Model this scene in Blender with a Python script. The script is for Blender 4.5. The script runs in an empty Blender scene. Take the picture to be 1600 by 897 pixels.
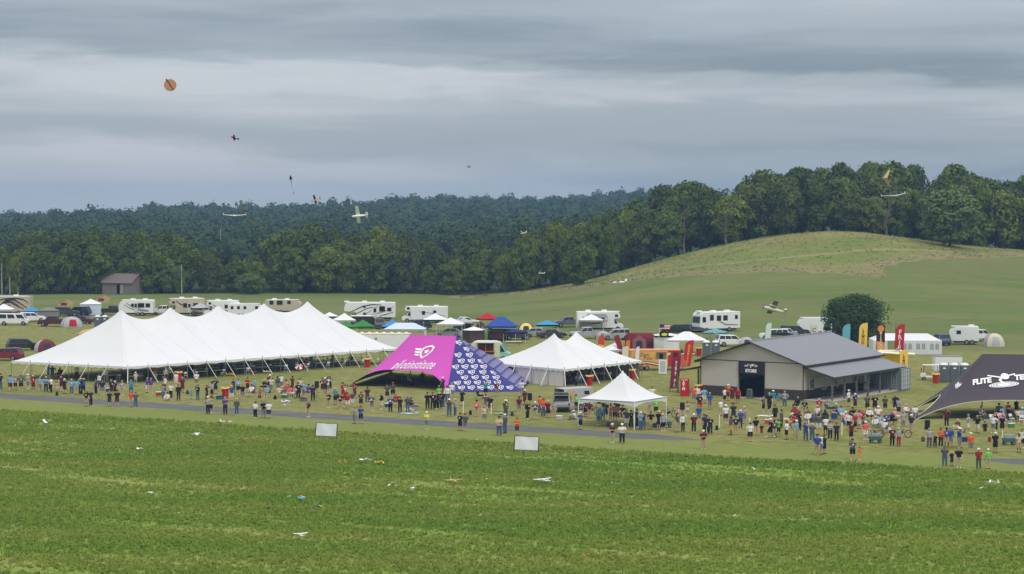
import bpy, bmesh, math, random
import numpy as np
from mathutils import Vector, Matrix, Euler
R = math.radians
random.seed(7); RNG = np.random.default_rng(11)
scene = bpy.context.scene
COL = scene.collection
# ------------------------------------------------------------------ camera
F_PX, HORIZON, CAM_H = 3400.0, 312.0, 22.0          # focal length and horizon row in photo pixels (1600 x 897), drone height
PITCH = math.atan((448.5 - HORIZON) / F_PX)
cam_data = bpy.data.cameras.new('camera'); cam = bpy.data.objects.new('camera', cam_data); COL.objects.link(cam)
cam.location = (0, 0, CAM_H); cam.rotation_euler = (math.pi / 2 - PITCH, 0, 0)
cam_data.sensor_width = 36; cam_data.lens = 36 * F_PX / 1600; cam_data.clip_start = 1; cam_data.clip_end = 30000
scene.camera = cam
# ------------------------------------------------------------------ world: layered overcast sky
SUN_EL, SUN_AZ = R(54), R(150)
world = bpy.data.worlds.new('World'); scene.world = world; world.use_nodes = True
wn, wl = world.node_tree.nodes, world.node_tree.links; wn.clear()
def wnode(t, **k):
    n = wn.new(t)
    for a, v in k.items(): setattr(n, a, v)
    return n
w_out = wnode('ShaderNodeOutputWorld'); w_bg = wnode('ShaderNodeBackground')
w_sky = wnode('ShaderNodeTexSky', sky_type='NISHITA', sun_disc=False, sun_elevation=SUN_EL, sun_rotation=SUN_AZ)
w_tc = wnode('ShaderNodeTexCoord')
w_sep = wnode('ShaderNodeSeparateXYZ'); wl.new(w_tc.outputs['Generated'], w_sep.inputs[0])
w_map = wnode('ShaderNodeMapping'); w_map.inputs['Scale'].default_value = (2.6, 1.2, 34.0); w_map.inputs['Location'].default_value = (3.15, 0.4, 1.12); w_map.inputs['Rotation'].default_value = (0, R(-1.2), 0)
wl.new(w_tc.outputs['Generated'], w_map.inputs[0])
w_n1 = wnode('ShaderNodeTexNoise'); w_n1.inputs['Scale'].default_value = 1.25; w_n1.inputs['Detail'].default_value = 5; w_n1.inputs['Roughness'].default_value = .48; w_n1.inputs['Distortion'].default_value = .35
wl.new(w_map.outputs[0], w_n1.inputs['Vector'])
w_map2 = wnode('ShaderNodeMapping'); w_map2.inputs['Scale'].default_value = (9, 6, 95.0); w_map2.inputs['Location'].default_value = (1.3, 2.4, 0.6)
wl.new(w_tc.outputs['Generated'], w_map2.inputs[0])
w_n2 = wnode('ShaderNodeTexNoise'); w_n2.inputs['Scale'].default_value = 1.1; w_n2.inputs['Detail'].default_value = 6; w_n2.inputs['Roughness'].default_value = .5
wl.new(w_map2.outputs[0], w_n2.inputs['Vector'])
w_mixn = wnode('ShaderNodeMix', data_type='FLOAT'); w_mixn.inputs[0].default_value = .26
wl.new(w_n1.outputs[0], w_mixn.inputs[2]); wl.new(w_n2.outputs[0], w_mixn.inputs[3])
# cloud decks: the layers seen low over the horizon, warped by the cloud noise
w_map3 = wnode('ShaderNodeMapping'); w_map3.inputs['Scale'].default_value = (9, 4, 60.0); w_map3.inputs['Location'].default_value = (4.3, 1.1, 2.2); wl.new(w_tc.outputs['Generated'], w_map3.inputs[0])
w_n3 = wnode('ShaderNodeTexNoise'); w_n3.inputs['Scale'].default_value = 1.0; w_n3.inputs['Detail'].default_value = 7; w_n3.inputs['Roughness'].default_value = .58; w_n3.inputs['Distortion'].default_value = .6; wl.new(w_map3.outputs[0], w_n3.inputs['Vector'])
w_el = wnode('ShaderNodeMath', operation='MULTIPLY_ADD'); w_el.inputs[1].default_value = .034; wl.new(w_n3.outputs[0], w_el.inputs[0]); wl.new(w_sep.outputs[2], w_el.inputs[2])
w_tilt = wnode('ShaderNodeMath', operation='MULTIPLY_ADD'); w_tilt.inputs[1].default_value = .035; wl.new(w_sep.outputs[0], w_tilt.inputs[0]); wl.new(w_el.outputs[0], w_tilt.inputs[2])
w_deck = wnode('ShaderNodeValToRGB'); w_dr = wnode('ShaderNodeMapRange'); w_dr.inputs[1].default_value = .017; w_dr.inputs[2].default_value = .127; wl.new(w_tilt.outputs[0], w_dr.inputs[0]); wl.new(w_dr.outputs[0], w_deck.inputs[0])
w_deck.color_ramp.interpolation = 'EASE'
DECK = ((0, .60), (.10, .58), (.24, .47), (.36, .51), (.46, .61), (.50, .58), (.60, .39), (.68, .41), (.80, .47), (1.0, .51))
for i, (p, v) in enumerate(DECK):
    e = w_deck.color_ramp.elements[0] if i == 0 else w_deck.color_ramp.elements.new(p) if i < len(DECK) - 1 else w_deck.color_ramp.elements[len(w_deck.color_ramp.elements) - 1]
    e.position = p; e.color = (v, v, v, 1)
w_sum = wnode('ShaderNodeMath', operation='MULTIPLY_ADD'); w_sum.inputs[1].default_value = .80; wl.new(w_deck.outputs[0], w_sum.inputs[0])
w_half = wnode('ShaderNodeMath', operation='MULTIPLY_ADD'); w_half.inputs[1].default_value = .42; w_half.inputs[2].default_value = -.108; wl.new(w_mixn.outputs[0], w_half.inputs[0]); wl.new(w_half.outputs[0], w_sum.inputs[2])
w_ramp = wnode('ShaderNodeValToRGB'); wl.new(w_sum.outputs[0], w_ramp.inputs[0])
w_ramp.color_ramp.interpolation = 'EASE'
w_ramp.color_ramp.elements[0].position = .36; w_ramp.color_ramp.elements[0].color = (.240, .300, .358, 1)
w_ramp.color_ramp.elements[1].position = .62; w_ramp.color_ramp.elements[1].color = (.60, .635, .690, 1)
e = w_ramp.color_ramp.elements.new(.49); e.color = (.402, .466, .522, 1)
# overcast luminance rises towards the zenith (about three times the horizon)
w_gain = wnode('ShaderNodeMath', operation='MULTIPLY_ADD'); w_gain.inputs[1].default_value = 1.95; w_gain.inputs[2].default_value = .91
w_abs = wnode('ShaderNodeMath', operation='MAXIMUM'); w_abs.inputs[1].default_value = 0
wl.new(w_sep.outputs[2], w_abs.inputs[0]); wl.new(w_abs.outputs[0], w_gain.inputs[0])
w_bw = wnode('ShaderNodeRGBToBW'); wl.new(w_ramp.outputs[0], w_bw.inputs[0]); w_neu = wnode('ShaderNodeMix', data_type='RGBA'); w_nr = wnode('ShaderNodeMapRange'); w_nr.inputs[1].default_value = .08; w_nr.inputs[2].default_value = .45; wl.new(w_sep.outputs[2], w_nr.inputs[0])
wl.new(w_nr.outputs[0], w_neu.inputs[0]); wl.new(w_ramp.outputs[0], w_neu.inputs[6]); wl.new(w_bw.outputs[0], w_neu.inputs[7])     # overhead the cloud is thinner and white
w_mul = wnode('ShaderNodeVectorMath', operation='SCALE'); wl.new(w_neu.outputs[2], w_mul.inputs[0]); wl.new(w_gain.outputs[0], w_mul.inputs[3])
w_sk = wnode('ShaderNodeVectorMath', operation='SCALE'); wl.new(w_sky.outputs[0], w_sk.inputs[0]); w_sk.inputs[3].default_value = .08
w_mix = wnode('ShaderNodeMix', data_type='RGBA'); w_mix.inputs[0].default_value = .9
wl.new(w_sk.outputs[0], w_mix.inputs[6]); wl.new(w_mul.outputs[0], w_mix.inputs[7])
wl.new(w_mix.outputs[2], w_bg.inputs[0]); w_bg.inputs[1].default_value = 1.0
wl.new(w_bg.outputs[0], w_out.inputs[0])
# ------------------------------------------------------------------ sun (veiled by cloud)
sun_data = bpy.data.lights.new('sun', 'SUN'); sun = bpy.data.objects.new('sun', sun_data); COL.objects.link(sun)
sun_data.energy = 1.4; sun_data.angle = R(10); sun_data.color = (1, .975, .94)
sd_ = Vector((math.sin(SUN_AZ) * math.cos(SUN_EL), math.cos(SUN_AZ) * math.cos(SUN_EL), math.sin(SUN_EL)))   # towards the sun: behind the camera, to the right
sun.rotation_euler = sd_.to_track_quat('Z', 'Y').to_euler()
vs = scene.view_settings; vs.view_transform = 'Standard'; vs.look = 'None'; vs.exposure = 0.0; vs.gamma = 1
vs.use_curve_mapping = False
scene.cycles.max_bounces = 5; scene.cycles.diffuse_bounces = 3; scene.cycles.volume_bounces = 0; scene.cycles.transparent_max_bounces = 6
# ------------------------------------------------------------------ pixel helpers
def ray(px, py):
    cx, cy = (px - 800) / F_PX, (448.5 - py) / F_PX
    return np.array([cx, math.cos(PITCH) + cy * math.sin(PITCH), -math.sin(PITCH) + cy * math.cos(PITCH)])
def at(px, py, Y):
    d = ray(px, py); t = Y / d[1]
    return Vector((d[0] * t, Y, CAM_H + d[2] * t))
HILL_Y = 480.0
HILL = [(735, 463), (850, 453), (900, 445), (950, 433), (1000, 418), (1050, 404), (1100, 391), (1150, 380), (1200, 371), (1250, 365), (1300, 361), (1350, 363), (1400, 369), (1450, 376), (1500, 383), (1600, 391), (1900, 402)]
_hx = np.array([at(a, b, HILL_Y).x for a, b in HILL]); _hz = np.array([max(0, at(a, b, HILL_Y).z) for a, b in HILL]); _hz[0] = 0
FAR_Y = 1500.0
FAR = [(-400, 336), (0, 333), (70, 333), (160, 337), (200, 331), (240, 323), (280, 319), (330, 322), (400, 320), (480, 319), (560, 315), (640, 307), (700, 304), (800, 308), (870, 308), (930, 302), (970, 297), (1020, 300), (1100, 305), (2000, 300)]
_fx = np.array([at(a, b, FAR_Y).x for a, b in FAR]); _fz = np.array([at(a, b, FAR_Y).z - 13.0 for a, b in FAR])
def sstep(t):
    t = np.clip(t, 0, 1); return t * t * (3 - 2 * t)
def hgt(x, y):
    x = np.asarray(x, float); y = np.asarray(y, float)
    zc = np.interp(x, _hx, _hz)
    z = zc * sstep((y - 352) / (HILL_Y - 352)) * (1 - .22 * sstep((y - HILL_Y) / 70))
    z = z + .25 * np.sin(x / 23 + 1) * np.sin(y / 31) * np.clip((y - 360) / 60, 0, 1)
    far = np.interp(x, _fx, _fz) * sstep((y - 800) / 700)
    back = sstep((y - 620) / 250)
    return z * (1 - back) + far
def hz(x, y): return float(hgt(x, y))
def G(px, py):
    d = ray(px, py); t0 = 60.0; t = t0
    while t < 4000:
        p = d * t
        if CAM_H + p[2] < hz(p[0], p[1]): break
        t0 = t; t += 4
    for _ in range(24):
        m = (t0 + t) / 2; p = d * m
        if CAM_H + p[2] < hz(p[0], p[1]): t = m
        else: t0 = m
    p = d * t
    return Vector((p[0], p[1], hz(p[0], p[1])))
def ppm(P): return F_PX / P[1]                       # photo pixels per metre at a point
# ------------------------------------------------------------------ materials
def lin(c):
    return tuple((v / 255 / 12.92 if v / 255 <= .04045 else ((v / 255 + .055) / 1.055) ** 2.4) for v in c)
MATS = {}
def M(name, rgb=(128, 128, 128), rough=.7, metal=0., var=.10, scale=2.0, bump=0., spec=.3, srgb=True, wave=None):
    if name in MATS: return MATS[name]
    m = bpy.data.materials.new(name); m.use_nodes = True; MATS[name] = m
    n, l = m.node_tree.nodes, m.node_tree.links
    b = n['Principled BSDF']; b.inputs['Roughness'].default_value = rough; b.inputs['Metallic'].default_value = metal; b.inputs['Specular IOR Level'].default_value = spec
    c = lin(rgb) if srgb else rgb
    tc = n.new('ShaderNodeTexCoord'); nz = n.new('ShaderNodeTexNoise'); nz.inputs['Scale'].default_value = scale; nz.inputs['Detail'].default_value = 4
    l.new(tc.outputs['Object'], nz.inputs['Vector'])
    mx = n.new('ShaderNodeMix'); mx.data_type = 'RGBA'
    mx.inputs[6].default_value = (*[v * (1 - var) for v in c], 1); mx.inputs[7].default_value = (*[min(1, v * (1 + var)) for v in c], 1)
    l.new(nz.outputs[0], mx.inputs[0]); l.new(mx.outputs[2], b.inputs['Base Color'])
    if bump or wave:
        bp = n.new('ShaderNodeBump'); bp.inputs['Strength'].default_value = bump or .5; bp.inputs['Distance'].default_value = .03
        if wave:
            wv = n.new('ShaderNodeTexWave'); wv.bands_direction = wave[0]; wv.inputs['Scale'].default_value = wave[1]; l.new(tc.outputs['Object'], wv.inputs['Vector']); l.new(wv.outputs['Color'], bp.inputs['Height'])
        else: l.new(nz.outputs[0], bp.inputs['Height'])
        l.new(bp.outputs[0], b.inputs['Normal'])
    return m
class NT:                                             # tiny node-graph helper
    def __init__(s, name):
        s.m = bpy.data.materials.new(name); s.m.use_nodes = True; s.n = s.m.node_tree.nodes; s.l = s.m.node_tree.links; s.b = s.n['Principled BSDF']
        s.geo = s.n.new('ShaderNodeNewGeometry'); s.pos = s.geo.outputs['Position']
    def noise(s, scale, stretch=(1, 1, 1), rot=0, detail=5, rough=.55, src=None):
        mp = s.n.new('ShaderNodeMapping'); mp.inputs['Scale'].default_value = stretch; mp.inputs['Rotation'].default_value = (0, 0, rot); s.l.new(src or s.pos, mp.inputs[0])
        z = s.n.new('ShaderNodeTexNoise'); z.inputs['Scale'].default_value = scale; z.inputs['Detail'].default_value = detail; z.inputs['Roughness'].default_value = rough; s.l.new(mp.outputs[0], z.inputs['Vector'])
        return z.outputs[0]
    def attr(s, name):
        a = s.n.new('ShaderNodeAttribute'); a.attribute_name = name; return a.outputs['Fac']
    def math(s, op, a, b=None, c=None):
        k = s.n.new('ShaderNodeMath'); k.operation = op
        for i, v in enumerate((a, b, c)):
            if v is None: continue
            if isinstance(v, (int, float)): k.inputs[i].default_value = v
            else: s.l.new(v, k.inputs[i])
        return k.outputs[0]
    def ss(s, v, lo, hi):
        k = s.n.new('ShaderNodeMapRange'); k.interpolation_type = 'SMOOTHSTEP'; k.inputs[1].default_value = lo; k.inputs[2].default_value = hi; s.l.new(v, k.inputs[0]); return k.outputs[0]
    def mix(s, f, a, b):
        k = s.n.new('ShaderNodeMix'); k.data_type = 'RGBA'
        if isinstance(f, (int, float)): k.inputs[0].default_value = f
        else: s.l.new(f, k.inputs[0])
        for i, v in ((6, a), (7, b)):
            if isinstance(v, tuple): k.inputs[i].default_value = (*v[:3], 1)
            else: s.l.new(v, k.inputs[i])
        return k.outputs[2]
    def done(s, col, rough=.9, bump=None, strength=.4, dist=.05, spec=.15, thin=0):
        s.l.new(col, s.b.inputs['Base Color']); s.b.inputs['Roughness'].default_value = rough; s.b.inputs['Specular IOR Level'].default_value = spec
        if bump is not None:
            bp = s.n.new('ShaderNodeBump'); bp.inputs['Strength'].default_value = strength; bp.inputs['Distance'].default_value = dist; s.l.new(bump, bp.inputs['Height']); s.l.new(bp.outputs[0], s.b.inputs['Normal'])
        if thin:
            tr = s.n.new('ShaderNodeBsdfTranslucent'); s.l.new(col, tr.inputs[0]); mx = s.n.new('ShaderNodeMixShader'); mx.inputs[0].default_value = thin
            s.l.new(s.b.outputs[0], mx.inputs[1]); s.l.new(tr.outputs[0], mx.inputs[2]); s.l.new(mx.outputs[0], s.n['Material Output'].inputs[0])
        return s.m
# ------------------------------------------------------------------ mesh helpers
def tag(o, label=None, cat=None, group=None, kind=None):
    if label: o['label'] = label
    if cat: o['category'] = cat
    if group: o['group'] = group
    if kind: o['kind'] = kind
    return o
def thing(name, label, cat, loc=(0, 0, 0), rz=0, group=None):
    o = bpy.data.objects.new(name, None); COL.objects.link(o); o.empty_display_size = .2
    o.location = loc; o.rotation_euler = (0, 0, rz)
    return tag(o, label, cat, group)
def link_mesh(name, me, mat, parent=None, smooth=False):
    o = bpy.data.objects.new(name, me); COL.objects.link(o)
    if mat is not None: me.materials.append(mat)
    if parent is not None: o.parent = parent
    if smooth: me.polygons.foreach_set('use_smooth', np.ones(len(me.polygons), bool))
    return o
def np_mesh(name, verts, quads):
    me = bpy.data.meshes.new(name); nv, nq = len(verts), len(quads); k = quads.shape[1]
    me.vertices.add(nv); me.vertices.foreach_set('co', np.ascontiguousarray(verts, np.float32).ravel())
    me.loops.add(nq * k); me.loops.foreach_set('vertex_index', np.ascontiguousarray(quads, np.int32).ravel())
    me.polygons.add(nq); me.polygons.foreach_set('loop_start', np.arange(0, nq * k, k, dtype=np.int32)); me.polygons.foreach_set('loop_total', np.full(nq, k, np.int32))
    me.update(calc_edges=True); return me
class MB:
    def __init__(s): s.v = []; s.f = []
    def add(s, vs, fs):
        o = len(s.v); s.v += [tuple(v) for v in vs]; s.f += [tuple(i + o for i in f) for f in fs]; return s
    def box(s, c, d, rz=0, rx=0, ry=0, taper=1.0):
        x, y, z = d[0] / 2, d[1] / 2, d[2] / 2; t = taper
        vs = [(-x, -y, -z), (x, -y, -z), (x, y, -z), (-x, y, -z), (-x * t, -y * t, z), (x * t, -y * t, z), (x * t, y * t, z), (-x * t, y * t, z)]
        if rz or rx or ry:
            m = Euler((rx, ry, rz)).to_matrix(); vs = [m @ Vector(v) for v in vs]
        return s.add([(v[0] + c[0], v[1] + c[1], v[2] + c[2]) for v in vs], [(3, 2, 1, 0), (4, 5, 6, 7), (0, 1, 5, 4), (1, 2, 6, 5), (2, 3, 7, 6), (3, 0, 4, 7)])
    def bar(s, p, q, r, n=5, r2=None):
        p, q = Vector(p), Vector(q); d = (q - p)
        if d.length < 1e-6: return s
        a = d.normalized().orthogonal().normalized(); b = d.normalized().cross(a); r2 = r if r2 is None else r2
        vs = []
        for P, rr in ((p, r), (q, r2)):
            for i in range(n):
                t = 2 * math.pi * i / n; vs.append(P + (a * math.cos(t) + b * math.sin(t)) * rr)
        return s.add(vs, [(i, (i + 1) % n, n + (i + 1) % n, n + i) for i in range(n)] + [tuple(range(n))[::-1], tuple(range(n, 2 * n))])
    def lathe(s, c, prof, n=12, ax='z'):
        vs = []; k = len(prof)
        for r, h in prof:
            for i in range(n):
                t = 2 * math.pi * i / n; p = (r * math.cos(t), r * math.sin(t), h)
                if ax == 'x': p = (p[2], p[0], p[1])
                if ax == 'y': p = (p[0], p[2], p[1])
                vs.append((c[0] + p[0], c[1] + p[1], c[2] + p[2]))
        fs = [(j * n + i, j * n + (i + 1) % n, (j + 1) * n + (i + 1) % n, (j + 1) * n + i) for j in range(k - 1) for i in range(n)]
        return s.add(vs, fs + [tuple(range(n))[::-1], tuple(range((k - 1) * n, k * n))])
    def rings(s, rs):                                # loft through rings of equal length, capped
        n = len(rs[0]); vs = [p for r in rs for p in r]; k = len(rs)
        return s.add(vs, [(j * n + i, j * n + (i + 1) % n, (j + 1) * n + (i + 1) % n, (j + 1) * n + i) for j in range(k - 1) for i in range(n)] + [tuple(range(n))[::-1], tuple(range((k - 1) * n, k * n))])
    def prof_x(s, poly, y0, y1, top=None):           # side profile (x, z) extruded across y; 'top' narrows points above a height
        n = len(poly)
        def yy(y, z):
            return y * (1 - (top[1] * max(0, min(1, (z - top[0]) / (top[2] - top[0]))) if top else 0))
        vs = [(x, yy(y0, z), z) for x, z in poly] + [(x, yy(y1, z), z) for x, z in poly]
        return s.add(vs, [(i, (i + 1) % n, n + (i + 1) % n, n + i) for i in range(n)] + [tuple(range(n))[::-1], tuple(range(n, 2 * n))])
    def plate(s, pts, n, th=.01):                    # polygon given thickness along n
        n = Vector(n) * th; k = len(pts); vs = [Vector(p) for p in pts] + [Vector(p) + n for p in pts]
        return s.add(vs, [tuple(range(k))[::-1], tuple(range(k, 2 * k))] + [(i, (i + 1) % k, k + (i + 1) % k, k + i) for i in range(k)])
    def grid(s, fn, nu, nv, skip=None):
        vs = [fn(i / nu, j / nv) for j in range(nv + 1) for i in range(nu + 1)]
        return s.add(vs, [(j * (nu + 1) + i, j * (nu + 1) + i + 1, (j + 1) * (nu + 1) + i + 1, (j + 1) * (nu + 1) + i) for j in range(nv) for i in range(nu) if not (skip and skip((i + .5) / nu, (j + .5) / nv))])
    def mesh(s, name):
        me = bpy.data.meshes.new(name); me.from_pydata([tuple(map(float, v)) for v in s.v], [], s.f)
        bm = bmesh.new(); bm.from_mesh(me); bmesh.ops.recalc_face_normals(bm, faces=bm.faces); bm.to_mesh(me); bm.free(); me.update(); return me
    def build(s, name, mat, parent=None, smooth=False, solid=0, bevel=0):
        o = link_mesh(name, s.mesh(name), mat, parent, smooth)
        if bevel:
            b = o.modifiers.new('bevel', 'BEVEL'); b.width = bevel; b.segments = 2; b.limit_method = 'ANGLE'; b.angle_limit = R(35)
        if solid:
            k = o.modifiers.new('solid', 'SOLIDIFY'); k.thickness = solid; k.offset = -1
        return o
def copy_tree(o, parent=None):
    c = o.copy(); COL.objects.link(c); c.parent = parent
    for ch in list(o.children): copy_tree(ch, c)
    return c
_font_cache = {}
def text_mesh(txt, size=1.0, shear=0., bold=0., space=1.0):      # flat text as (verts, faces), centred
    key = (txt, size, shear, bold, space)
    if key in _font_cache: return _font_cache[key]
    cu = bpy.data.curves.new('text', 'FONT'); cu.body = txt; cu.size = size; cu.align_x = 'CENTER'; cu.align_y = 'CENTER'; cu.shear = shear; cu.offset = bold; cu.resolution_u = 2; cu.space_character = space
    o = bpy.data.objects.new('text', cu); COL.objects.link(o)
    dg = bpy.context.evaluated_depsgraph_get(); me = bpy.data.meshes.new_from_object(o.evaluated_get(dg))
    vs = [tuple(v.co) for v in me.vertices]; fs = [tuple(p.vertices) for p in me.polygons]
    bpy.data.objects.remove(o); bpy.data.curves.remove(cu); bpy.data.meshes.remove(me)
    _font_cache[key] = (vs, fs); return vs, fs
# ================================================================== GROUND
def sd_poly(px, py, poly):                            # signed distance to a polygon, positive inside
    poly = np.array(poly); d = np.full(px.shape, 1e9); ins = np.zeros(px.shape, bool)
    for i in range(len(poly)):
        a, b = poly[i], poly[(i + 1) % len(poly)]
        e = b - a; t = np.clip(((px - a[0]) * e[0] + (py - a[1]) * e[1]) / (e @ e + 1e-9), 0, 1)
        d = np.minimum(d, np.hypot(px - a[0] - t * e[0], py - a[1] - t * e[1]))
        c = ((a[1] > py) != (b[1] > py)); xi = (b[0] - a[0]) * (py - a[1]) / (b[1] - a[1] + 1e-12) + a[0]
        ins ^= c & (px < xi)
    return np.where(ins, d, -d)
def gxy(pts): return [tuple(G(a, b))[:2] for a, b in pts]
CROP_EDGE = gxy([(-250, 624), (0, 641), (400, 667), (800, 694), (1200, 719), (1600, 740), (1850, 752)])
ROW_DIR = math.atan2(CROP_EDGE[4][1] - CROP_EDGE[1][1], CROP_EDGE[4][0] - CROP_EDGE[1][0])
crop_poly = CROP_EDGE + [(260, 20), (-260, 20)]
meadow_line = gxy([(700, 465), (770, 462), (900, 451), (1000, 438), (1100, 430), (1200, 425), (1300, 428), (1360, 433), (1388, 436), (1378, 424), (1385, 417), (1405, 411), (1450, 406), (1520, 403), (1600, 401)])
meadow_poly = meadow_line + [(200, meadow_line[-1][1]), (200, 515), (-10, 515)]
rear_line = gxy([(-300, 504), (0, 500), (250, 492), (500, 500), (700, 512), (900, 520), (1100, 530), (1300, 545), (1450, 548), (1600, 552), (1900, 560)])
rear_poly = rear_line + [(400, 700), (-400, 700)]
wood_line = [(-500, 508), (-20, 508)] + [(x, 494) for x in (0, 30, 60, 95, 120)] + [(600, 498)]
wood_poly = wood_line + [(6000, 12000), (-6000, 12000)]
xs = np.concatenate([-np.geomspace(2600, 175, 20), np.arange(-170, 170.1, 2.5), np.geomspace(175, 2600, 20)])
ys = np.concatenate([np.arange(20, 330, 2.5), np.arange(330, 530, 2.0), np.geomspace(532, 3000, 50)])
XX, YY = np.meshgrid(xs, ys); ZZ = hgt(XX, YY)
nx, ny = len(xs), len(ys); idx = np.arange(nx * ny).reshape(ny, nx)
quads = np.stack([idx[:-1, :-1], idx[:-1, 1:], idx[1:, 1:], idx[1:, :-1]], -1).reshape(-1, 4)
gm = np_mesh('ground', np.stack([XX, YY, ZZ], -1).reshape(-1, 3), quads)
for nm, poly in (('crop', crop_poly), ('meadow', meadow_poly), ('rear', rear_poly), ('wood', wood_poly)):
    gm.attributes.new(nm, 'FLOAT', 'POINT').data.foreach_set('value', sd_poly(XX.ravel(), YY.ravel(), poly).astype(np.float32))
def line_dist(px, py, pts):
    d = np.full(px.shape, 1e9); pts = np.array(pts)
    for a, b in zip(pts, pts[1:]):
        e = b - a; u = np.clip(((px - a[0]) * e[0] + (py - a[1]) * e[1]) / (e @ e), 0, 1); d = np.minimum(d, np.hypot(px - a[0] - u * e[0], py - a[1] - u * e[1]))
    return d
gm.attributes.new('track', 'FLOAT', 'POINT').data.foreach_set('value', line_dist(XX.ravel(), YY.ravel(), gxy([(960, 432), (1050, 421), (1150, 411), (1230, 402), (1290, 397), (1350, 391), (1420, 390), (1500, 394), (1600, 398)])).astype(np.float32))
t = NT('ground_cover')
fine = t.noise(3.2, detail=6, rough=.7); mid = t.noise(.35, detail=5); big = t.noise(.045, (1, 1, 1), detail=4)
spk = t.noise(.75, (1, 1.2, 1), detail=6, rough=.72); row = t.noise(.22, (.10, 1, 1), -ROW_DIR, detail=4); tuft = t.noise(1.1, detail=5, rough=.65)
lawn = t.mix(t.ss(mid, .3, .7), (.190, .214, .048), (.272, .264, .080))
lawn = t.mix(t.ss(row, .45, .7), lawn, (.258, .232, .088))
lawn = t.mix(t.ss(big, .48, .66), lawn, (.185, .205, .042))
patch = t.noise(.11, (.6, 1.5, 1), -ROW_DIR, detail=5, rough=.6)
lawn = t.mix(t.math('MULTIPLY', t.ss(patch, .56, .70), .65), lawn, (.31, .25, .13))
lawn = t.mix(t.math('MULTIPLY', t.ss(fine, .42, .75), .55), lawn, (.100, .110, .028))
lawn = t.mix(t.math('MULTIPLY', t.ss(spk, .50, .62), .75), lawn, (.120, .132, .034)); lawn = t.mix(t.math('MULTIPLY', t.ss(spk, .47, .36), .65), lawn, (.34, .290, .125))
# strip of greener turf on both sides of the runway
crop_d = t.attr('crop')
near_strip = t.ss(t.math('MULTIPLY_ADD', mid, 3, crop_d), -11, -4)
lawn = t.mix(t.math('MULTIPLY', near_strip, .75), lawn, t.mix(fine, (.150, .210, .038), (.220, .250, .062)))
rearg = t.mix(t.ss(t.noise(.03, (.35, 1.6, 1), 0), .35, .65), (.100, .160, .026), (.165, .192, .056))
rearg = t.mix(t.ss(t.noise(.16, (.22, 1.3, 1), .12, detail=5), .42, .72), rearg, (.175, .165, .070))
rearg = t.mix(t.math('MULTIPLY', t.ss(t.noise(.45, (.35, 1.2, 1), .1, detail=6, rough=.7), .48, .66), .5), rearg, (.100, .130, .030)); rearg = t.mix(t.math('MULTIPLY', t.ss(t.noise(.30, (.25, 1.4, 1), .08, detail=6, rough=.7), .52, .68), .5), rearg, (.195, .185, .080))
col = t.mix(t.ss(t.math('MULTIPLY_ADD', mid, 10, t.attr('rear')), 0, 12), lawn, rearg)
mead = t.mix(t.ss(t.noise(.05, (.8, 1.6, 1)), .40, .62), (.165, .205, .050), (.250, .225, .078))
mead = t.mix(t.ss(t.noise(.14, (.7, 1.5, 1), detail=6, rough=.65), .50, .72), mead, (.105, .140, .036))
mead = t.mix(t.math('MULTIPLY', t.ss(t.noise(.5, (.8, 1.3, 1), detail=6, rough=.75), .48, .64), .55), mead, (.105, .118, .036)); mead = t.mix(t.math('MULTIPLY', t.ss(t.attr('track'), 1.6, .5), .8), mead, (.30, .25, .125))
md = t.math('MULTIPLY_ADD', t.math('SUBTRACT', t.noise(.25, detail=6, rough=.7), .5), 7, t.attr('meadow'))
edge = t.math('MULTIPLY', t.ss(md, -1.2, .2), t.ss(md, 9, 1.0))
mead = t.mix(t.math('MULTIPLY', edge, .6), mead, (.27, .215, .120))
col = t.mix(t.ss(md, -.5, .5), col, mead)
cropg = t.mix(t.ss(t.noise(.10, (.16, 1.3, 1), -ROW_DIR, detail=5), .38, .64), (.190, .270, .042), (.275, .270, .085))
col = t.mix(t.ss(crop_d, -.3, .3), col, cropg)
wood = t.mix(mid, (.020, .034, .012), (.040, .058, .020))
col = t.mix(t.ss(t.math('MULTIPLY_ADD', mid, 5, t.attr('wood')), 0, 4), col, wood)
ground = link_mesh('ground', gm, t.done(col, .95, t.math('ADD', fine, tuft), .55, .12), None, True); tag(ground, kind='structure')
# ------------------------------------------------------------------ runway (two lengths of worn tarmac)
t = NT('runway_tarmac'); fine = t.noise(6, detail=5, rough=.7); mid = t.noise(.6, (.4, 1, 1), -ROW_DIR)
rc = t.mix(t.ss(mid, .3, .7), (.115, .120, .122), (.165, .165, .160)); rc = t.mix(t.math('MULTIPLY', t.ss(t.noise(.9, detail=6, rough=.7), .60, .72), .6), rc, (.12, .14, .045))
rmat = t.done(t.mix(t.math('MULTIPLY', fine, .4), rc, (.08, .082, .084)), .9, fine, .3, .02)
def strip(name, mid_px, half, nose=0):
    pts = [G(*p) for p in mid_px]; mb = MB(); top = []; bot = []
    a, b = pts[0], pts[-1]; L = (b - a).length; d = (b - a).normalized(); nrm = Vector((-d.y, d.x, 0)); n = 60
    for i in range(n + 1):
        s = i / n; p = a + (b - a) * s; w = half * (1 + .06 * math.sin(i * 1.9) + .04 * math.sin(i * 5.3))
        if nose and s * L > L - nose: w *= math.sqrt(max(.003, (L - s * L) / nose))
        if nose < 0 and s * L < -nose: w *= math.sqrt(max(.003, s * L / -nose))
        for lst, sg in ((top, 1), (bot, -1)):
            q = p + nrm * w * sg; lst.append((q.x, q.y, hz(q.x, q.y) + .005))
    mb.add(top + bot, [(i, i + 1, n + 2 + i, n + 1 + i) for i in range(n)])
    o = mb.build(name, rmat); tag(o, kind='structure')
strip('runway', [(-250, 602.5), (1092, 687.5)], 2.25, 7)
strip('runway', [(1535, 717.5), (1850, 737)], 2.5, -5)
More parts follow.
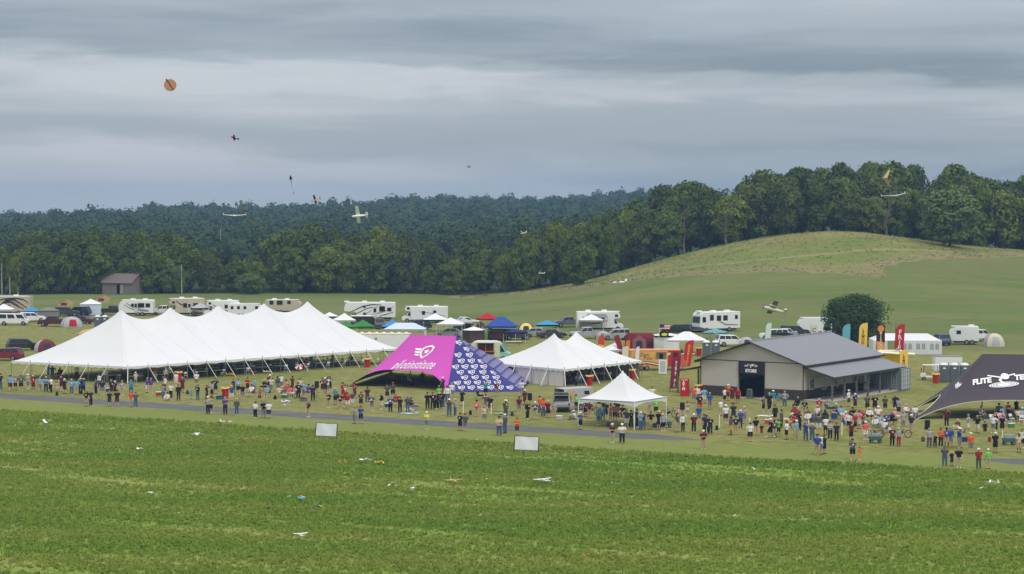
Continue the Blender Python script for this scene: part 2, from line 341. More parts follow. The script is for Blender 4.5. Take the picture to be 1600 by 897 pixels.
# ------------------------------------------------------------------ standing crop in the near field
def quad_cloud(c, nrm, size, asp=1.0, spin=None):
    n = len(c); nrm = nrm / (np.linalg.norm(nrm, axis=1, keepdims=True) + 1e-9)
    ref = RNG.normal(size=(n, 3)); u = np.cross(nrm, ref); u /= np.linalg.norm(u, axis=1, keepdims=True) + 1e-9; v = np.cross(nrm, u)
    s = np.asarray(size).reshape(-1, 1) * .5
    vs = np.stack([c - u * s * asp - v * s * .5, c + u * s * asp * .2 - v * s, c + u * s * asp + v * s * .5, c - u * s * asp * .2 + v * s], 1).reshape(-1, 3)
    return vs, np.arange(4 * n).reshape(-1, 4)
def vnoise(x, y, seed=0):                             # cheap smooth value noise
    r = np.random.default_rng(seed).random((256, 256)); xi, yi = np.floor(x).astype(int), np.floor(y).astype(int); fx, fy = sstep(x - xi), sstep(y - yi)
    g = lambda a, b: r[a % 256, b % 256]
    return (g(xi, yi) * (1 - fx) + g(xi + 1, yi) * fx) * (1 - fy) + (g(xi, yi + 1) * (1 - fx) + g(xi + 1, yi + 1) * fx) * fy
N = 374000
cx = RNG.uniform(-85, 85, N); cy = RNG.uniform(106, 240, N)
keep = (np.abs(cx) < cy * .236 + 22) & (sd_poly(cx, cy, crop_poly) > .2)
cx, cy = cx[keep], cy[keep]
ca, sa = math.cos(ROW_DIR), math.sin(ROW_DIR); ru = cx * ca + cy * sa; rv = -cx * sa + cy * ca
thin = vnoise(ru * .045, rv * .33, 3) * .6 + vnoise(ru * .16, rv * .9, 4) * .4
edge_d = sd_poly(cx, cy, crop_poly)
dens = np.clip(1.3 - 2.6 * np.clip(thin - .46, 0, 1) * (edge_d > 4), .12, 1) * np.clip(1.25 - (cy - 110) / 190, .5, 1)
keep = RNG.random(len(cx)) < dens; cx, cy, thin, edge_d = cx[keep], cy[keep], thin[keep], edge_d[keep]
nb = 3; n = len(cx)
hh = (.15 + .13 * RNG.random(n)) * np.clip(1.25 - thin * .7, .6, 1.2) * np.where(edge_d < 2.5, 1.0 + .6 * RNG.random(n), 1)
base = np.stack([cx, cy, hgt(cx, cy)], 1)
ang = RNG.uniform(0, 2 * np.pi, (n, nb)); lean = RNG.uniform(.25, 1.0, (n, nb)); ln = hh[:, None] * RNG.uniform(.7, 1.15, (n, nb)); wd = RNG.uniform(.03, .06, (n, nb)) * 1.4
dx, dy = np.cos(ang), np.sin(ang); off = RNG.uniform(-.16, .16, (n, nb, 2))
b0 = base[:, None, :] + np.stack([off[..., 0], off[..., 1], 0 * ln], -1)
midp = b0 + np.stack([dx * lean * ln * .35, dy * lean * ln * .35, ln * .75], -1); tip = b0 + np.stack([dx * lean * ln * .95, dy * lean * ln * .95, ln * (1.08 - .45 * lean)], -1)
side = np.stack([-dy * wd, dx * wd, 0 * wd], -1)
vv = np.stack([b0 - side * .5, b0 + side * .5, midp + side, midp - side, tip], 2).reshape(-1, 5, 3)
k = len(vv); vid = np.arange(k * 5).reshape(k, 5)
vr = RNG.random(k)
tri = np.concatenate([vid[:, [0, 1, 2]], vid[:, [0, 2, 3]], vid[:, [3, 2, 4]]])
me = np_mesh('crop_plants', vv.reshape(-1, 3), tri)
me.attributes.new('tone', 'FLOAT', 'POINT').data.foreach_set('value', np.repeat(vr, 5).astype(np.float32))
t = NT('crop_leaf'); band = t.noise(.10, (.16, 1.3, 1), -ROW_DIR, detail=5); tone = t.attr('tone')
lc = t.mix(t.ss(band, .34, .62), (.195, .320, .036), (.300, .375, .058)); lc = t.mix(t.math('MULTIPLY', t.ss(tone, .55, 1), .5), lc, (.30, .40, .080)); lc = t.mix(t.math('MULTIPLY', t.ss(tone, .35, 0), .5), lc, (.135, .240, .030))
o = link_mesh('crop_plants', me, t.done(lc, .65, spec=.25, thin=.5)); tag(o, 'low green crop plants covering the near field', 'crop', kind='stuff')
# ================================================================== WOODS
def leaf_mat(name, ramp):
    t = NT(name); rp = t.n.new('ShaderNodeValToRGB'); el = rp.color_ramp.elements
    el[0].position = 0; el[0].color = (*ramp[0], 1); el[1].position = 1; el[1].color = (*ramp[-1], 1)
    for i in range(1, len(ramp) - 1): el.new(i / (len(ramp) - 1)).color = (*ramp[i], 1)
    t.l.new(t.attr('tone'), rp.inputs[0])
    nz = t.noise(.55, detail=4); c = t.mix(t.math('MULTIPLY', t.ss(nz, .35, .7), .35), rp.outputs[0], tuple(v * 1.4 for v in ramp[-1]))
    return t.done(c, .75, spec=.2, thin=.15)
LEAVES = [('dark green', leaf_mat('leaves_dark', [(.030, .052, .010), (.056, .088, .014), (.094, .134, .020)])), ('mid green', leaf_mat('leaves_mid', [(.044, .072, .011), (.082, .124, .016), (.134, .186, .024)])), ('yellow-green', leaf_mat('leaves_yellow', [(.070, .098, .012), (.124, .162, .018), (.190, .230, .028)])), ('grey-green', leaf_mat('leaves_grey', [(.042, .062, .016), (.076, .104, .024), (.116, .148, .034)]))]
LEAF = LEAVES[1][1]
BARK = M('bark', (88, 80, 70), .95, var=.3, scale=6, bump=.6); DEADWOOD = M('dead_wood', (104, 96, 88), .95, var=.2, scale=5)
def crown_verts(nl, per, low, full, lobe=(.20, .36), leaf=.06, squash=1.0, seed=0, zf=.34):
    # lobes of foliage spread through a rounded crown; x, y in crown radii, z in tree heights
    r = np.random.default_rng(seed); cs, ns, sz, tn = [], [], [], []
    mid, half = (low + .97) / 2, (.97 - low) / 2; ax = r.uniform(.8, 1.1); top_x, top_y = r.uniform(-.25, .25, 2)
    for i in range(nl):
        u = -1 + 2 * (i + .5) / nl; u = np.clip(u + r.uniform(-.08, .08), -1, .93)
        env = (1 - abs(u) ** full) ** .5 * (1.0 if u > 0 else .92)
        a = i * 2.4 + r.uniform(-.5, .5); lr = r.uniform(*lobe)
        rad = max(0, env * r.uniform(.72, 1.02) - lr * .55) * squash if i % 4 else env * r.uniform(0, .35)
        zc = mid + u * half - lr * .26 * max(0, u)
        c = np.array([rad * np.cos(a) * ax + top_x * max(0, u), rad * np.sin(a) + top_y * max(0, u), zc])
        d = r.normal(size=(per, 3)); d[:, 2] = np.abs(d[:, 2]) * 1.05 - .30; d /= np.linalg.norm(d, axis=1, keepdims=True)
        rr = lr * r.uniform(.80, 1.08, (per, 1)); p = c + d * rr * np.array([1, 1, zf])
        cs.append(p); ns.append(d + r.normal(size=d.shape) * .45 + np.array([0, 0, .3])); sz.append(r.uniform(.6, 1.3, per) * leaf); tn.append(np.clip(r.uniform(.1, .9) + r.normal(size=per) * .12, 0, 1))
    return np.concatenate(cs), np.concatenate(ns), np.concatenate(sz), np.concatenate(tn)
CROWNS, TRUNKS = [], []
for k in range(12):
    kind = k % 4
    c, nm_, s_, tn_ = crown_verts(*[(50, 130, .06, 2.4), (46, 140, .10, 2.8), (56, 110, .04, 2.0), (44, 135, .12, 3.2)][kind], lobe=[(.26, .42), (.28, .46), (.26, .40), (.24, .44)][kind], leaf=.095, squash=[1, 1.05, .95, 1][kind], seed=100 + k)
    # crown space: x, y in crown radii, z in tree heights; leaf quads kept roughly square for a tree twice as tall as wide
    c2 = c * np.array([1, 1, 2.2]); vs, q = quad_cloud(c2, nm_, s_, 1.1); vs = vs / np.array([1, 1, 2.2]); vs[:, 2] = np.maximum(vs[:, 2], .012)
    me = np_mesh('crown', vs, q); me.materials.append(LEAF); me.attributes.new('tone', 'FLOAT', 'POINT').data.foreach_set('value', np.repeat(tn_, 4).astype(np.float32)); CROWNS.append(me)
    r = random.Random(k); mb = MB(); p = Vector((0, 0, 0)); rr = .055
    for j in range(5):
        q_ = p + Vector((r.uniform(-.06, .06), r.uniform(-.06, .06), .16)); mb.bar(p - Vector((0, 0, .012 if j else .01)), q_, rr, 6, rr * .8); p = q_; rr *= .8
        if j > 0:
            for _ in range(2):
                a = r.uniform(0, 6.28); mb.bar(p, p + Vector((math.cos(a) * .4, math.sin(a) * .4, r.uniform(.06, .14))), rr * .6, 4, rr * .2)
    tm = mb.mesh('trunk'); tm.materials.append(BARK); TRUNKS.append(tm)
def tree(x, y, h, w, k, name, label, group, mat=None, sink=.0):
    o = thing(name, label, 'tree', (x, y, hz(x, y) - sink), random.uniform(0, 6.28), group)
    o.scale = (w / 2, w / 2, h)
    for nm2, me2 in (('crown', CROWNS[k]), ('trunk', TRUNKS[k])):
        c = bpy.data.objects.new(nm2, me2); COL.objects.link(c); c.parent = o
        if nm2 == 'crown' and mat: c.material_slots[0].link = 'OBJECT'; c.material_slots[0].material = mat
    return o
SKY_L = [(-200, 370), (0, 372), (40, 354), (100, 352), (120, 349), (170, 353), (200, 356), (230, 351), (280, 358), (320, 369), (345, 385), (400, 394), (432, 380), (450, 346), (520, 345), (560, 351), (600, 345), (640, 348), (660, 374), (700, 372), (740, 366), (780, 371), (810, 364), (850, 342), (900, 331), (930, 319), (960, 307), (1000, 303), (1040, 281), (1080, 271), (1130, 276), (1180, 266), (1200, 258), (1300, 247), (1380, 245), (1450, 251), (1500, 251), (1600, 259), (1800, 255)]
skx, sky_ = zip(*SKY_L)
KLAB = ['rounded full-crowned', 'broad spreading', 'slender', 'open-crowned']
rows = [(0, 44, .52, .90), (9, 36, .68, .97), (19, 38, .82, 1.02)]
for ri, (dyr, step, lo, hi) in enumerate(rows):
    px = -150 + ri * 13
    while px < 1750:
        on_hill = px > 770; Y = (512 if not on_hill else 497) + dyr + random.uniform(-3, 3)
        X = (px - 800) / F_PX * Y
        top = np.interp(px, skx, sky_); zt = at(px, top, Y).z; g0 = hz(X, Y); h = max(5.0, (zt - g0)) * random.uniform(lo, hi)
        k = random.randrange(12); w = min(14.5, max(6, h * random.uniform(.58, .86))) * (.75 if k % 4 == 2 else 1)
        where = 'in the wood behind the grassy hill' if on_hill else 'in the treeline beyond the camping field'
        if ri == 0: where = 'on the edge of the wood above the grassy hill' if on_hill else 'along the far edge of the camping field'
        cn, cm = LEAVES[random.choice([0, 0, 1, 1, 1, 2, 3] if ri else [0, 1, 1, 2, 2, 3])]; sz_ = 'tall ' if h > 17 else ('low ' if h < 11 else '')
        tree(X, Y, h, w, k, 'woodland_tree', f'{sz_}{KLAB[k % 4]} {cn} tree {where}', 'trees of the wood on the hill' if on_hill else 'trees of the treeline', cm, sink=.3)
        px += step * random.uniform(.8, 1.2) * (1.0 if top > 330 else 1.05)
LEAF_LT = leaf_mat('fresh_leaves', [(.110, .165, .042), (.125, .185, .050)])
for px, py, top, wpx, k, lab in [(257, 460, 406, 34, 5, 'small bright green tree beside the weathered shed'), (276, 460, 414, 26, 2, 'slim light green sapling near the weathered shed'), (387, 461, 427, 44, 1, 'low round pale green tree at the field edge'),
                                  (30, 456, 398, 60, 3, 'low leafy tree behind the pasture fence'), (905, 447, 383, 50, 0, 'small dark green tree at the foot of the grassy hill'),
                                  (820, 455, 366, 52, 4, 'olive green tree where wood and hill meet'), (1490, 388, 295, 92, 9, 'broad light green tree standing proud of the hill wood'), (700, 462, 412, 40, 6, 'small green tree in front of the treeline')]:
    P = G(px, py); s = F_PX / P.y; tree(P.x, P.y + 4, (py - top) / s, wpx / s, k, 'woodland_tree', lab, 'trees at the wood edge', LEAF_LT if ('light' in lab or 'bright' in lab or 'pale' in lab) else None)
def dead_tree(px, py, top, lab, seed):
    P = at(px, py, 488); P.z = hz(P.x, P.y); h = (py - top) / (F_PX / P.y); r = random.Random(seed); o = thing('dead_tree', lab, 'tree', P); mb = MB(); p = Vector((0, 0, -.3)); rr = .26; lb = MB()
    for j in range(6):
        q = p + Vector((r.uniform(-.4, .4), r.uniform(-.3, .3), h / 6)); mb.bar(p, q, rr, 6, rr * .78); p = q; rr *= .78
        for _ in range(4 if j > 0 else 1):
            a = r.uniform(0, 6.28); e = p + Vector((math.cos(a), math.sin(a), r.uniform(.5, 1.4))) * r.uniform(1.0, 2.2); lb.bar(p, e, rr * .55, 4, rr * .25)
            for _ in range(2): lb.bar(p.lerp(e, .6), p.lerp(e, .6) + Vector((r.uniform(-1, 1), r.uniform(-1, 1), r.uniform(.3, 1.2))), rr * .25, 4, .02)
    mb.build('trunk', DEADWOOD, o); lb.build('branches', DEADWOOD, o)
dead_tree(1070, 388, 322, 'bare grey dead tree at the wood edge on the hill slope', 3)
dead_tree(1385, 365, 308, 'bare grey dead tree behind the hilltop', 5)
dead_tree(1135, 385, 330, 'small bare dead tree among the leafy hill wood', 8)
# rough grass and weeds on the hill meadow
mx_, my_ = RNG.uniform(-12, 140, 60000), RNG.uniform(385, 500, 60000); sdm = sd_poly(mx_, my_, meadow_poly); k_ = (sdm > .4) & (mx_ < my_ * .28) & (RNG.random(60000) < .05 + .10 * (vnoise(mx_ * .16, my_ * .16, 9) > .55) + .15 * (sdm < 3)); mx_, my_ = mx_[k_], my_[k_]; n = len(mx_)
b0 = np.stack([mx_, my_, hgt(mx_, my_)], 1)[:, None, :] + np.concatenate([RNG.uniform(-.25, .25, (n, 4, 2)), np.zeros((n, 4, 1))], 2); hh = RNG.uniform(.10, .28, (n, 4)) * (1 + .7 * (RNG.random((n, 1)) < .08)); an = RNG.uniform(0, 6.28, (n, 4)); wd = .09
sd2 = np.stack([np.cos(an) * wd, np.sin(an) * wd, 0 * an], -1); tp = b0 + np.stack([np.sin(an) * .2, np.cos(an) * .2, hh], -1)
vv = np.stack([b0 - sd2, b0 + sd2, tp], 2).reshape(-1, 3, 3); me = np_mesh('meadow_grass', vv.reshape(-1, 3), np.arange(len(vv) * 3).reshape(-1, 3)); me.attributes.new('tone', 'FLOAT', 'POINT').data.foreach_set('value', np.repeat(RNG.random(len(vv)), 3).astype(np.float32))
t = NT('meadow_blades'); gc = t.mix(t.ss(t.noise(.05, (.8, 1.6, 1)), .40, .62), (.185, .225, .052), (.330, .275, .110)); gc = t.mix(t.math('MULTIPLY', t.ss(t.attr('tone'), .6, 1), .6), gc, (.40, .34, .16)); gc = t.mix(t.math('MULTIPLY', t.ss(t.attr('tone'), .3, 0), .6), gc, (.16, .195, .046))
tag(link_mesh('meadow_grass', me, t.done(gc, .8, thin=.6)), 'rough uncut grass covering the hill', 'grass', kind='stuff')
# far wooded hills: one mass of crowns
def far_wood():
    bm = bmesh.new(); bmesh.ops.create_icosphere(bm, subdivisions=1, radius=1); ico = np.array([v.co for v in bm.verts]); fc = np.array([[v.index for v in f.verts] for f in bm.faces]); bm.free()
    vs_, fs_, tone, lc, ln, ls, lt_ = [], [], [], [], [], [], []; off = 0; Y = 585.0; cnt = 0
    while Y < 1640:
        st = 5.8 + Y / 150
        for X in np.arange(-Y * .27, Y * .12, st):
            x = X + random.uniform(-.45, .45) * st; y = Y + random.uniform(-.45, .45) * st; cnt += 1
            h = random.uniform(8, 13.5) if random.random() < .93 else random.uniform(13, 16.5); w = random.uniform(3.4, 5.8); tn = random.random()
            C = np.array([x, y, hz(x, y) + h * .62]); sc = np.array([w, w, h * .38]); ph = RNG.normal(size=(3, 3)) * 3.2
            lump = lambda d: 1 + .13 * np.sin(d @ ph[0] + x)[:, None] + .13 * np.sin(d @ ph[1] + y)[:, None]
            vs_.append(C + ico * lump(ico) * sc * .80); fs_.append(fc + off); off += len(ico); tone.append(np.full(len(ico), tn * .4, np.float32))
            m = 170 if y < 820 else (100 if y < 1150 else 60)
            d = RNG.normal(size=(m, 3)); d[:, 1] -= .45; d[:, 2] = np.abs(d[:, 2]) * 1.1 - .2; d /= np.linalg.norm(d, axis=1, keepdims=True)
            lc.append(C + d * lump(d) * sc * RNG.uniform(.84, 1.05, (m, 1))); ln.append(d + RNG.normal(size=d.shape) * .35); ls.append(RNG.uniform(.7, 1.25, m) * (1.0 if y < 820 else 1.35 if y < 1150 else 1.8))
            lt_.append(np.clip(tn * .8 + .1 + .25 * np.sin(d @ ph[2]) * .5 + RNG.normal(size=m) * .08, 0, 1))
        Y += st * .95
    V_ = np.concatenate(vs_); T = np.concatenate(tone); Fc = np.concatenate(fs_)
    lv, lq = quad_cloud(np.concatenate(lc), np.concatenate(ln), np.concatenate(ls), 1.0)
    lt = np.concatenate([lq[:, [0, 1, 2]], lq[:, [0, 2, 3]]]) + len(V_)
    me = np_mesh('distant_wood', np.concatenate([V_, lv]), np.concatenate([Fc, lt])); me.attributes.new('tone', 'FLOAT', 'POINT').data.foreach_set('value', np.concatenate([T, np.repeat(np.concatenate(lt_), 4)]).astype(np.float32))
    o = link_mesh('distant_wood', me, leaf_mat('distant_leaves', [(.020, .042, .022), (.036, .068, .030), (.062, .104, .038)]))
    tag(o, 'blue-green wooded hills far behind the treeline', 'wood', kind='stuff'); print('far wood crowns', cnt, 'tris', len(Fc) + len(lt))
far_wood()
# haze
hb = MB().box((0, 1500, 20.5), (5400, 3060, 47)); hz_o = hb.build('haze', None); tag(hz_o, 'pale summer haze over the valley', 'haze', kind='stuff')
hm = bpy.data.materials.new('haze_air'); hm.use_nodes = True; hm.node_tree.nodes.clear()
ho = hm.node_tree.nodes.new('ShaderNodeOutputMaterial'); hv = hm.node_tree.nodes.new('ShaderNodeVolumePrincipled'); hm.node_tree.links.new(hv.outputs[0], ho.inputs['Volume'])
hv.inputs['Color'].default_value = (.38, .64, 1, 1); hv.inputs['Density'].default_value = .00022; hv.inputs['Anisotropy'].default_value = .2
hz_o.data.materials.append(hm)
# ================================================================== SHARED MATERIALS
WHITE_CLOTH = M('white_canvas', (220, 221, 222), .75, var=.05, scale=.35, spec=.2)
WALL_CLOTH = M('canvas_wall', (222, 218, 212), .8, var=.04, scale=1)
STEEL = M('galvanised_steel', (150, 152, 155), .45, .7, var=.1); BLACK = M('black_plastic', (24, 24, 26), .5, var=.15); GLASS = M('tinted_glass', (22, 26, 30), .12, var=.2, spec=.6)
TYRE = M('tyre_rubber', (26, 26, 27), .9, var=.1); RIM = M('alloy_rim', (160, 162, 165), .35, .8, var=.05); WHITE = M('white_paint', (232, 233, 232), .4, var=.03, spec=.4)
STRAP = M('webbing_strap', (225, 222, 214), .85, var=.05); REDP = M('red_plastic', (190, 28, 26), .45, var=.08); YELLOWC = M('yellow_lid', (238, 180, 50), .6, var=.08)
GREYP = M('grey_plastic', (104, 112, 120), .5, var=.06); DARKMET = M('dark_metal', (52, 52, 55), .5, .4); CHROME = M('lamp_lens', (220, 222, 225), .15, var=.05); REDLENS = M('red_lens', (150, 14, 14), .25)
CARDBOARD = M('brown_card', (178, 128, 96), .9, var=.12, scale=4); WOODP = M('pale_plywood', (196, 160, 112), .8, var=.15, scale=3); PRINTW = M('white_print', (238, 238, 240), .8, var=.02)
def V(*a): return Vector(a)
from mathutils.bvhtree import BVHTree
def panel_tree(fn, nu=64, nv=44):
    mb = MB().grid(fn, nu, nv); return BVHTree.FromPolygons([tuple(v) for v in mb.v], mb.f)
def surf_print(mb, tree, C, nrm, e1, polys, scale, ys=1.0, off=.05):
    """print a flat design (list of (verts2d, faces)) square-on onto a cloth panel round the point C; nrm = panel normal, e1 = design's x direction"""
    n = nrm.normalized(); e1 = (e1 - n * e1.dot(n)).normalized(); e2 = n.cross(e1)
    if e2.z < 0: e2 = -e2
    for vs, fs in polys:
        out = []; ok = True
        for v in vs:
            o = C + e1 * (v[0] * scale) + e2 * (v[1] * scale * ys) + n * 6
            hit = tree.ray_cast(o, -n, 14)[0]
            if hit is None: hit = tree.find_nearest(o - n * 6)[0]; ok = ok and (hit - (o - n * 6)).length < .6
            out.append(hit + n * off)
        if ok: mb.add(out, fs)
def hit_px(tree, O, px, py):
    d = Vector(ray(px, py)).normalized(); h = tree.ray_cast(Vector((0, 0, CAM_H)) - O, d)
    return h[0]
def pnormal(fn, u=.5, v=.5):
    h = .02; P = fn(u, v); n = (fn(u + h, v) - P).cross(fn(u, v + h) - P).normalized(); return -n if n.y > 0 else n
def ring2d(outer, inner):
    n = len(outer); return (outer + inner, [(i, (i + 1) % n, n + (i + 1) % n, n + i) for i in range(n)])
def ell(cx, cy, rx, ry, n=20, rot=0): return [(cx + rx * math.cos(2 * math.pi * i / n) * math.cos(rot) - ry * math.sin(2 * math.pi * i / n) * math.sin(rot), cy + rx * math.cos(2 * math.pi * i / n) * math.sin(rot) + ry * math.sin(2 * math.pi * i / n) * math.cos(rot)) for i in range(n)]
def poly2d(p): return (p, [tuple(range(len(p)))])
def wing_shield():                                    # winged shield with a star
    o = [(.05, .42), (.30, .58), (.75, .66), (1.05, .50), (1.02, .12), (.84, -.24), (.48, -.58), (.16, -.28), (.02, .06)]
    c = (.54, .10); i = [(c[0] + (x - c[0]) * .74, c[1] + (y - c[1]) * .74) for x, y in o]
    star = [(c[0] + (.27 if k % 2 == 0 else .115) * math.sin(k * math.pi / 5 + .1), c[1] + (.27 if k % 2 == 0 else .115) * math.cos(k * math.pi / 5 + .1)) for k in range(10)]
    wings = [poly2d([(-.62 + .1 * k, .42 - .25 * k), (-.02 + .02 * k, .38 - .24 * k), (-.03 + .03 * k, .20 - .24 * k), (-.50 + .1 * k, .26 - .25 * k)]) for k in range(3)]
    return [ring2d(o, i), (star + [c], [(10, k, (k + 1) % 10) for k in range(10)])] + wings
def flyer_logo(test=True):                            # figure standing on a spinning disc between two words
    out = [ring2d(ell(0, -.42, a, a * .30, 28), ell(0, -.42, b, b * .30, 28)) for a, b in ((1.0, .90), (.84, .72), (.66, .54), (.48, .05))]
    out += [poly2d(ell(.30, .42, .27, .31, 18)), poly2d([(-.85, .62), (-.78, .72), (.10, .40), (.05, .28)]), poly2d([(.45, .40), (.50, .52), (1.00, .64), (1.02, .52)]), poly2d([(-.05, .34), (.18, .30), (-.05, .08), (-.22, .12)]), poly2d([(-.22, .14), (-.05, .10), (.12, -.28), (-.10, -.30)])]
    if test:
        for w, cx in (('FLITE', -1.36), ('TEST', 1.42)):
            vs, fs = text_mesh(w, .62, .3, .03, .95); out.append(([(x * .92 + cx, y * 1.15 + .18) for x, y, _ in vs], fs))
    return out
# ================================================================== POLE TENTS
def pole_tent(name, label, P0, P1, P3, eave, peaks, H, sag, npole, long_n, walls=(), stake=1.6, scallop=.12):
    """P0 near corner, P0-P1 long side, P0-P3 short side (ground points)"""
    O = (P1 + P3) * .5; O.z = 0; root = thing(name, label, 'tent', O)
    a, b = P1 - P0, P3 - P0; La, Lb = a.length, b.length
    def xy(u, v): p = P0 + a * u + b * v - O; p.z = 0; return p
    u0, u1 = peaks[0], peaks[-1]
    def h(u, v):
        dv = abs(v - .5) * 2; du = (u0 - u) / u0 if u < u0 else ((u - u1) / (1 - u1) if u > u1 else 0)
        d = max(dv, du)
        s = 0
        for k in range(len(peaks) - 1):
            if peaks[k] <= u <= peaks[k + 1]:
                t = (u - peaks[k]) / (peaks[k + 1] - peaks[k]); s = (1 - abs(2 * t - 1) ** 1.7) * sag
        r = min(math.hypot((u - p) * La, (v - .5) * Lb) for p in peaks)
        prof = (1 - d) ** 1.28
        return eave + (H - .55 - eave) * prof - s * (1 - dv) ** 1.5 + .55 * math.exp(-r / .9)
    us = sorted(set(list(np.linspace(0, 1, 61 if La > 30 else 33)) + list(peaks))); vv_ = list(np.linspace(0, 1, 25))
    rim = [(u, 0) for u in us[:-1]] + [(1, v) for v in vv_[:-1]] + [(u, 1) for u in us[:0:-1]] + [(0, v) for v in vv_[:0:-1]]
    def cv(i, d): u, v = rim[i]; a0 = min(max(u, u0), u1); U, W_ = a0 + (u - a0) * d, .5 + (v - .5) * d; return xy(U, W_) + V(0, 0, h(U, W_))
    nr, nd = len(rim), 26; canopy = MB(); canopy.add([cv(i, j / nd) for j in range(nd + 1) for i in range(nr)], [(j * nr + i, j * nr + (i + 1) % nr, (j + 1) * nr + (i + 1) % nr, (j + 1) * nr + i) for j in range(nd) for i in range(nr)])
    canopy.build('canopy', WHITE_CLOTH, root, True)
    seam_m = M('canvas_seam', (206, 207, 209), .8)
    for uu in sorted(set(list(peaks) + [(p + q) / 2 for p, q in zip(peaks, peaks[1:])])):       # sewn seams from ridge to eave
        for vs_ in (0, 1):
            sm = MB(); pts = [xy(uu, .5 + (vs_ - .5) * d) + V(0, 0, h(uu, .5 + (vs_ - .5) * d) + .004) for d in np.linspace(.02, 1, 22)]
            for p, q in zip(pts, pts[1:]): sm.bar(p, q, .014, 4)
            sm.build('seam', seam_m, root)
    for uu, vs_ in ((0, 0), (0, 1), (1, 0), (1, 1)):
        c0 = u0 if uu == 0 else u1; sm = MB(); pts = [xy(c0 + (uu - c0) * d, .5 + (vs_ - .5) * d) + V(0, 0, h(c0 + (uu - c0) * d, .5 + (vs_ - .5) * d) + .004) for d in np.linspace(.02, 1, 24)]
        for p, q in zip(pts, pts[1:]): sm.bar(p, q, .014, 4)
        sm.build('seam', seam_m, root)
    val = MB()                                        # valance round the eave
    per = []
    for e, (A, B) in enumerate((((0, 0), (1, 0)), ((1, 0), (1, 1)), ((1, 1), (0, 1)), ((0, 1), (0, 0)))):
        n = 30
        for i in range(n): per.append((A[0] + (B[0] - A[0]) * i / n, A[1] + (B[1] - A[1]) * i / n))
    top = [xy(u, v) + V(0, 0, eave + .01) for u, v in per]; bot = [xy((u - .5) * 1.001 + .5, (v - .5) * 1.001 + .5) + V(0, 0, eave - .20 - scallop * (i % 2)) for i, (u, v) in enumerate(per)]
    n = len(per); val.add(top + bot, [(i, (i + 1) % n, n + (i + 1) % n, n + i) for i in range(n)]); val.build('valance', WHITE_CLOTH, root)
    for p in peaks: MB().bar(xy(p, .5), xy(p, .5) + V(0, 0, H - .02), .07, 8).build('center_pole', STEEL, root)
    cen = xy(.5, .5)
    spots = [(i / long_n, v, 0, -1 if v == 0 else 1) for v in (0, 1) for i in range(long_n + 1)] + [(u, i / npole, -1 if u == 0 else 1, 0) for u in (0, 1) for i in range(1, npole)]
    for u, v, ou, ov in spots:
        p = xy(u, v); out = V(0, 0, 0)
        if ov: out += b.normalized() * ov
        if ou or u in (0, 1): out += a.normalized() * (-1 if u == 0 else 1)
        out.z = 0; out.normalize()
        MB().bar(p, p + V(0, 0, eave + .25), .035, 6).build('side_pole', STEEL, root)
        MB().plate([p + V(0, 0, eave) + q for q in ()] or [p + V(0, 0, eave) - out.cross(V(0, 0, 1)) * .045, p + V(0, 0, eave) + out.cross(V(0, 0, 1)) * .045, p + out * stake + out.cross(V(0, 0, 1)) * .045, p + out * stake - out.cross(V(0, 0, 1)) * .045], (0, 0, 1), .02).build('guy_strap', STRAP, root)
        MB().bar(p + out * stake - V(0, 0, .1), p + out * (stake + .08) + V(0, 0, .3), .02, 5).build('stake', DARKMET, root)
    for (uA, vA, uB, vB) in walls:
        A, B = xy(uA, vA), xy(uB, vB); n = 14; mb = MB()
        nn = (B - A).cross(V(0, 0, 1)).normalized()
        mb.grid(lambda s, t: A.lerp(B, s) + V(0, 0, .02 + (eave - .05) * t) + nn * .05 * math.sin(s * 40) * (1 - t), 40, 4)
        mb.build('side_wall', WALL_CLOTH, root, True)
    return root, xy
LT = (G(200, 600), G(624, 568), G(18, 590))
long_tent, lt_xy = pole_tent('pole_tent', 'very long white pole tent with five peaks', *LT, 2.05, [.175, .346, .518, .69, .86], 8.4, .85, 6, 15)
MT = (G(882, 605), G(1003, 590), G(757, 593))
mid_tent, mt_xy = pole_tent('pole_tent', 'white two-peaked pole tent with a hanging side wall', *MT, 2.1, [.38, .66], 5.7, .55, 5, 6, walls=[(.01, .02, .01, .62), (.99, .02, .99, .95), (.25, .99, .95, .99)])
def frame_tent():
    P0, P1, P3 = G(991, 672), G(1041, 663), G(904, 666); O = (P1 + P3) * .5; O.z = 0; root = thing('frame_tent', 'small white frame tent with one tall peak and scalloped edge', 'tent', O)
    a, b = P1 - P0, P3 - P0; E, H = 2.72, 5.4
    xy = lambda u, v: V(*(P0 + a * u + b * v - O).xy, 0)
    def h(u, v):
        d = max(abs(u - .5), abs(v - .5)) * 2; return E + (H - E) * ((1 - d) ** 1.55 * .94) + .16 * math.exp(-d * 14)
    MB().grid(lambda u, v: xy(u, v) + V(0, 0, h(u, v)), 32, 32).build('canopy', WHITE_CLOTH, root, True)
    for A, B in (((0, 0), (1, 0)), ((1, 0), (1, 1)), ((1, 1), (0, 1)), ((0, 1), (0, 0))):
        f = lambda s, t, A=A, B=B: xy(*[.5 + (A[i] + (B[i] - A[i]) * s - .5) * 1.003 for i in (0, 1)]) + V(0, 0, E + .01 - t * (.22 + .36 * abs(2 * s - 1) ** 2.2))
        MB().grid(f, 20, 2).build('valance', WHITE_CLOTH, root)
        c0 = xy(*A); MB().bar(c0, c0 + V(0, 0, E), .05, 8).build('leg', WHITE, root); MB().box(c0 + V(0, 0, .012), (.3, .3, .025)).build('base_plate', STEEL, root)
        MB().bar(xy(*A) + V(0, 0, E - .06), xy(*B) + V(0, 0, E - .06), .04, 6).build('eave_rail', STEEL, root)
    MB().bar(xy(.5, .5) + V(0, 0, E), xy(.5, .5) + V(0, 0, H), .04, 6).build('king_pole', STEEL, root)
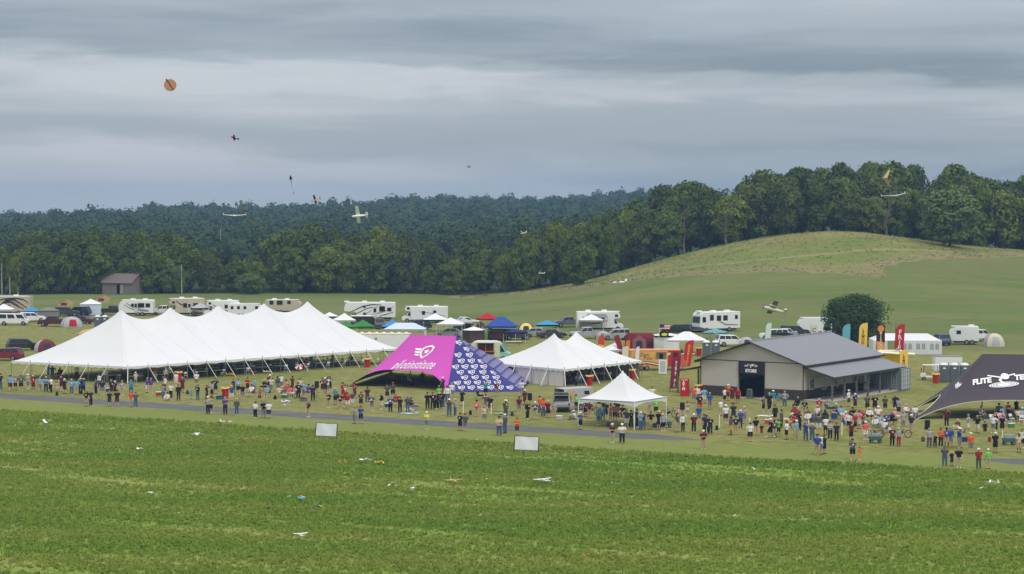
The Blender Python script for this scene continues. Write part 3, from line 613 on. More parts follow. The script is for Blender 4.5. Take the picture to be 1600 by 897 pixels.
frame_tent()
# ================================================================== STAR TENTS
def sheet(A, B, F0, F1, arch, p=3.0, sag=.45, pull=0., inw=None):
    def fn(u, v):
        s = 1 - abs(2 * u - 1) ** p; bt = F0.lerp(F1, u); top = A.lerp(B, u); c = top.lerp(bt, 1 - .22 * pull * s) if pull else bt
        e = V(c.x, c.y, bt.z + arch * s)
        q = top.lerp(e, v); return q - V(0, 0, sag * 4 * v * (1 - v))
    return fn
def star_tent_purple():
    A, B = at(641, 523, 260), at(713, 525, 257); F0, F1, F2 = G(543, 604), G(698, 613), G(813, 612); F3, F4 = V(3.2, 272, 0), V(-15.5, 277, 0)
    O = V(-9, 266, 0); root = thing('star_tent', 'magenta and indigo star tent with winged shield logo', 'tent', O)
    A, B, F0, F1, F2, F3, F4 = [p - O for p in (A, B, F0, F1, F2, F3, F4)]
    MAG = M('magenta_fabric', (200, 78, 178), .7, var=.04, scale=.8); IND = M('indigo_fabric', (56, 54, 130), .7, var=.06, scale=.8); DIM = M('lilac_print', (196, 190, 222), .8, var=.03)
    fr = sheet(A, B, F0, F1, 2.1, 4.4, .5, 1.0)
    panels = [('front_panel', fr, MAG), ('side_panel', sheet(B, B, F1, F2, .06, 3, .35), IND), ('rear_side_panel', sheet(B, B, F2, F3, .25, 3, .35), IND), ('back_panel', sheet(B, A, F3, F4, 2.4, 3.2, .5, 1.0), IND), ('side_panel', sheet(A, A, F4, F0, .25, 3, .5), IND)]
    for nm, f, mt in panels: MB().grid(f, 64, 44).build(nm, mt, root, True)
    tr_ = panel_tree(fr); n_ = pnormal(fr, .55, .5); ex = V(1, (B - A).normalized().y, 0)
    pr = MB(); surf_print(pr, tr_, hit_px(tr_, O, 656, 552), n_, ex, wing_shield(), 1.55, 1.35, .07); pr.build('shield_logo', PRINTW, root)
    pr = MB(); vs, fs = text_mesh('pilotinstitute', 1.0, .1, .004, 1.08); surf_print(pr, tr_, hit_px(tr_, O, 648, 571), n_, ex, [(vs, fs)], .95, 3.4, .07); pr.build('lettering', PRINTW, root)
    EM = wing_shield()
    for f, side, e, mt in ((panels[1][1], 1, (F2 - F1), PRINTW), (panels[2][1], 1, (F3 - F2), DIM), (panels[4][1], -1, (F0 - F4), DIM)):
        pr = MB(); L = e.length; tr2 = panel_tree(f, 40, 30); n2 = pnormal(f, .5, .6); n2 = n2 * (1 if side > 0 or n2.y < 0 else -1)
        for j in range(9):
            v = .11 + j * .102; w = L * v; k = max(1, int(w / 1.05))
            for i in range(k):
                u = (i + .5 + (.25 if j % 2 else -.2)) / k
                if .06 < u < .94: surf_print(pr, tr2, f(u, v), n2, V(1, 0, 0), EM, .52, 1.5, .05)
        if pr.v: pr.build('emblem_print', mt, root)['kind'] = 'stuff'
    for q in (A, B): MB().bar(V(q.x, q.y, 0), q, .06, 8).build('mast', STEEL, root)
    for q in (F0, F1, F2, F3, F4): MB().bar(q - V(0, 0, .1), q + V(0, 0, .35), .03, 5).build('stake', DARKMET, root)
star_tent_purple()
def star_tent_black():
    A = at(1535, 553, 226); B = A + V(15, -1.5, -.1); Fa, Fb = G(1419, 642), G(1432, 655); F1, F3 = V(68, 209, 0), V(70, 234, 0)
    O = V(50, 224, 0); root = thing('star_tent', 'black star tent printed with a white flying figure logo', 'tent', O)
    A, B, Fa, Fb, F1, F3 = [p - O for p in (A, B, Fa, Fb, F1, F3)]
    BLK = M('charcoal_fabric', (62, 52, 62), .6, var=.06, scale=.8, spec=.35); TRIM = M('cream_trim', (214, 204, 170), .8)
    fr = sheet(A, B, Fb, F1, 2.0, 5.0, .5, .75); bk = sheet(B, A, F3, Fa, 2.2, 3.4, .5, 1.0)
    MB().grid(fr, 90, 50).build('front_panel', BLK, root, True); MB().grid(bk, 30, 20).build('back_panel', BLK, root, True)
    wing = sheet(A, A, Fa, Fb, 0, 3, .5)
    hole = lambda v: (0 if v < .60 else .34 * math.sin(math.pi * min(1, (v - .60) / .40) * .78) ** .6)
    mb = MB(); n = 40
    for s0, s1 in ((lambda v: 0, lambda v: .5 - hole(v)), (lambda v: .5 + hole(v), lambda v: 1)):
        mb.grid(lambda s, v, s0=s0, s1=s1: wing(s0(v) + (s1(v) - s0(v)) * s, v), 6, n)
    mb.build('side_panel', BLK, root, True)
    tr = MB()
    for sg in (-1, 1):
        pts = [wing(.5 + sg * hole(v), v) + V(0, -.02, .02) for v in np.linspace(.601, 1, 16)]
        for p, q in zip(pts, pts[1:]): tr.bar(p, q, .045, 4)
    pts = [fr(u, 1.0) + V(0, -.03, .0) for u in np.linspace(0, 1, 50)]
    tr.build('edge_trim', TRIM, root); tr = MB()
    for p, q in zip(pts, pts[1:]): tr.bar(p, q, .045, 4)
    tr.build('edge_trim', TRIM, root)
    tr_ = panel_tree(fr, 90, 50); n_ = pnormal(fr, .35, .5)
    pr = MB(); surf_print(pr, tr_, hit_px(tr_, O, 1566, 596), n_, V(1, 0, 0), flyer_logo(), 1.52, 1.35, .08); pr.build('logo_print', PRINTW, root)
    dart = [poly2d([(-.5, -.75), (-.42, .1), (-.1, .75), (-.12, .2)]), poly2d([(-.46, -.72), (-.06, .15), (.02, .7), (.10, .05)]), poly2d([(-.42, -.72), (.14, .0), (.42, .42), (.22, -.08)]), poly2d([(-.40, -.74), (.25, -.12), (.62, .22), (.3, -.26)])]
    pr = MB(); surf_print(pr, tr_, (hit_px(tr_, O, 1497, 602) or fr(.06, .55)), n_, V(1, 0, 0), dart, .78, 1.35, .08); pr.build('logo_print', PRINTW, root)
    for q in (A, B): MB().bar(V(q.x, q.y, 0), q, .06, 8).build('mast', STEEL, root)
    for q in (Fa, Fb): MB().bar(q - V(0, 0, .1), q + V(0, 0, .35), .03, 5).build('stake', DARKMET, root)
star_tent_black()
# ================================================================== STORE BUILDING WITH PORCHES
BC = G(1255, 626); BD = V(.56, .8285, 0); BG = V(-.8285, .56, 0)      # near corner, direction along the porch side, direction along the gable
def BP(w, l, z=0): return BC + BG * w + BD * l + V(0, 0, z)
BROT = math.atan2(BD.y, BD.x)
def store():
    root = thing('store_building', 'grey metal pole barn store with open porch', 'building', BC); L, W, EH, PH = 19.6, 12.8, 4.0, 6.2
    q = lambda w, l, z: BP(w, l, z) - BC
    CLAD = M('taupe_cladding', (190, 184, 176), .55, var=.035, scale=.5, wave=None); DKC = M('dark_cladding', (66, 62, 59), .55, var=.06, scale=.5); ROOF = M('grey_steel_roof', (138, 140, 147), .42, .25, var=.05, scale=.35); FASC = M('dark_fascia', (58, 56, 56), .5); CONC = M('concrete', (182, 178, 168), .9, var=.12, scale=1.5); INT = M('dark_interior', (46, 42, 38), .9)
    def slab(pts, th, nm, mt, nrm=(0, 0, 1)): return MB().plate(pts, nrm, th).build(nm, mt, root)
    D0, D1, WZ = 4.75, 7.95, 1.12
    # gable wall pieces (cladding over dark wainscot), door opening left free
    for w0, w1 in ((0, D0), (D1, W)):
        slab([q(w0, 0, WZ), q(w1, 0, WZ), q(w1, 0, EH), q(w0, 0, EH)], .12, 'wall', CLAD, BD); slab([q(w0, -.03, 0), q(w1, -.03, 0), q(w1, -.03, WZ), q(w0, -.03, WZ)], .15, 'wainscot', DKC, BD)
    slab([q(0, 0, EH + .08), q(W, 0, EH + .08), q(W / 2, 0, PH - .12)], .12, 'gable', CLAD, BD)
    slab([q(0, -.04, EH), q(W, -.04, EH), q(W, -.04, EH + .08), q(0, -.04, EH + .08)], .14, 'trim_band', FASC, BD)
    for w in (0, W):
        s = BG * (.12 if w == 0 else -.12)
        n2 = BG if w == 0 else -BG
        slab([q(w, .13, WZ), q(w, L, WZ), q(w, L, EH), q(w, .13, EH)], .12, 'wall', CLAD, n2); slab([q(w, .13, 0), q(w, L, 0), q(w, L, WZ), q(w, .13, WZ)], .14, 'wainscot', DKC, n2)
    slab([q(0.13, L - .1, 0), q(W - .13, L - .1, 0), q(W - .13, L - .1, EH), q(0.13, L - .1, EH)], .1, 'wall', CLAD, BD)
    slab([q(.2, .3, .01), q(W - .2, .3, .01), q(W - .2, L - .2, .01), q(.2, L - .2, .01)], .03, 'floor', INT)
    for w in (0, W): MB().bar(q(w, -.02, 0), q(w, -.02, EH), .07, 4).build('corner_trim', FASC, root)
    for w in (D0, D1): MB().bar(q(w, -.03, 0), q(w, -.03, EH), .06, 4).build('door_frame', FASC, root)
    # roof: two slopes with ribs
    ov, oe = .55, .5
    for sg in (0, 1):
        we = -oe if sg == 0 else W + oe; ze = EH - oe * (PH - EH) / (W / 2)
        pts = [q(we, -ov, ze), q(we, L + ov, ze), q(W / 2, L + ov, PH), q(W / 2, -ov, PH)]
        r = slab(pts, .10, 'roof', ROOF); rib = MB(); nr = 22
        for i in range(nr + 1):
            l = -ov + (L + 2 * ov) * i / nr; rib.bar(q(we, l, ze + .098), q(W / 2, l, PH + .098), .014, 4)
        rb = rib.build('seam', ROOF, r); rb['kind'] = 'stuff'
        MB().bar(q(we, -ov - .02, ze + .03), q(W / 2, -ov - .02, PH + .03), .085, 4).build('rake_trim', FASC, root)
        slab([q(we, -ov, ze - .14), q(we, L + ov, ze - .14), q(we, L + ov, ze + .06), q(we, -ov, ze + .06)], .04, 'eave_fascia', FASC, -BG if sg == 0 else BG)
    MB().bar(q(W / 2, -ov, PH + .1), q(W / 2, L + ov, PH + .1), .12, 6).build('ridge_cap', ROOF, root)
    # right porch
    PW = 3.3; PL0, PL1 = .15, 18.9
    pr = slab([q(-.05, PL0, 3.62), q(-.05, PL1 + .3, 3.62), q(-PW - .35, PL1 + .3, 2.62), q(-PW - .35, PL0, 2.62)], .09, 'porch_roof', ROOF); rib = MB()
    for i in range(20):
        l = PL0 + (PL1 + .3 - PL0) * i / 19; rib.bar(q(-.05, l, 3.708), q(-PW - .35, l, 2.708), .014, 4)
    rib.build('seam', ROOF, pr)['kind'] = 'stuff'
    slab([q(-PW - .36, PL0, 2.46), q(-PW - .36, PL1 + .3, 2.46), q(-PW - .36, PL1 + .3, 2.70), q(-PW - .36, PL0, 2.70)], .05, 'porch_fascia', FASC, -BG)
    MB().bar(q(-.05, PL0 - .03, 3.62), q(-PW - .35, PL0 - .03, 2.62), .09, 4).build('porch_rake', FASC, root)
    slab([q(-.16, PL0 - .2, .01), q(-.16, PL1 + .2, .01), q(-PW - .3, PL1 + .2, .01), q(-PW - .3, PL0 - .2, .01)], .10, 'porch_slab', CONC)
    POST = M('grey_post', (104, 102, 102), .7)
    for i in range(7):
        p = q(-PW, PL0 + .25 + (PL1 - .5) * i / 6, .1); MB().box(p + V(0, 0, 1.2), (.17, .17, 2.4), BROT).build('porch_post', POST, root)
    WF = M('white_frame', (228, 228, 226), .5)
    for l0, wd in ((1.2, 1.0), (7.3, 1.0), (12.6, 1.0)):
        w_ = MB(); fr_ = slab([q(-.13, l0, 1.1), q(-.13, l0 + wd, 1.1), q(-.13, l0 + wd, 2.35), q(-.13, l0, 2.35)], .05, 'window', WF, -BG)
        for k in (0, 1):
            a0 = l0 + .08 + k * (wd - .08) / 2; a1 = a0 + (wd - .24) / 2
            MB().plate([q(-.19, a0, 1.2), q(-.19, a1, 1.2), q(-.19, a1, 2.25), q(-.19, a0, 2.25)], -BG, .01).build('pane', GLASS, fr_)
    slab([q(-.13, 15.3, .1), q(-.13, 16.3, .1), q(-.13, 16.3, 2.3), q(-.13, 15.3, 2.3)], .06, 'door', WF, -BG)
    PAPER = M('poster_paper', (205, 204, 198), .9, var=.12, scale=3)
    for k in range(6): slab([q(-.14, 2.4 + k * .8, 1.25), q(-.14, 3.1 + k * .8, 1.25), q(-.14, 3.1 + k * .8, 2.35), q(-.14, 2.4 + k * .8, 2.35)], .02, 'poster', PAPER, -BG)
    # left lean-to
    lr = slab([q(W + .05, .1, 3.15), q(W + .05, L, 3.15), q(W + 3.4, L, 2.45), q(W + 3.4, .1, 2.45)], .12, 'lean_to_roof', M('brown_tin', (72, 58, 50), .6, var=.15))
    for l in (.4, 5.2, 10.0):
        MB().box(q(W + 3.2, l, 1.22), (.16, .16, 2.45), BROT).build('lean_to_post', POST, root)
    # dim shelving and goods just inside the door
    SH = M('dim_goods', (70, 60, 50), .9, var=.5, scale=6)
    for k in range(3): MB().box(q(5.2 + k * 1.1, 5.0 + k, .8), (.7, .5, 1.6), BROT).build('shelf', SH, root)
    # apron at the door
    slab([q(D0 - .2, -.9, .012), q(D1 + .2, -.9, .012), q(D1 + .2, -.1, .012), q(D0 - .2, -.1, .012)], .03, 'door_apron', CONC)
    # banner over the door is its own thing
    bn = thing('door_banner', 'black banner with white flying figure logo above the store door', 'banner', BP(6.35, -.16, 2.65)); o = BP(6.35, -.16, 2.65)
    qq = lambda w, z: BG * (-w) + V(0, 0, z)
    MB().plate([qq(-1.58, 0), qq(1.58, 0), qq(1.58, 1.33), qq(-1.58, 1.33)], -BD, .03).build('cloth', M('black_banner_cloth', (44, 45, 54), .6, var=.12, scale=2), bn)
    pr_ = MB()
    for vs, fs in flyer_logo(False)[4:] + [(lambda t_: ([(x * .62 + c_, y + .15) for x, y, _ in t_[0]], t_[1]))(text_mesh(w_, .5, .3, .03, .95)) for w_, c_ in (('FLITE', -.95), ('TEST', 1.0))]:
        pr_.add([qq(x * .62, .82 + y * .42) - BD * .045 for x, y in [(v[0], v[1]) for v in vs]], fs)
    for w_, zz in (('STORE', .34),):
        vs, fs = text_mesh(w_, .46, 0, .03); pr_.add([qq(x, zz + y) - BD * .045 for x, y, _ in vs], fs)
    pr_.build('logo_print', PRINTW, bn)
store()
def container():
    P = G(1408, 611); root = thing('shipping_container', 'grey corrugated shipping container at the end of the porch', 'container', P)
    GR = M('container_grey', (132, 140, 146), .55, var=.08, scale=1); LG = M('container_doors', (190, 196, 202), .5, var=.06); n = 34; Lc, Wc, Hc = 6.06, 2.44, 2.59
    e = BG; d = BD
    def face(o, dr, nr, ln, nm, mt):
        mb = MB(); pts = []
        for i in range(n * 2 + 1):
            s = ln * i / (n * 2); dep = (.0, -.035, -.035, .0)[i % 4]; pts.append(o + dr * s + nr * dep)
        mb.add([p + V(0, 0, .16) for p in pts] + [p + V(0, 0, Hc - .12) for p in pts], [(i, i + 1, len(pts) + i + 1, len(pts) + i) for i in range(len(pts) - 1)]); mb.build(nm, mt, root)
    face(-d * 0, e, -d, Lc, 'side_panel', GR); face(d * Wc, e, d, Lc, 'side_panel', GR); face(e * Lc, d, e, Wc, 'end_panel', GR)
    MB().plate([V(0, 0, Hc), e * Lc + V(0, 0, Hc), e * Lc + d * Wc + V(0, 0, Hc), d * Wc + V(0, 0, Hc)], (0, 0, -1), .08).build('roof', GR, root)
    MB().plate([V(0, 0, .1), e * Lc + V(0, 0, .1), e * Lc + d * Wc + V(0, 0, .1), d * Wc + V(0, 0, .1)], (0, 0, -1), .08).build('floor', GR, root)
    fr = MB()
    for a in (V(0, 0, 0), d * Wc, e * Lc, e * Lc + d * Wc): fr.box(a + V(0, 0, Hc / 2), (.12, .12, Hc - .01), BROT)
    for z in (.1, Hc - .06): fr.bar(V(0, 0, z), e * Lc + V(0, 0, z), .065, 4); fr.bar(V(0, 0, z), d * Wc + V(0, 0, z), .065, 4)
    fr.build('frame', GR, root)
    for k in (0, 1):
        a = d * (.08 + k * 1.16); dr = MB().plate([a + V(0, 0, .18), a + d * 1.1 + V(0, 0, .18), a + d * 1.1 + V(0, 0, Hc - .14), a + V(0, 0, Hc - .14)], -e, .05).build('door', LG, root)
        for s in (.3, .8):
            MB().bar(a + d * s - e * .09 + V(0, 0, .2), a + d * s - e * .09 + V(0, 0, Hc - .16), .03, 6).build('lock_rod', STEEL, dr)
        for z in (.6, 1.1, 1.6, 2.1): MB().plate([a + d * .05 - e * .055 + V(0, 0, z), a + d * 1.05 - e * .055 + V(0, 0, z), a + d * 1.05 - e * .055 + V(0, 0, z + .05), a + d * .05 - e * .055 + V(0, 0, z + .05)], -e, .02).build('rib', GR, dr)
container()
# ================================================================== VEHICLES
def paint(name, rgb): return M('paint_' + name, rgb, .35, .0, var=.05, scale=1.2, spec=.5)
PAINTS = {'black': (34, 35, 38), 'red': (130, 30, 40), 'white': (226, 227, 228), 'silver': (160, 164, 168), 'maroon': (78, 34, 40), 'grey': (92, 96, 102), 'blue': (74, 96, 128), 'navy': (38, 46, 66), 'darkgrey': (58, 60, 64)}
def wheel(parent, x, y, r=.36, w=.22):
    t_ = MB().lathe((x, y, r), [(r * .62, -w / 2), (r * .93, -w / 2), (r, -w / 3), (r, w / 3), (r * .93, w / 2), (r * .62, w / 2)], 14, 'y').build('wheel', TYRE, parent, False)
    MB().lathe((x, y, r), [(r * .60, -w / 2 - .01), (r * .60, w / 2 + .01)], 12, 'y').build('rim', RIM, t_)
def car(kind, col, P, rz, label, group=None, cat='car', open_hatch=False):
    root = thing({'suv': 'parked_suv', 'sedan': 'parked_car', 'pickup': 'pickup_truck', 'van': 'parked_van'}[kind], label, cat, P, rz, group); W = {'suv': 1.92, 'sedan': 1.8, 'pickup': 2.0, 'van': 2.0}[kind]; m = paint(col, PAINTS[col])
    if kind == 'suv': body = [(-2.35, .34), (2.3, .34), (2.42, .55), (2.38, .86), (2.1, 1.0), (1.15, 1.10), (-2.34, 1.10), (-2.44, .8)]; cab = [(-2.32, 1.08), (1.2, 1.08), (.42, 1.68), (-2.02, 1.76)]; wx = (1.5, -1.45); spl = [(.05, .31), (.34, .61), (.64, .95)]
    elif kind == 'sedan': body = [(-2.2, .30), (2.2, .30), (2.32, .5), (2.26, .72), (1.9, .84), (1.0, .95), (-1.75, .98), (-2.25, .92), (-2.32, .6)]; cab = [(-1.75, .95), (1.05, .93), (.30, 1.40), (-1.05, 1.44)]; wx = (1.4, -1.35); spl = [(.06, .48), (.53, .95)]
    elif kind == 'pickup': body = [(-2.8, .45), (2.75, .45), (2.88, .65), (2.84, 1.0), (2.5, 1.14), (1.5, 1.2), (-.52, 1.2), (-.54, .8), (-2.8, .8)]; cab = [(-.52, 1.18), (1.55, 1.18), (.88, 1.80), (-.42, 1.84)]; wx = (1.85, -1.75); spl = [(.05, .47), (.53, .95)]
    else: body = [(-2.7, .36), (2.5, .36), (2.62, .6), (2.55, 1.0), (2.2, 1.15), (-2.7, 1.15)]; cab = [(-2.7, 1.13), (2.22, 1.13), (1.55, 2.0), (-2.6, 2.1)]; wx = (1.7, -1.6); spl = [(.06, .32), (.36, .62), (.70, .96)]
    z0, z1 = cab[0][1], max(p[1] for p in cab); nar = .16
    MB().prof_x(body, -W / 2, W / 2, (.3, .03, 1.1)).build('body', m, root, False, 0, .06)
    MB().prof_x(cab, -W / 2 * .97, W / 2 * .97, (z0, nar, z1)).build('cabin', m, root, False, 0, .05)
    yo = lambda z: W / 2 * .97 * (1 - nar * max(0, min(1, (z - z0) / (z1 - z0))))
    lerp = lambda a, b, s: (a[0] + (b[0] - a[0]) * s, a[1] + (b[1] - a[1]) * s)
    for sg in (-1, 1):
        for a, b in spl:
            pts = []
            for s, tt in ((a, .12), (b, .12), (b, .86), (a, .86)):
                lo = lerp(cab[0], cab[1], s); hi = lerp(cab[3], cab[2], s); p = lerp(lo, hi, tt); pts.append((p[0], sg * (yo(p[1]) + .004), p[1]))
            MB().plate(pts, (0, sg, 0), .012).build('side_window', GLASS, root)
    for A, B, nm, sx in ((cab[1], cab[2], 'windscreen', 1), (cab[0], cab[3], 'rear_window', -1)):
        a, b = lerp(A, B, .10), lerp(A, B, .90); pts = [(a[0] + sx * .012, -yo(a[1]) * .86, a[1]), (a[0] + sx * .012, yo(a[1]) * .86, a[1]), (b[0] + sx * .012, yo(b[1]) * .86, b[1]), (b[0] + sx * .012, -yo(b[1]) * .86, b[1])]
        MB().plate(pts, (sx, 0, .5), .012).build(nm, GLASS, root)
    fx, bx = max(p[0] for p in body), min(p[0] for p in body)
    for sg in (-1, 1):
        MB().box((fx - .09, sg * W * .36, .74 if kind != 'pickup' else .9), (.16, .36, .16)).build('headlight', CHROME, root); MB().box((bx + .07, sg * W * .42, .85), (.14, .2, .24)).build('tail_light', REDLENS, root)
        MB().box((cab[1][0] - .45, sg * (W / 2 + .08), z0 + .1), (.12, .18, .13)).build('mirror', BLACK, root)
        for x in wx: wheel(root, x, sg * (W / 2 - .1), .38 if kind != 'sedan' else .33)
    for x, nm in ((fx - .04, 'bumper'), (bx + .03, 'bumper')): MB().box((x, 0, .46), (.14, W * .94, .18)).build(nm, DARKMET, root, False, 0, .03)
    if kind == 'pickup':
        for sg in (-1, 1): MB().box((-1.66, sg * (W / 2 - .07), 1.0), (2.24, .12, .42)).build('bed_side', m, root)
        MB().box((-2.76, 0, 1.0), (.09, W - .26, .42)).build('tailgate', m, root)
    if open_hatch: MB().plate([(-2.05, -.8, 1.77), (-2.05, .8, 1.77), (-2.95, .75, 2.1), (-2.95, -.75, 2.1)], (0, 0, 1), .06).build('open_tailgate', m, root)
    return root
def heading(P, dx, dy): return math.atan2(dy, dx)
# ------------------------------------------------------------------ motorhomes and caravans
CREAM = M('cream_gelcoat', (226, 224, 218), .4, var=.03, spec=.4); BEIGE = M('beige_gelcoat', (196, 182, 160), .4, var=.04, spec=.4); SWO = M('dark_graphic', (58, 52, 50), .5); SWG = M('grey_graphic', (140, 140, 142), .5)
def swoosh(parent, y, pts, w, mt=None, name='stripe'):
    mb = MB(); sg = 1 if y > 0 else -1; top = []; bot = []
    n = len(pts)
    for i, (x, z) in enumerate(pts):
        k = w * (.25 + .75 * math.sin(math.pi * (i + .5) / n)); top.append((x, y, z + k / 2)); bot.append((x, y, z - k / 2))
    mb.add(top + bot, [(i, i + 1, n + i + 1, n + i) for i in range(n - 1)]); mb.build(name, mt or SWO, parent)
def rv(kind, P, rz, label, L=8, H=3.3, mat=None, windows=(), door=None, stripes=(), awning=False, roofbits=2, sweep=None):
    mat = mat or CREAM; W = 2.45; root = thing({'trailer': 'travel_trailer', 'fifth': 'fifth_wheel_trailer', 'classC': 'motorhome', 'classA': 'motorhome'}[kind], label, {'trailer': 'caravan', 'fifth': 'caravan'}.get(kind, 'motorhome'), P, rz)
    h = L / 2; z0 = .55
    if kind == 'trailer': prof = [(-h, z0), (h - .3, z0), (h, 1.1), (h, 2.0), (h - .35, H - .35), (h - .9, H - .05), (-h + .15, H), (-h, H - .2)]
    elif kind == 'fifth': prof = [(-h, z0 + .1), (h - 2.4, z0 + .1), (h - 2.2, 1.55), (h - .15, 1.75), (h, 2.1), (h - .25, H - .3), (h - .7, H), (-h, H)]
    elif kind == 'classC': prof = [(-h, z0), (h - 1.6, z0), (h - 1.6, 2.05), (h - .7, 2.15), (h - .5, 2.5), (h - .8, H - .12), (h - 1.5, H), (-h, H)]
    else: prof = [(-h, z0), (h - .1, z0), (h, 1.2), (h - .12, H - .5), (h - .4, H - .05), (h - .8, H), (-h, H)]
    MB().prof_x(prof, -W / 2, W / 2).build('body', mat, root, False, 0, .06)
    wx = {'trailer': (-.4, -1.2), 'fifth': (-1.1, -1.95), 'classC': (h - .95, -h + 2.0), 'classA': (h - 1.3, -h + 2.2)}[kind]
    for x in wx:
        for sg in (-1, 1): wheel(root, x, sg * (W / 2 - .12), .40, .26)
    MB().box((-.2, 0, z0 - .12), (L * .8, W * .8, .25)).build('chassis', DARKMET, root)
    if kind == 'classC':
        x0 = h - 1.62
        MB().prof_x([(x0, .45), (h - .05, .45), (h, .9), (h - .15, 1.15), (h - .75, 1.25), (h - 1.25, 1.98), (x0, 2.02)], -1.0, 1.0, (1.1, .1, 2)).build('cab', WHITE, root, False, 0, .05)
        MB().plate([(h - .72, -.82, 1.3), (h - .72, .82, 1.3), (h - 1.14, .75, 1.92), (h - 1.14, -.75, 1.92)], (1, 0, .6), .02).build('windscreen', GLASS, root)
        for sg in (-1, 1):
            MB().plate([(h - 1.5, sg * 1.0, 1.3), (h - .95, sg * 1.0, 1.3), (h - 1.25, sg * .93, 1.85), (h - 1.5, sg * .93, 1.85)], (0, sg, 0), .02).build('side_window', GLASS, root); MB().box((h - .04, sg * .7, .95), (.1, .3, .18)).build('headlight', CHROME, root)
            MB().plate([(h - 1.45, sg * (W / 2 + .01), 2.4), (h - .95, sg * (W / 2 + .01), 2.4), (h - .95, sg * (W / 2 + .01), 2.8), (h - 1.45, sg * (W / 2 + .01), 2.8)], (0, sg, 0), .02).build('window', GLASS, root)
    if kind == 'classA':
        MB().plate([(h + .005, -1.05, 1.55), (h + .005, 1.05, 1.55), (h - .1, 1.05, H - .72), (h - .1, -1.05, H - .72)], (1, 0, .1), .03).build('windscreen', GLASS, root)
        for sg in (-1, 1): MB().box((h - .02, sg * .9, 1.0), (.1, .35, .2)).build('headlight', CHROME, root)
        MB().box((h - .05, 0, .72), (.2, W * .96, .25)).build('bumper', DARKMET, root)
    if kind in ('trailer', 'fifth'): MB().bar((h - .6, 0, .6), (h + .8, 0, .55), .06, 5).build('hitch', DARKMET, root)
    for sg in (-1, 1):
        for (x, z, w, hh) in windows:
            fr = MB().box((x, sg * (W / 2 + .012), z), (w + .1, .03, hh + .1)).build('window', SWG, root); MB().box((x, sg * (W / 2 + .03), z), (w, .02, hh)).build('pane', GLASS, fr)
        if door is not None:
            d = MB().box((door, sg * (W / 2 + .015), 1.55), (.72, .035, 1.9)).build('door', M('rv_door', (206, 205, 200), .5), root); MB().box((door, sg * (W / 2 + .04), 1.95), (.45, .02, .7)).build('pane', GLASS, d)
        for pts, w, mt in stripes: swoosh(root, sg * (W / 2 + .022), pts, w, mt)
    for k in range(roofbits): MB().box((-h * .5 + k * L * .35, .2, H + .14), (.95, .8, .28), taper=.85).build('roof_unit', WHITE, root)
    MB().box((0, 0, H + .015), (L * .85, W * .9, .03)).build('roof', WHITE, root)
    if awning:
        sg = awning; MB().plate([(-h * .55, sg * (W / 2 + .02), H - .35), (h * .25, sg * (W / 2 + .02), H - .35), (h * .25, sg * (W / 2 + 2.3), H - .85), (-h * .55, sg * (W / 2 + 2.3), H - .85)], (0, 0, 1), .02).build('awning', M('grey_awning', (120, 122, 126), .8), root)
        for x in (-h * .55, h * .25): MB().bar((x, sg * (W / 2 + .05), 1.0), (x, sg * (W / 2 + 2.3), H - .85), .03, 5).build('awning_arm', STEEL, root)
    return root
def GP(px, py): return G(px, py)
W3 = [(-2.2, 2.2, .7, .7), (-.6, 2.2, 1.1, .8), (1.2, 2.25, .6, .6)]
ARCS = lambda L: [([(-L * .4, 1.0), (-L * .15, 1.25), (L * .1, 1.7), (L * .3, 2.4)], .28, SWG), ([(-L * .42, .85), (-L * .1, 1.0), (L * .15, 1.35), (L * .38, 2.1)], .16, SWO)]
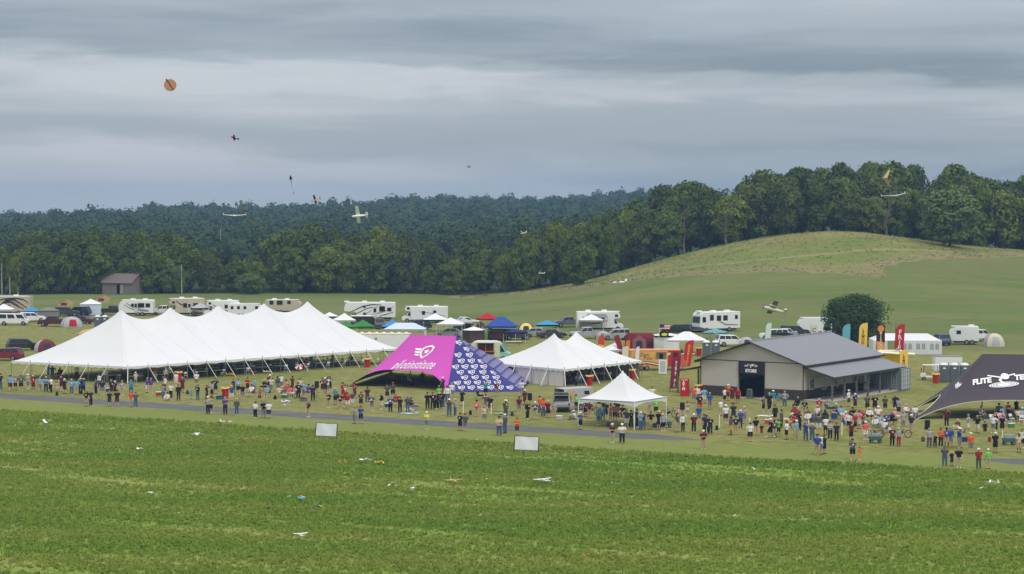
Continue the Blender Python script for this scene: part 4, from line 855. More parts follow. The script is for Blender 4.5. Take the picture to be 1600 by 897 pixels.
def place_rvs():
    # big bus with dark swirls (left edge)
    r = rv('classA', GP(3, 491), math.pi * .985, 'beige coach motorhome with dark swirling graphics', 11.5, 3.5, BEIGE, [], None, [], False, 2)
    for pts, w in (([(-5.2, 1.3), (-3.8, 2.2), (-2.6, 2.9), (-1.2, 2.7), (-.4, 2.1), (-1.2, 1.5), (-2.0, 1.9)], .42), ([(-4.6, 1.1), (-3.2, 1.7), (-2.0, 2.4), (-.8, 2.3), (0, 1.8), (.8, 1.2)], .36), ([(-5.5, 2.2), (-4.5, 2.9), (-3, 3.1), (-1, 3.0), (1, 2.6)], .30), ([(-2.6, 1.0), (-1.6, 1.5), (-.4, 1.2), (1.2, 1.8), (3.4, 2.8)], .3), ([(-3.8, 1.5), (-2.6, 2.4), (-1.4, 2.5), (-.9, 2.0)], .22)):
        for sg in (-1, 1): swoosh(r, sg * 1.25, pts, w)
    rv('trailer', GP(214, 493), math.pi, 'white travel trailer with dark windows behind the first tent peak', 6.6, 3.0, WHITE, [(-2.3, 2.0, .8, .7), (-1.0, 2.0, 1.2, .8), (.6, 2.0, .5, .6)], .0, ARCS(6))
    rv('classC', GP(290, 493), math.pi * 1.08, 'tan motorhome with dark windscreen behind the second tent peak', 7.2, 3.3, BEIGE, [(-1.8, 2.0, .9, .8), (.2, 2.0, .7, .8)], -.6, [([(-3, 1.1), (-1, 1.4), (1, 2.2), (2, 2.9)], .25, SWO)])
    rv('classC', GP(346, 495), math.pi, 'small white motorhome between the tent peaks', 6.4, 3.1, WHITE, [(-1.2, 2.0, .8, .6)], None, ARCS(5))
    rv('trailer', GP(384, 496), 0.0, 'low white travel trailer with four small windows', 6.4, 2.6, WHITE, [(-2.4, 1.9, .45, .5), (-1.2, 1.9, .45, .5), (0, 1.9, .45, .5), (2.2, 1.9, .5, .5)], None, [], False, 1)
    rv('trailer', GP(443, 490), 0.0, 'beige travel trailer roof showing past the last tent peak', 7.0, 2.7, BEIGE, W3, None, [], False, 2)
    rv('fifth', GP(578, 501), math.pi, 'large white fifth wheel caravan with black curved stripes', 9.3, 3.35, WHITE, [(-3.6, 2.1, .7, .6), (-2.3, 2.2, 1.0, .9), (.9, 2.6, .4, .4), (.9, 1.3, .4, .4)], -1.0, [([(3.8, 1.5), (2.8, 1.9), (1.4, 2.6), (-.6, 3.0), (-2.2, 2.9)], .22, SWO), ([(3.4, 1.0), (2, 1.5), (.4, 2.3), (-1.6, 2.6)], .16, SWO), ([(0, 1.0), (-1.5, 1.4), (-3.2, 1.9), (-4.4, 2.7)], .2, SWG), ([(-1.8, .9), (-3, 1.2), (-4.3, 1.6)], .16, SWO), ([(1.6, .9), (.6, 1.3), (-.4, 2.0)], .18, SWG)], False, 3)
    rv('classC', GP(664, 504), math.pi, 'white motorhome with pale swirls and a raised awning arm', 8.2, 2.9, WHITE, [(-1.8, 1.9, .5, .6), (.2, 1.8, .5, .6)], None, [([(-3.8, 1.2), (-1.5, 1.7), (1, 2.0)], .14, SWG)], False, 2)
    rv('classC', GP(937, 517), 0.05, 'white motorhome with overhead bunk and grey awning', 7.8, 3.25, WHITE, [(-2.6, 2.1, .7, .6), (-.9, 2.1, .8, .6)], .4, [([(-2, 1.2), (0, 1.4), (1.2, 1.8)], .2, M('red_graphic', (140, 40, 50), .5))], -1, 2)
    rv('classA', GP(1119, 518), math.pi * 1.16, 'tall white coach motorhome with wide windscreen on the green field', 8.0, 3.3, WHITE, [(-1.0, 2.3, .8, .8), (.3, 2.3, .8, .8), (1.7, 2.4, .7, .9), (-3.2, 2.4, .5, .6), (3.2, 2.1, .6, .8)], None, [([(-3.5, 1.1), (-1, 1.2), (.4, 1.9)], .28, SWG)], False, 3)
    rv('trailer', GP(1276, 524), math.pi, 'white travel trailer partly behind the round tree', 6.2, 2.9, WHITE, [(-1.6, 2.1, .6, .6), (-1.4, 1.2, .9, .5)], None, [], False, 1)
    rv('trailer', GP(1506, 538), math.pi * .94, 'small plain white camper trailer beside a white pickup', 4.4, 2.75, WHITE, [(.8, 1.9, .6, .5)], None, [], False, 1)
place_rvs()
def place_cars():
    c = lambda k, col, px, py, deg, lab, **kw: car(k, col, GP(px, py), R(deg), lab, **kw)
    c('suv', 'red', 8, 563, 172, 'red SUV parked beyond the corner of the long tent')
    c('suv', 'black', 37, 547, 25, 'black SUV parked beside the red and grey dome tent')
    c('van', 'white', 22, 508, 4, 'white van with its black side door open'); c('suv', 'white', 50, 503, 15, 'white SUV in front of the blue canopy')
    c('pickup', 'maroon', 86, 510, 175, 'dark maroon pickup beside the grey and red tent'); c('sedan', 'maroon', 126, 506, 160, 'maroon car behind the grey and red tent')
    c('suv', 'darkgrey', 104, 494, 10, 'dark grey SUV carrying a tan roof tent'); c('pickup', 'black', 174, 492, 8, 'black pickup behind the white walled canopy')
    c('suv', 'navy', 122, 493, 170, 'navy SUV beside the white walled canopy'); c('pickup', 'white', 258, 492, 178, 'white pickup behind the long tent ridge')
    c('suv', 'grey', 591, 513, 100, 'grey SUV between green and blue canopies'); c('sedan', 'silver', 702, 527, 170, 'pale silver car beneath a white canopy')
    c('sedan', 'black', 731, 516, 20, 'black car beside the brown screen shelter'); c('pickup', 'maroon', 780, 532, 75, 'maroon pickup beneath the royal blue canopy'); c('suv', 'darkgrey', 806, 531, 20, 'dark grey SUV under the dark blue canopy')
    c('sedan', 'silver', 836, 526, 165, 'silver car beside the yellow and navy tent'); c('pickup', 'grey', 890, 511, 195, 'grey pickup parked behind the bunk motorhome')
    c('pickup', 'silver', 919, 529, 195, 'silver pickup left of a small white tent'); c('suv', 'silver', 962, 531, 190, 'silver SUV right of a small white tent'); c('suv', 'black', 1057, 523, 170, 'black SUV beside the flagpole canopy')
    c('suv', 'white', 1143, 541, 10, 'white SUV with its rear hatch open', open_hatch=True); c('suv', 'darkgrey', 1241, 525, 30, 'dark grey SUV beyond the store roof'); c('sedan', 'silver', 1224, 527, 170, 'silver car beside a dark canopy beyond the roof')
    c('suv', 'blue', 1470, 539, 95, 'slate blue SUV at the end of the party tent'); c('pickup', 'white', 1528, 533, 20, 'white pickup hitched beside the plain camper')
    c('sedan', 'white', 728, 508, 10, 'white car behind the cluster of white canopies'); c('suv', 'white', 1210, 531, 175, 'white SUV roof just beyond the store ridge')
    c('sedan', 'darkgrey', 862, 528, 20, 'dark grey car in front of the cyan canopy'); c('suv', 'navy', 652, 515, 185, 'navy SUV behind the wide white canopy')
place_cars()
# ================================================================== CANOPIES AND CAMPING TENTS
def cloth(name, rgb): return M('cloth_' + name, rgb, .8, var=.05, scale=1, spec=.15)
CL = {'white': (228, 229, 230), 'blue': (58, 84, 160), 'cyan': (70, 150, 196), 'green': (56, 130, 62), 'navy': (44, 52, 96), 'red': (176, 42, 48), 'grey': (128, 128, 124), 'teal': (110, 160, 164), 'dark': (60, 60, 66), 'skyblue': (76, 140, 200), 'tan': (190, 160, 116), 'maroon': (118, 46, 52), 'brown': (84, 66, 62), 'paleblue': (206, 216, 234), 'yellow': (226, 208, 120), 'cream': (206, 198, 176), 'lightgrey': (176, 176, 180), 'lime': (150, 200, 120), 'ochre': (150, 130, 90)}
def canopy(px, py, col, label, w=3.0, d=3.0, deg=0, eave=2.05, peak=3.0, walls='', wall_col=None, ridge=0., name='pop_up_canopy'):
    P = GP(px, py); root = thing(name, label, 'canopy', P, R(deg)); m = cloth(col, CL[col]); x, y = w / 2, d / 2
    def f(u, v):
        X, Y = (u - .5) * w, (v - .5) * d; dd = max(max(0, abs(X) - ridge / 2) / (x - ridge / 2), abs(Y) / y); return V(X, Y, eave + (peak - eave) * (1 - dd) ** 1.12)
    MB().grid(f, 16, 12).build('roof', m, root, False)
    for a, b in (((-x, -y), (x, -y)), ((x, -y), (x, y)), ((x, y), (-x, y)), ((-x, y), (-x, -y))):
        MB().plate([(a[0], a[1], eave + .005), (b[0], b[1], eave + .005), (b[0], b[1], eave - .24), (a[0], a[1], eave - .24)], (0, 0, 0.001), 1).build('valance', m, root)
        MB().bar((a[0] * .985, a[1] * .985, 0), (a[0] * .985, a[1] * .985, eave - .02), .025, 4).build('leg', WHITE if col != 'dark' else DARKMET, root)
    wm = cloth(wall_col, CL[wall_col]) if wall_col else m
    for s in walls:
        a, b = {'f': ((-x, -y), (x, -y)), 'r': ((x, -y), (x, y)), 'b': ((x, y), (-x, y)), 'l': ((-x, y), (-x, -y))}[s]
        MB().grid(lambda s_, t_: V((a[0] + (b[0] - a[0]) * s_) * .99, (a[1] + (b[1] - a[1]) * s_) * .99 + .03 * math.sin(s_ * 22) * (1 - t_), .03 + (eave - .25) * t_), 16, 3).build('wall', wm, root, True)
    return root
def dome(px, py, c1, c2, label, w=3.0, d=2.6, h=1.8, deg=0, c3=None, pw=1.7):
    P = GP(px, py); root = thing('dome_tent', label, 'tent', P, R(deg)); m1, m2 = cloth(c1, CL[c1]), cloth(c2, CL[c2])
    def f(u, v):
        a = 2 * math.pi * u; ca, sa = math.cos(a), math.sin(a); sq = 1 / max(abs(ca), abs(sa)) ** .55; r = 1 - v ** pw if False else math.cos(v * math.pi / 2) ** .85
        return V(ca * sq * w / 2 * r, sa * sq * d / 2 * r, .02 + h * math.sin(v * math.pi / 2) ** .9)
    n = 32
    MB().grid(f, n, 10, lambda u, v: (int(u * 4 + .5) % 2 == 0)).build('fly_panel', m1, root, True); MB().grid(f, n, 10, lambda u, v: (int(u * 4 + .5) % 2 == 1)).build('side_panel', m2, root, True)
    g = lambda s, t: f(.75 + (s - .5) * .11, .04 + t * .46) * 1.012
    MB().grid(g, 6, 5).build('door', cloth(c3 or 'dark', CL[c3 or 'dark']), root, True)
    for k in (0, 1):
        pl = MB(); pts = [f(.125 + k * .25, v) for v in np.linspace(0, 1, 9)] + [f(.625 + k * .25, v) for v in np.linspace(1, 0, 9)]
        for p, q in zip(pts, pts[1:]): pl.bar(p * 1.01, q * 1.01, .018, 4)
        pl.build('tent_pole', DARKMET, root)
    return root
def place_camp():
    canopy(6, 500, 'white', 'white canopy in front of the swirl-painted coach', 3.6, 3.2, 8, 2.0, 3.0); canopy(49, 498, 'skyblue', 'bright blue canopy behind the white SUV', 3.0, 3.0, 5, 1.5, 2.2)
    canopy(76, 501, 'grey', 'grey screened canopy behind the maroon pickup', 3.6, 3.2, 6, 1.9, 2.5, 'flr', 'grey'); canopy(142, 492, 'white', 'white canopy with closed walls on the camping field', 4.0, 3.4, 8, 2.15, 3.1, 'flrb', 'paleblue')
    for (px, py, lab, veh) in ((102, 494, 'tan folded-out roof tent on a dark SUV', 1.82), (160, 487, 'tan folded-out roof tent on a dark truck', 1.9)):
        P = GP(px, py); t_ = thing('roof_tent', lab, 'tent', P + V(0, 0, veh), R(12)); MB().prof_x([(-1.3, 0), (1.3, 0), (1.45, .7), (.2, 1.35), (-1.3, .75)], -.7, .7).build('shell', cloth('tan', CL['tan']), t_); MB().plate([(-.8, -.72, .25), (.3, -.72, .25), (.3, -.72, .75), (-.8, -.72, .75)], (0, -1, 0), .02).build('window', cloth('brown', CL['brown']), t_); MB().plate([(-1.5, -.8, .72), (.2, -.8, 1.38), (.2, .8, 1.38), (-1.5, .8, .72)], (0, 0, 1), .03).build('fly', cloth('ochre', CL['ochre']), t_)
    dome(112, 511, 'lightgrey', 'lightgrey', 'grey dome tent with a red door beside the maroon pickup', 3.8, 3.2, 1.8, 20, 'red'); dome(71, 549, 'maroon', 'lightgrey', 'maroon and grey dome tent beside the black SUV', 3.2, 3.0, 1.7, 25)
    # beige sun awning with poles
    P = GP(136, 537); t_ = thing('sun_awning', 'beige sun awning stretched on poles behind the long tent', 'awning', P); MB().plate([(-1.3, -1, 1.5), (1.4, -1.2, 1.9), (1.6, 1.4, 2.4), (-.9, 1.4, 2.0)], (0, 0, 1), .02).build('sheet', cloth('tan', CL['tan']), t_)
    for a in ((-1.28, -1, 1.5), (1.38, -1.2, 1.9), (1.55, 1.35, 2.4), (-.88, 1.35, 2.0)): MB().bar((a[0], a[1], 0), a, .025, 5).build('pole', DARKMET, t_)
    canopy(313, 494, 'lightgrey', 'grey canopy roof beside the tan motorhome', 3.4, 3, 0, 1.6, 2.6)
    canopy(515, 509, 'white', 'small white canopy just past the last tent peak', 2.8, 2.8, 0, 1.7, 2.4); canopy(538, 518, 'white', 'white canopy in front of the fifth wheel caravan', 3.6, 3.4, 10, 2.0, 3.1)
    canopy(541, 530, 'green', 'dark green canopy half hidden by the long tent', 3.2, 3, 12, 2.0, 2.9); canopy(567, 529, 'green', 'green canopy with swept roof before the dark trailer', 3.6, 3.2, 8, 2.0, 3.0)
    canopy(613, 524, 'skyblue', 'sky blue domed canopy beside the grey SUV', 3.4, 3.2, 0, 1.5, 2.6); canopy(633, 534, 'paleblue', 'wide white canopy with pale side drapes', 6.4, 3.2, -4, 2.05, 2.95, 'r', 'paleblue', 3.0)
    canopy(680, 518, 'white', 'white canopy in front of the swirl motorhome', 3.9, 3.4, 0, 2.05, 3.1); canopy(704, 527, 'white', 'white canopy over the pale silver car', 4.2, 3.6, -6, 2.2, 3.2); canopy(724, 516, 'lightgrey', 'low pale grey canopy behind the brown shelter', 3.4, 3, -8, 1.4, 2.1)
    canopy(762, 518, 'red', 'red canopy behind the royal blue canopy', 3.4, 3.2, 10, 2.2, 3.2); canopy(783, 532, 'blue', 'royal blue canopy with tall hipped roof', 4.9, 3.6, -5, 2.3, 3.7, '', None, 1.2); canopy(806, 536, 'navy', 'low navy canopy beside the royal blue one', 3.4, 3, -8, 1.75, 2.2)
    dome(748, 518, 'ochre', 'tan', 'tan dome tent behind the brown shelter', 2.4, 2.4, 1.6); dome(766, 531, 'lime', 'paleblue', 'lime and white tent under the blue canopy edge', 2.2, 2.2, 1.8); dome(822, 521, 'yellow', 'navy', 'navy and yellow dome tent at the field edge', 2.9, 2.6, 1.7)
    canopy(855, 521, 'cyan', 'cyan canopy behind the two-peaked tent', 3.6, 3.2, 0, 1.5, 2.2); canopy(924, 519, 'white', 'white canopy in front of the bunk motorhome', 4.0, 3.4, -3, 2.1, 3.0, 'l', 'dark')
    dome(942, 531, 'lightgrey', 'cream', 'small off-white dome tent between silver vehicles', 2.2, 2.2, 1.4); canopy(960, 559, 'white', 'small white canopy behind the two-peaked tent corner', 3.0, 3, 20, 1.2, 2.1)
    # maroon cabin tent
    P = GP(999, 544); t_ = thing('cabin_tent', 'maroon cabin tent with gabled porch behind the food trailer', 'tent', P, R(-4)); mm = cloth('maroon', CL['maroon']); ml = M('cloth_rose', (148, 96, 98), .8)
    MB().prof_x([(-2.2, 0), (2.2, 0), (2.1, 1.5), (1.9, 2.25), (-1.9, 2.25), (-2.1, 1.5)], -1.5, 1.5, (1.4, .45, 2.3)).build('body', mm, t_); MB().add([(-1.0, -1.52, 0), (1.0, -1.52, 0), (1.0, -1.52, 1.3), (0, -1.52, 2.0), (-1.0, -1.52, 1.3), (-1, -1.9, 0), (1, -1.9, 0), (1, -1.9, 1.3), (0, -1.9, 2.0), (-1, -1.9, 1.3)], [(5, 6, 7, 8, 9), (0, 5, 9, 4), (1, 2, 7, 6), (4, 9, 8, 3), (3, 8, 7, 2)]).build('porch', ml, t_)
    MB().plate([(-.45, -1.93, .15), (.45, -1.93, .15), (.45, -1.93, .95), (.2, -1.93, 1.25), (-.2, -1.93, 1.25), (-.45, -1.93, .95)], (0, -1, 0), .02).build('window', cloth('dark', CL['dark']), t_)
    for k in (-1, 1): MB().plate([(k * 1.65 - .3, -1.53, .5), (k * 1.65 + .3, -1.53, .5), (k * 1.65 + .3, -1.53, 1.1), (k * 1.65 - .3, -1.53, 1.1)], (0, -1, 0), .02).build('window', cloth('dark', CL['dark']), t_)
    canopy(1041, 546, 'white', 'white walled canopy beside the maroon cabin tent', 3.6, 3.2, 0, 2.1, 2.5, 'flb', 'white'); canopy(1073, 553, 'white', 'broad white canopy over folding chairs behind the food trailer', 5.4, 3.6, -3, 2.05, 3.2, '', None, 1.0)
    dome(1079, 518, 'teal', 'blue', 'blue dome tent beside the tall coach motorhome', 1.9, 1.9, 1.5); canopy(1117, 534, 'teal', 'teal tarp canopy below the tall coach motorhome', 3.6, 3.2, -14, 1.5, 2.1); canopy(1096, 529, 'dark', 'black canopy beside the teal tarp', 2.8, 2.8, 0, 1.3, 1.8)
    dome(1166, 543, 'lightgrey', 'cream', 'grey dome tent beside the open-hatched SUV', 2.4, 2.2, 1.6); canopy(1217, 531, 'dark', 'dark grey canopy beyond the store roof', 3.2, 3, 0, 1.1, 1.8); dome(1553, 541, 'cream', 'lightgrey', 'cream dome tent alone on the green field', 3.2, 3.0, 1.95, 0, 'lightgrey')
    # brown hexagonal screen shelter with white roof
    P = GP(740, 535); t_ = thing('screen_shelter', 'brown six-sided screen shelter with a white roof', 'shelter', P, R(12)); rr = 1.75
    for k in range(6):
        a, b = R(60 * k), R(60 * k + 60); A, B = V(rr * math.cos(a), rr * math.sin(a), 0), V(rr * math.cos(b), rr * math.sin(b), 0); c = (A + B) / 2 * .86 + V(0, 0, 1.0)
        MB().add([A, B, B + V(0, 0, 1.95), A + V(0, 0, 1.95), c], [(0, 1, 4), (1, 2, 4), (2, 3, 4), (3, 0, 4)]).build('wall', cloth('brown', CL['brown']), t_); MB().add([A * 1.04 + V(0, 0, 1.93), B * 1.04 + V(0, 0, 1.93), V(0, 0, 2.45)], [(0, 1, 2)]).build('roof_panel', cloth('white', CL['white']), t_)
    # party tent with window walls
    P = GP(1414, 552); t_ = thing('party_tent', 'long white party tent with arched window walls', 'tent', P, R(-3)); PLW, PD = 9.6, 5.6
    MB().prof_x([(-PLW / 2, 2.0), (PLW / 2, 2.0), (PLW / 2 - 1.6, 2.85), (-PLW / 2 + 1.6, 2.85)], -PD / 2, PD / 2, (2.0, .96, 2.86)).build('roof', WHITE_CLOTH, t_)
    wm = cloth('wallwhite', (214, 216, 220))
    for k in range(5):
        x0 = -PLW / 2 + k * PLW / 5; x1 = x0 + PLW / 5
        if k == 1: continue
        MB().plate([(x0 + .03, -PD / 2, .03), (x1 - .03, -PD / 2, .03), (x1 - .03, -PD / 2, 2.0), (x0 + .03, -PD / 2, 2.0)], (0, 1, 0), .02).build('wall', wm, t_)
        for j in (0, 1):
            c = x0 + .55 + j * .75; pts = [(c - .24, -PD / 2 - .01, .75)] + [(c + .24 * math.cos(q), -PD / 2 - .01, 1.35 + .26 * math.sin(q)) for q in np.linspace(math.pi, 0, 7)] + [(c + .24, -PD / 2 - .01, .75)]
            pane = MB().plate(pts, (0, -1, 0), .01).build('window', M('clear_vinyl', (150, 160, 166), .2), t_); MB().box((c, -PD / 2 - .025, 1.15), (.03, .01, .85)).build('window_bar', WHITE, pane)
    for sx in (-1, 1): MB().plate([(sx * PLW / 2, -PD / 2 + .05, .03), (sx * PLW / 2, PD / 2, .03), (sx * PLW / 2, PD / 2, 2.0), (sx * PLW / 2, -PD / 2 + .05, 2.0)], (sx, 0, 0), .02).build('wall', wm, t_)
    for k in range(6):
        for sy in (-1, 1): MB().bar((-PLW / 2 + k * PLW / 5, sy * PD / 2, 0), (-PLW / 2 + k * PLW / 5, sy * PD / 2, 2.05), .035, 5).build('post', WHITE, t_)
place_camp()
# ================================================================== TRAILERS, TOILETS, FLAGS, SITE FURNITURE
def trailer_box(name, label, P, rz, L, W, H, mat, z0=.5, cat='trailer', roof=None, axle=(-.4, .4)):
    root = thing(name, label, cat, P, rz); return root
def white_box_trailer():
    P = GP(595, 549); r = thing('box_trailer', 'long plain white box trailer behind the long tent end', 'trailer', P, R(-3)); MB().box((0, 0, 1.55), (8.6, 2.5, 2.0)).build('body', WHITE, r, False, 0, .05); MB().box((0, 0, 2.58), (8.7, 2.56, .08)).build('roof', M('cream_edge', (226, 216, 190), .6), r)
    for k in range(8): MB().lathe((-3.8 + k * 1.08, -.3, 2.6), [(.26, 0), (.3, .12), (.2, .22), (.02, .26)], 10).build('roof_vent', WHITE, r)
    for x in (-.6, .6):
        for s in (-1, 1): wheel(r, x, s * 1.12, .38)
    MB().box((-.55, -1.262, 1.9), (.3, .02, .3)).build('hatch', STEEL, r)
    P = GP(566, 513); r = thing('cargo_trailer', 'dark brown cargo trailer with pale top edge', 'trailer', P, 0); MB().box((0, 0, 1.25), (3.8, 2.1, 1.7)).build('body', M('dark_brown_metal', (52, 42, 42), .5), r, False, 0, .04); MB().box((0, 0, 2.14), (3.9, 2.16, .1)).build('roof', WHITE, r)
    for s in (-1, 1): wheel(r, 0, s * 1.0, .36)
    MB().bar((1.9, 0, .5), (3.0, 0, .45), .05, 5).build('hitch', DARKMET, r)
white_box_trailer()
def toilets(px, py, n, lab, deg=0, step=1.22, door=True):
    P = GP(px, py); rz = R(deg)
    for k in range(n):
        q = P + V(math.cos(rz) * step * k, math.sin(rz) * step * k, 0); r = thing('portable_toilet', lab, 'toilet', q, rz, 'portable toilets ' + lab.split(' toilet ')[-1])
        MB().box((0, 0, 1.05), (1.1, 1.1, 2.05)).build('cabin', GREYP, r, False, 0, .04); MB().lathe((0, 0, 2.07), [(.56, 0), (.56, .05), (.42, .17), (.2, .26), (.04, .28)], 14).build('roof', WHITE, r)
        d = MB().box((0, -.565, 1.0), (.86, .04, 1.86)).build('door', M('toilet_door', (92, 100, 108), .5), r)
        if door: MB().add([(x * 1.0, -.592, z) for x, z in ell(0, 1.72, .2, .1, 14)], [tuple(range(14))]).build('door_sign', PRINTW, d)
        MB().bar((.48, -.5, 2.0), (.48, -.5, 2.45), .04, 6).build('vent_pipe', GREYP, r)
toilets(153, 514, 2, 'grey portable toilet with white roof beside the long tent roof', 4); toilets(1104, 558, 2, 'grey portable toilet with white roof beyond the store gable', 0, 1.27); toilets(1475, 597, 3, 'grey portable toilet with signed door behind the black tent', -6)
def bin_(px, py, lab, s=1.0):
    r = thing('rubbish_bin', lab, 'bin', GP(px, py)); MB().lathe((0, 0, 0), [(.30 * s, 0), (.34 * s, .5 * s), (.38 * s, .95 * s), (.40 * s, .98 * s)], 12).build('drum', REDP, r, False); MB().box((0, 0, 1.06 * s), (.86 * s, .86 * s, .16 * s)).build('lid', YELLOWC, r, False, 0, .03); MB().box((0, -.445 * s, 1.06 * s), (.3 * s, .02, .1 * s)).build('lid_label', PRINTW, r); MB().lathe((0, 0, 1.14 * s), [(.2 * s, 0), (.2 * s, .015)], 12).build('opening', BLACK, r)
for px, py, lab in ((352, 622, 'red bin with yellow lid on the grass among spectators'), (279, 596, 'red bin with yellow lid beside the long tent edge'), (574, 574, 'red bin with orange rim at the far end of the long tent'), (921, 602, 'red bin with yellow lid outside the two-peaked tent'), (988, 592, 'red bin with yellow lid at the two-peaked tent corner'), (1092, 556, 'red bin beside the pair of portable toilets'), (1091, 617, 'red bin with yellow lid beside the store corner'), (1462, 599, 'red bin with yellow lid beside the golf cart')): bin_(px, py, lab, 1.05)
def flag(px, py, top, col, txt, tcol, label, wpx=13, col2=None, deg=0, tsize=None, disc=False, lean=.0):
    P = GP(px, py); s = ppm(P); H = (py - top) / s; w = wpx / s; r = thing('feather_flag', label, 'flag', P, R(deg)); m = M('flag_' + label.split(' feather')[0].replace(' ', '_'), col, .8, var=.06, scale=2)
    MB().bar((-w / 2 - .04, 0, 0), (-w / 2 - .02 + lean * H, 0, H), .025, 5).build('pole', DARKMET, r)
    b0 = H * .08
    L = [(-w / 2 + lean * z, z) for z in np.linspace(b0, H * .86, 6)] + [(-w * .38 + lean * H, H * .93), (-w * .1 + lean * H, H * .98), (w * .45 + lean * H, H)]; Rr = [(w / 2 + lean * z, z) for z in np.linspace(H * .95, b0 + .1 * w, 6)]
    poly = L + Rr; n = len(poly); MB().add([(x, -.012, z) for x, z in poly] + [(x, .012, z) for x, z in poly], [tuple(range(n)), tuple(range(n, 2 * n))[::-1]] + [(i, (i + 1) % n, n + (i + 1) % n, n + i) for i in range(n)]).build('cloth', m, r)
    if col2: MB().add([(-w / 2 + lean * b0, -.02, b0), (w / 2 + lean * b0, -.02, b0 + .05), (w / 2 + lean * H * .55, -.02, H * .5), (-w / 2 + lean * H * .55, -.02, H * .55)], [(0, 1, 2, 3)]).build('lower_band', M('flag_band_%d_%d_%d' % col2, col2, .8), r)
    if txt:
        mb = MB(); n = len(txt); st = (H * .80 - b0) / n; sz = tsize or min(st * 1.25, w * .95)
        for i, ch in enumerate(txt):
            if ch == ' ': continue
            vs, fs = text_mesh(ch, sz, 0, .012); z = H * .84 - st * (i + .5); mb.add([(x + lean * z, -.03, y + z) for x, y, _ in vs], fs)
        mb.build('lettering', M('ink_%d_%d_%d' % tcol, tcol, .8), r)
    if disc: MB().add([(x, -.034, z) for x, z in ell(0, H * .90, w * .40, w * .40, 16)], [tuple(range(16))]).build('emblem', M('orange_disc', (226, 140, 70), .8), r)
MAR, RED_, YEL, WHT, BRN = (140, 34, 62), (196, 40, 36), (244, 206, 92), (244, 240, 236), (120, 50, 20)
flag(1053, 612, 555, MAR, 'FIRST AID', WHT, 'maroon feather flag reading FIRST AID beside the store', 13, lean=.08); flag(1072, 577, 531, RED_, 'BURRITOS', (240, 190, 70), 'red and orange feather flag with yellow lettering by the food trailer', 12, None, 0, lean=.14)
flag(1321, 562, 506, (104, 176, 190), '', (60, 110, 130), 'teal and yellow feather flag in front of the round tree', 12, (226, 214, 120), lean=.03); flag(1347, 560, 504, YEL, 'LEMONADE', BRN, 'tall yellow feather flag reading LEMONADE in front of the round tree', 13, None, lean=.04)
flag(1376, 563, 508, (60, 36, 24), 'BISCOFF', (240, 226, 190), 'brown feather flag with an orange disc on top', 13, (226, 150, 80), disc=True); flag(1404, 563, 506, (184, 42, 46), 'FRIES', WHT, 'red feather flag reading FRIES before the party tent', 14, lean=.05); flag(1411, 592, 546, YEL, 'LEMONADE', BRN, 'yellow feather flag reading LEMONADE behind the porch roof', 13, lean=.03)
flag(1199, 541, 504, (206, 226, 216), '', (120, 160, 160), 'pale mint feather flag beyond the store roof', 9, lean=.06); flag(1272, 534, 507, (230, 224, 206), 'CL', (90, 110, 90), 'cream feather flag with red edge beyond the store roof', 10)
flag(940, 556, 523, (208, 74, 34), '', WHT, 'orange feather flag behind the two-peaked tent', 9, (240, 190, 60)); flag(974, 560, 523, (150, 34, 52), '', WHT, 'leaning maroon feather flag behind the two-peaked tent', 8, None, lean=-.30); flag(981, 566, 531, (226, 120, 40), '', WHT, 'short orange and red feather flag by the food trailer', 7, (200, 50, 40)); flag(977, 568, 541, (214, 222, 196), '', WHT, 'pale green feather flag beside the small white canopy', 10); flag(994, 580, 541, (228, 226, 226), '', (180, 40, 40), 'narrow white feather flag before the food trailer', 6, None, lean=.06)
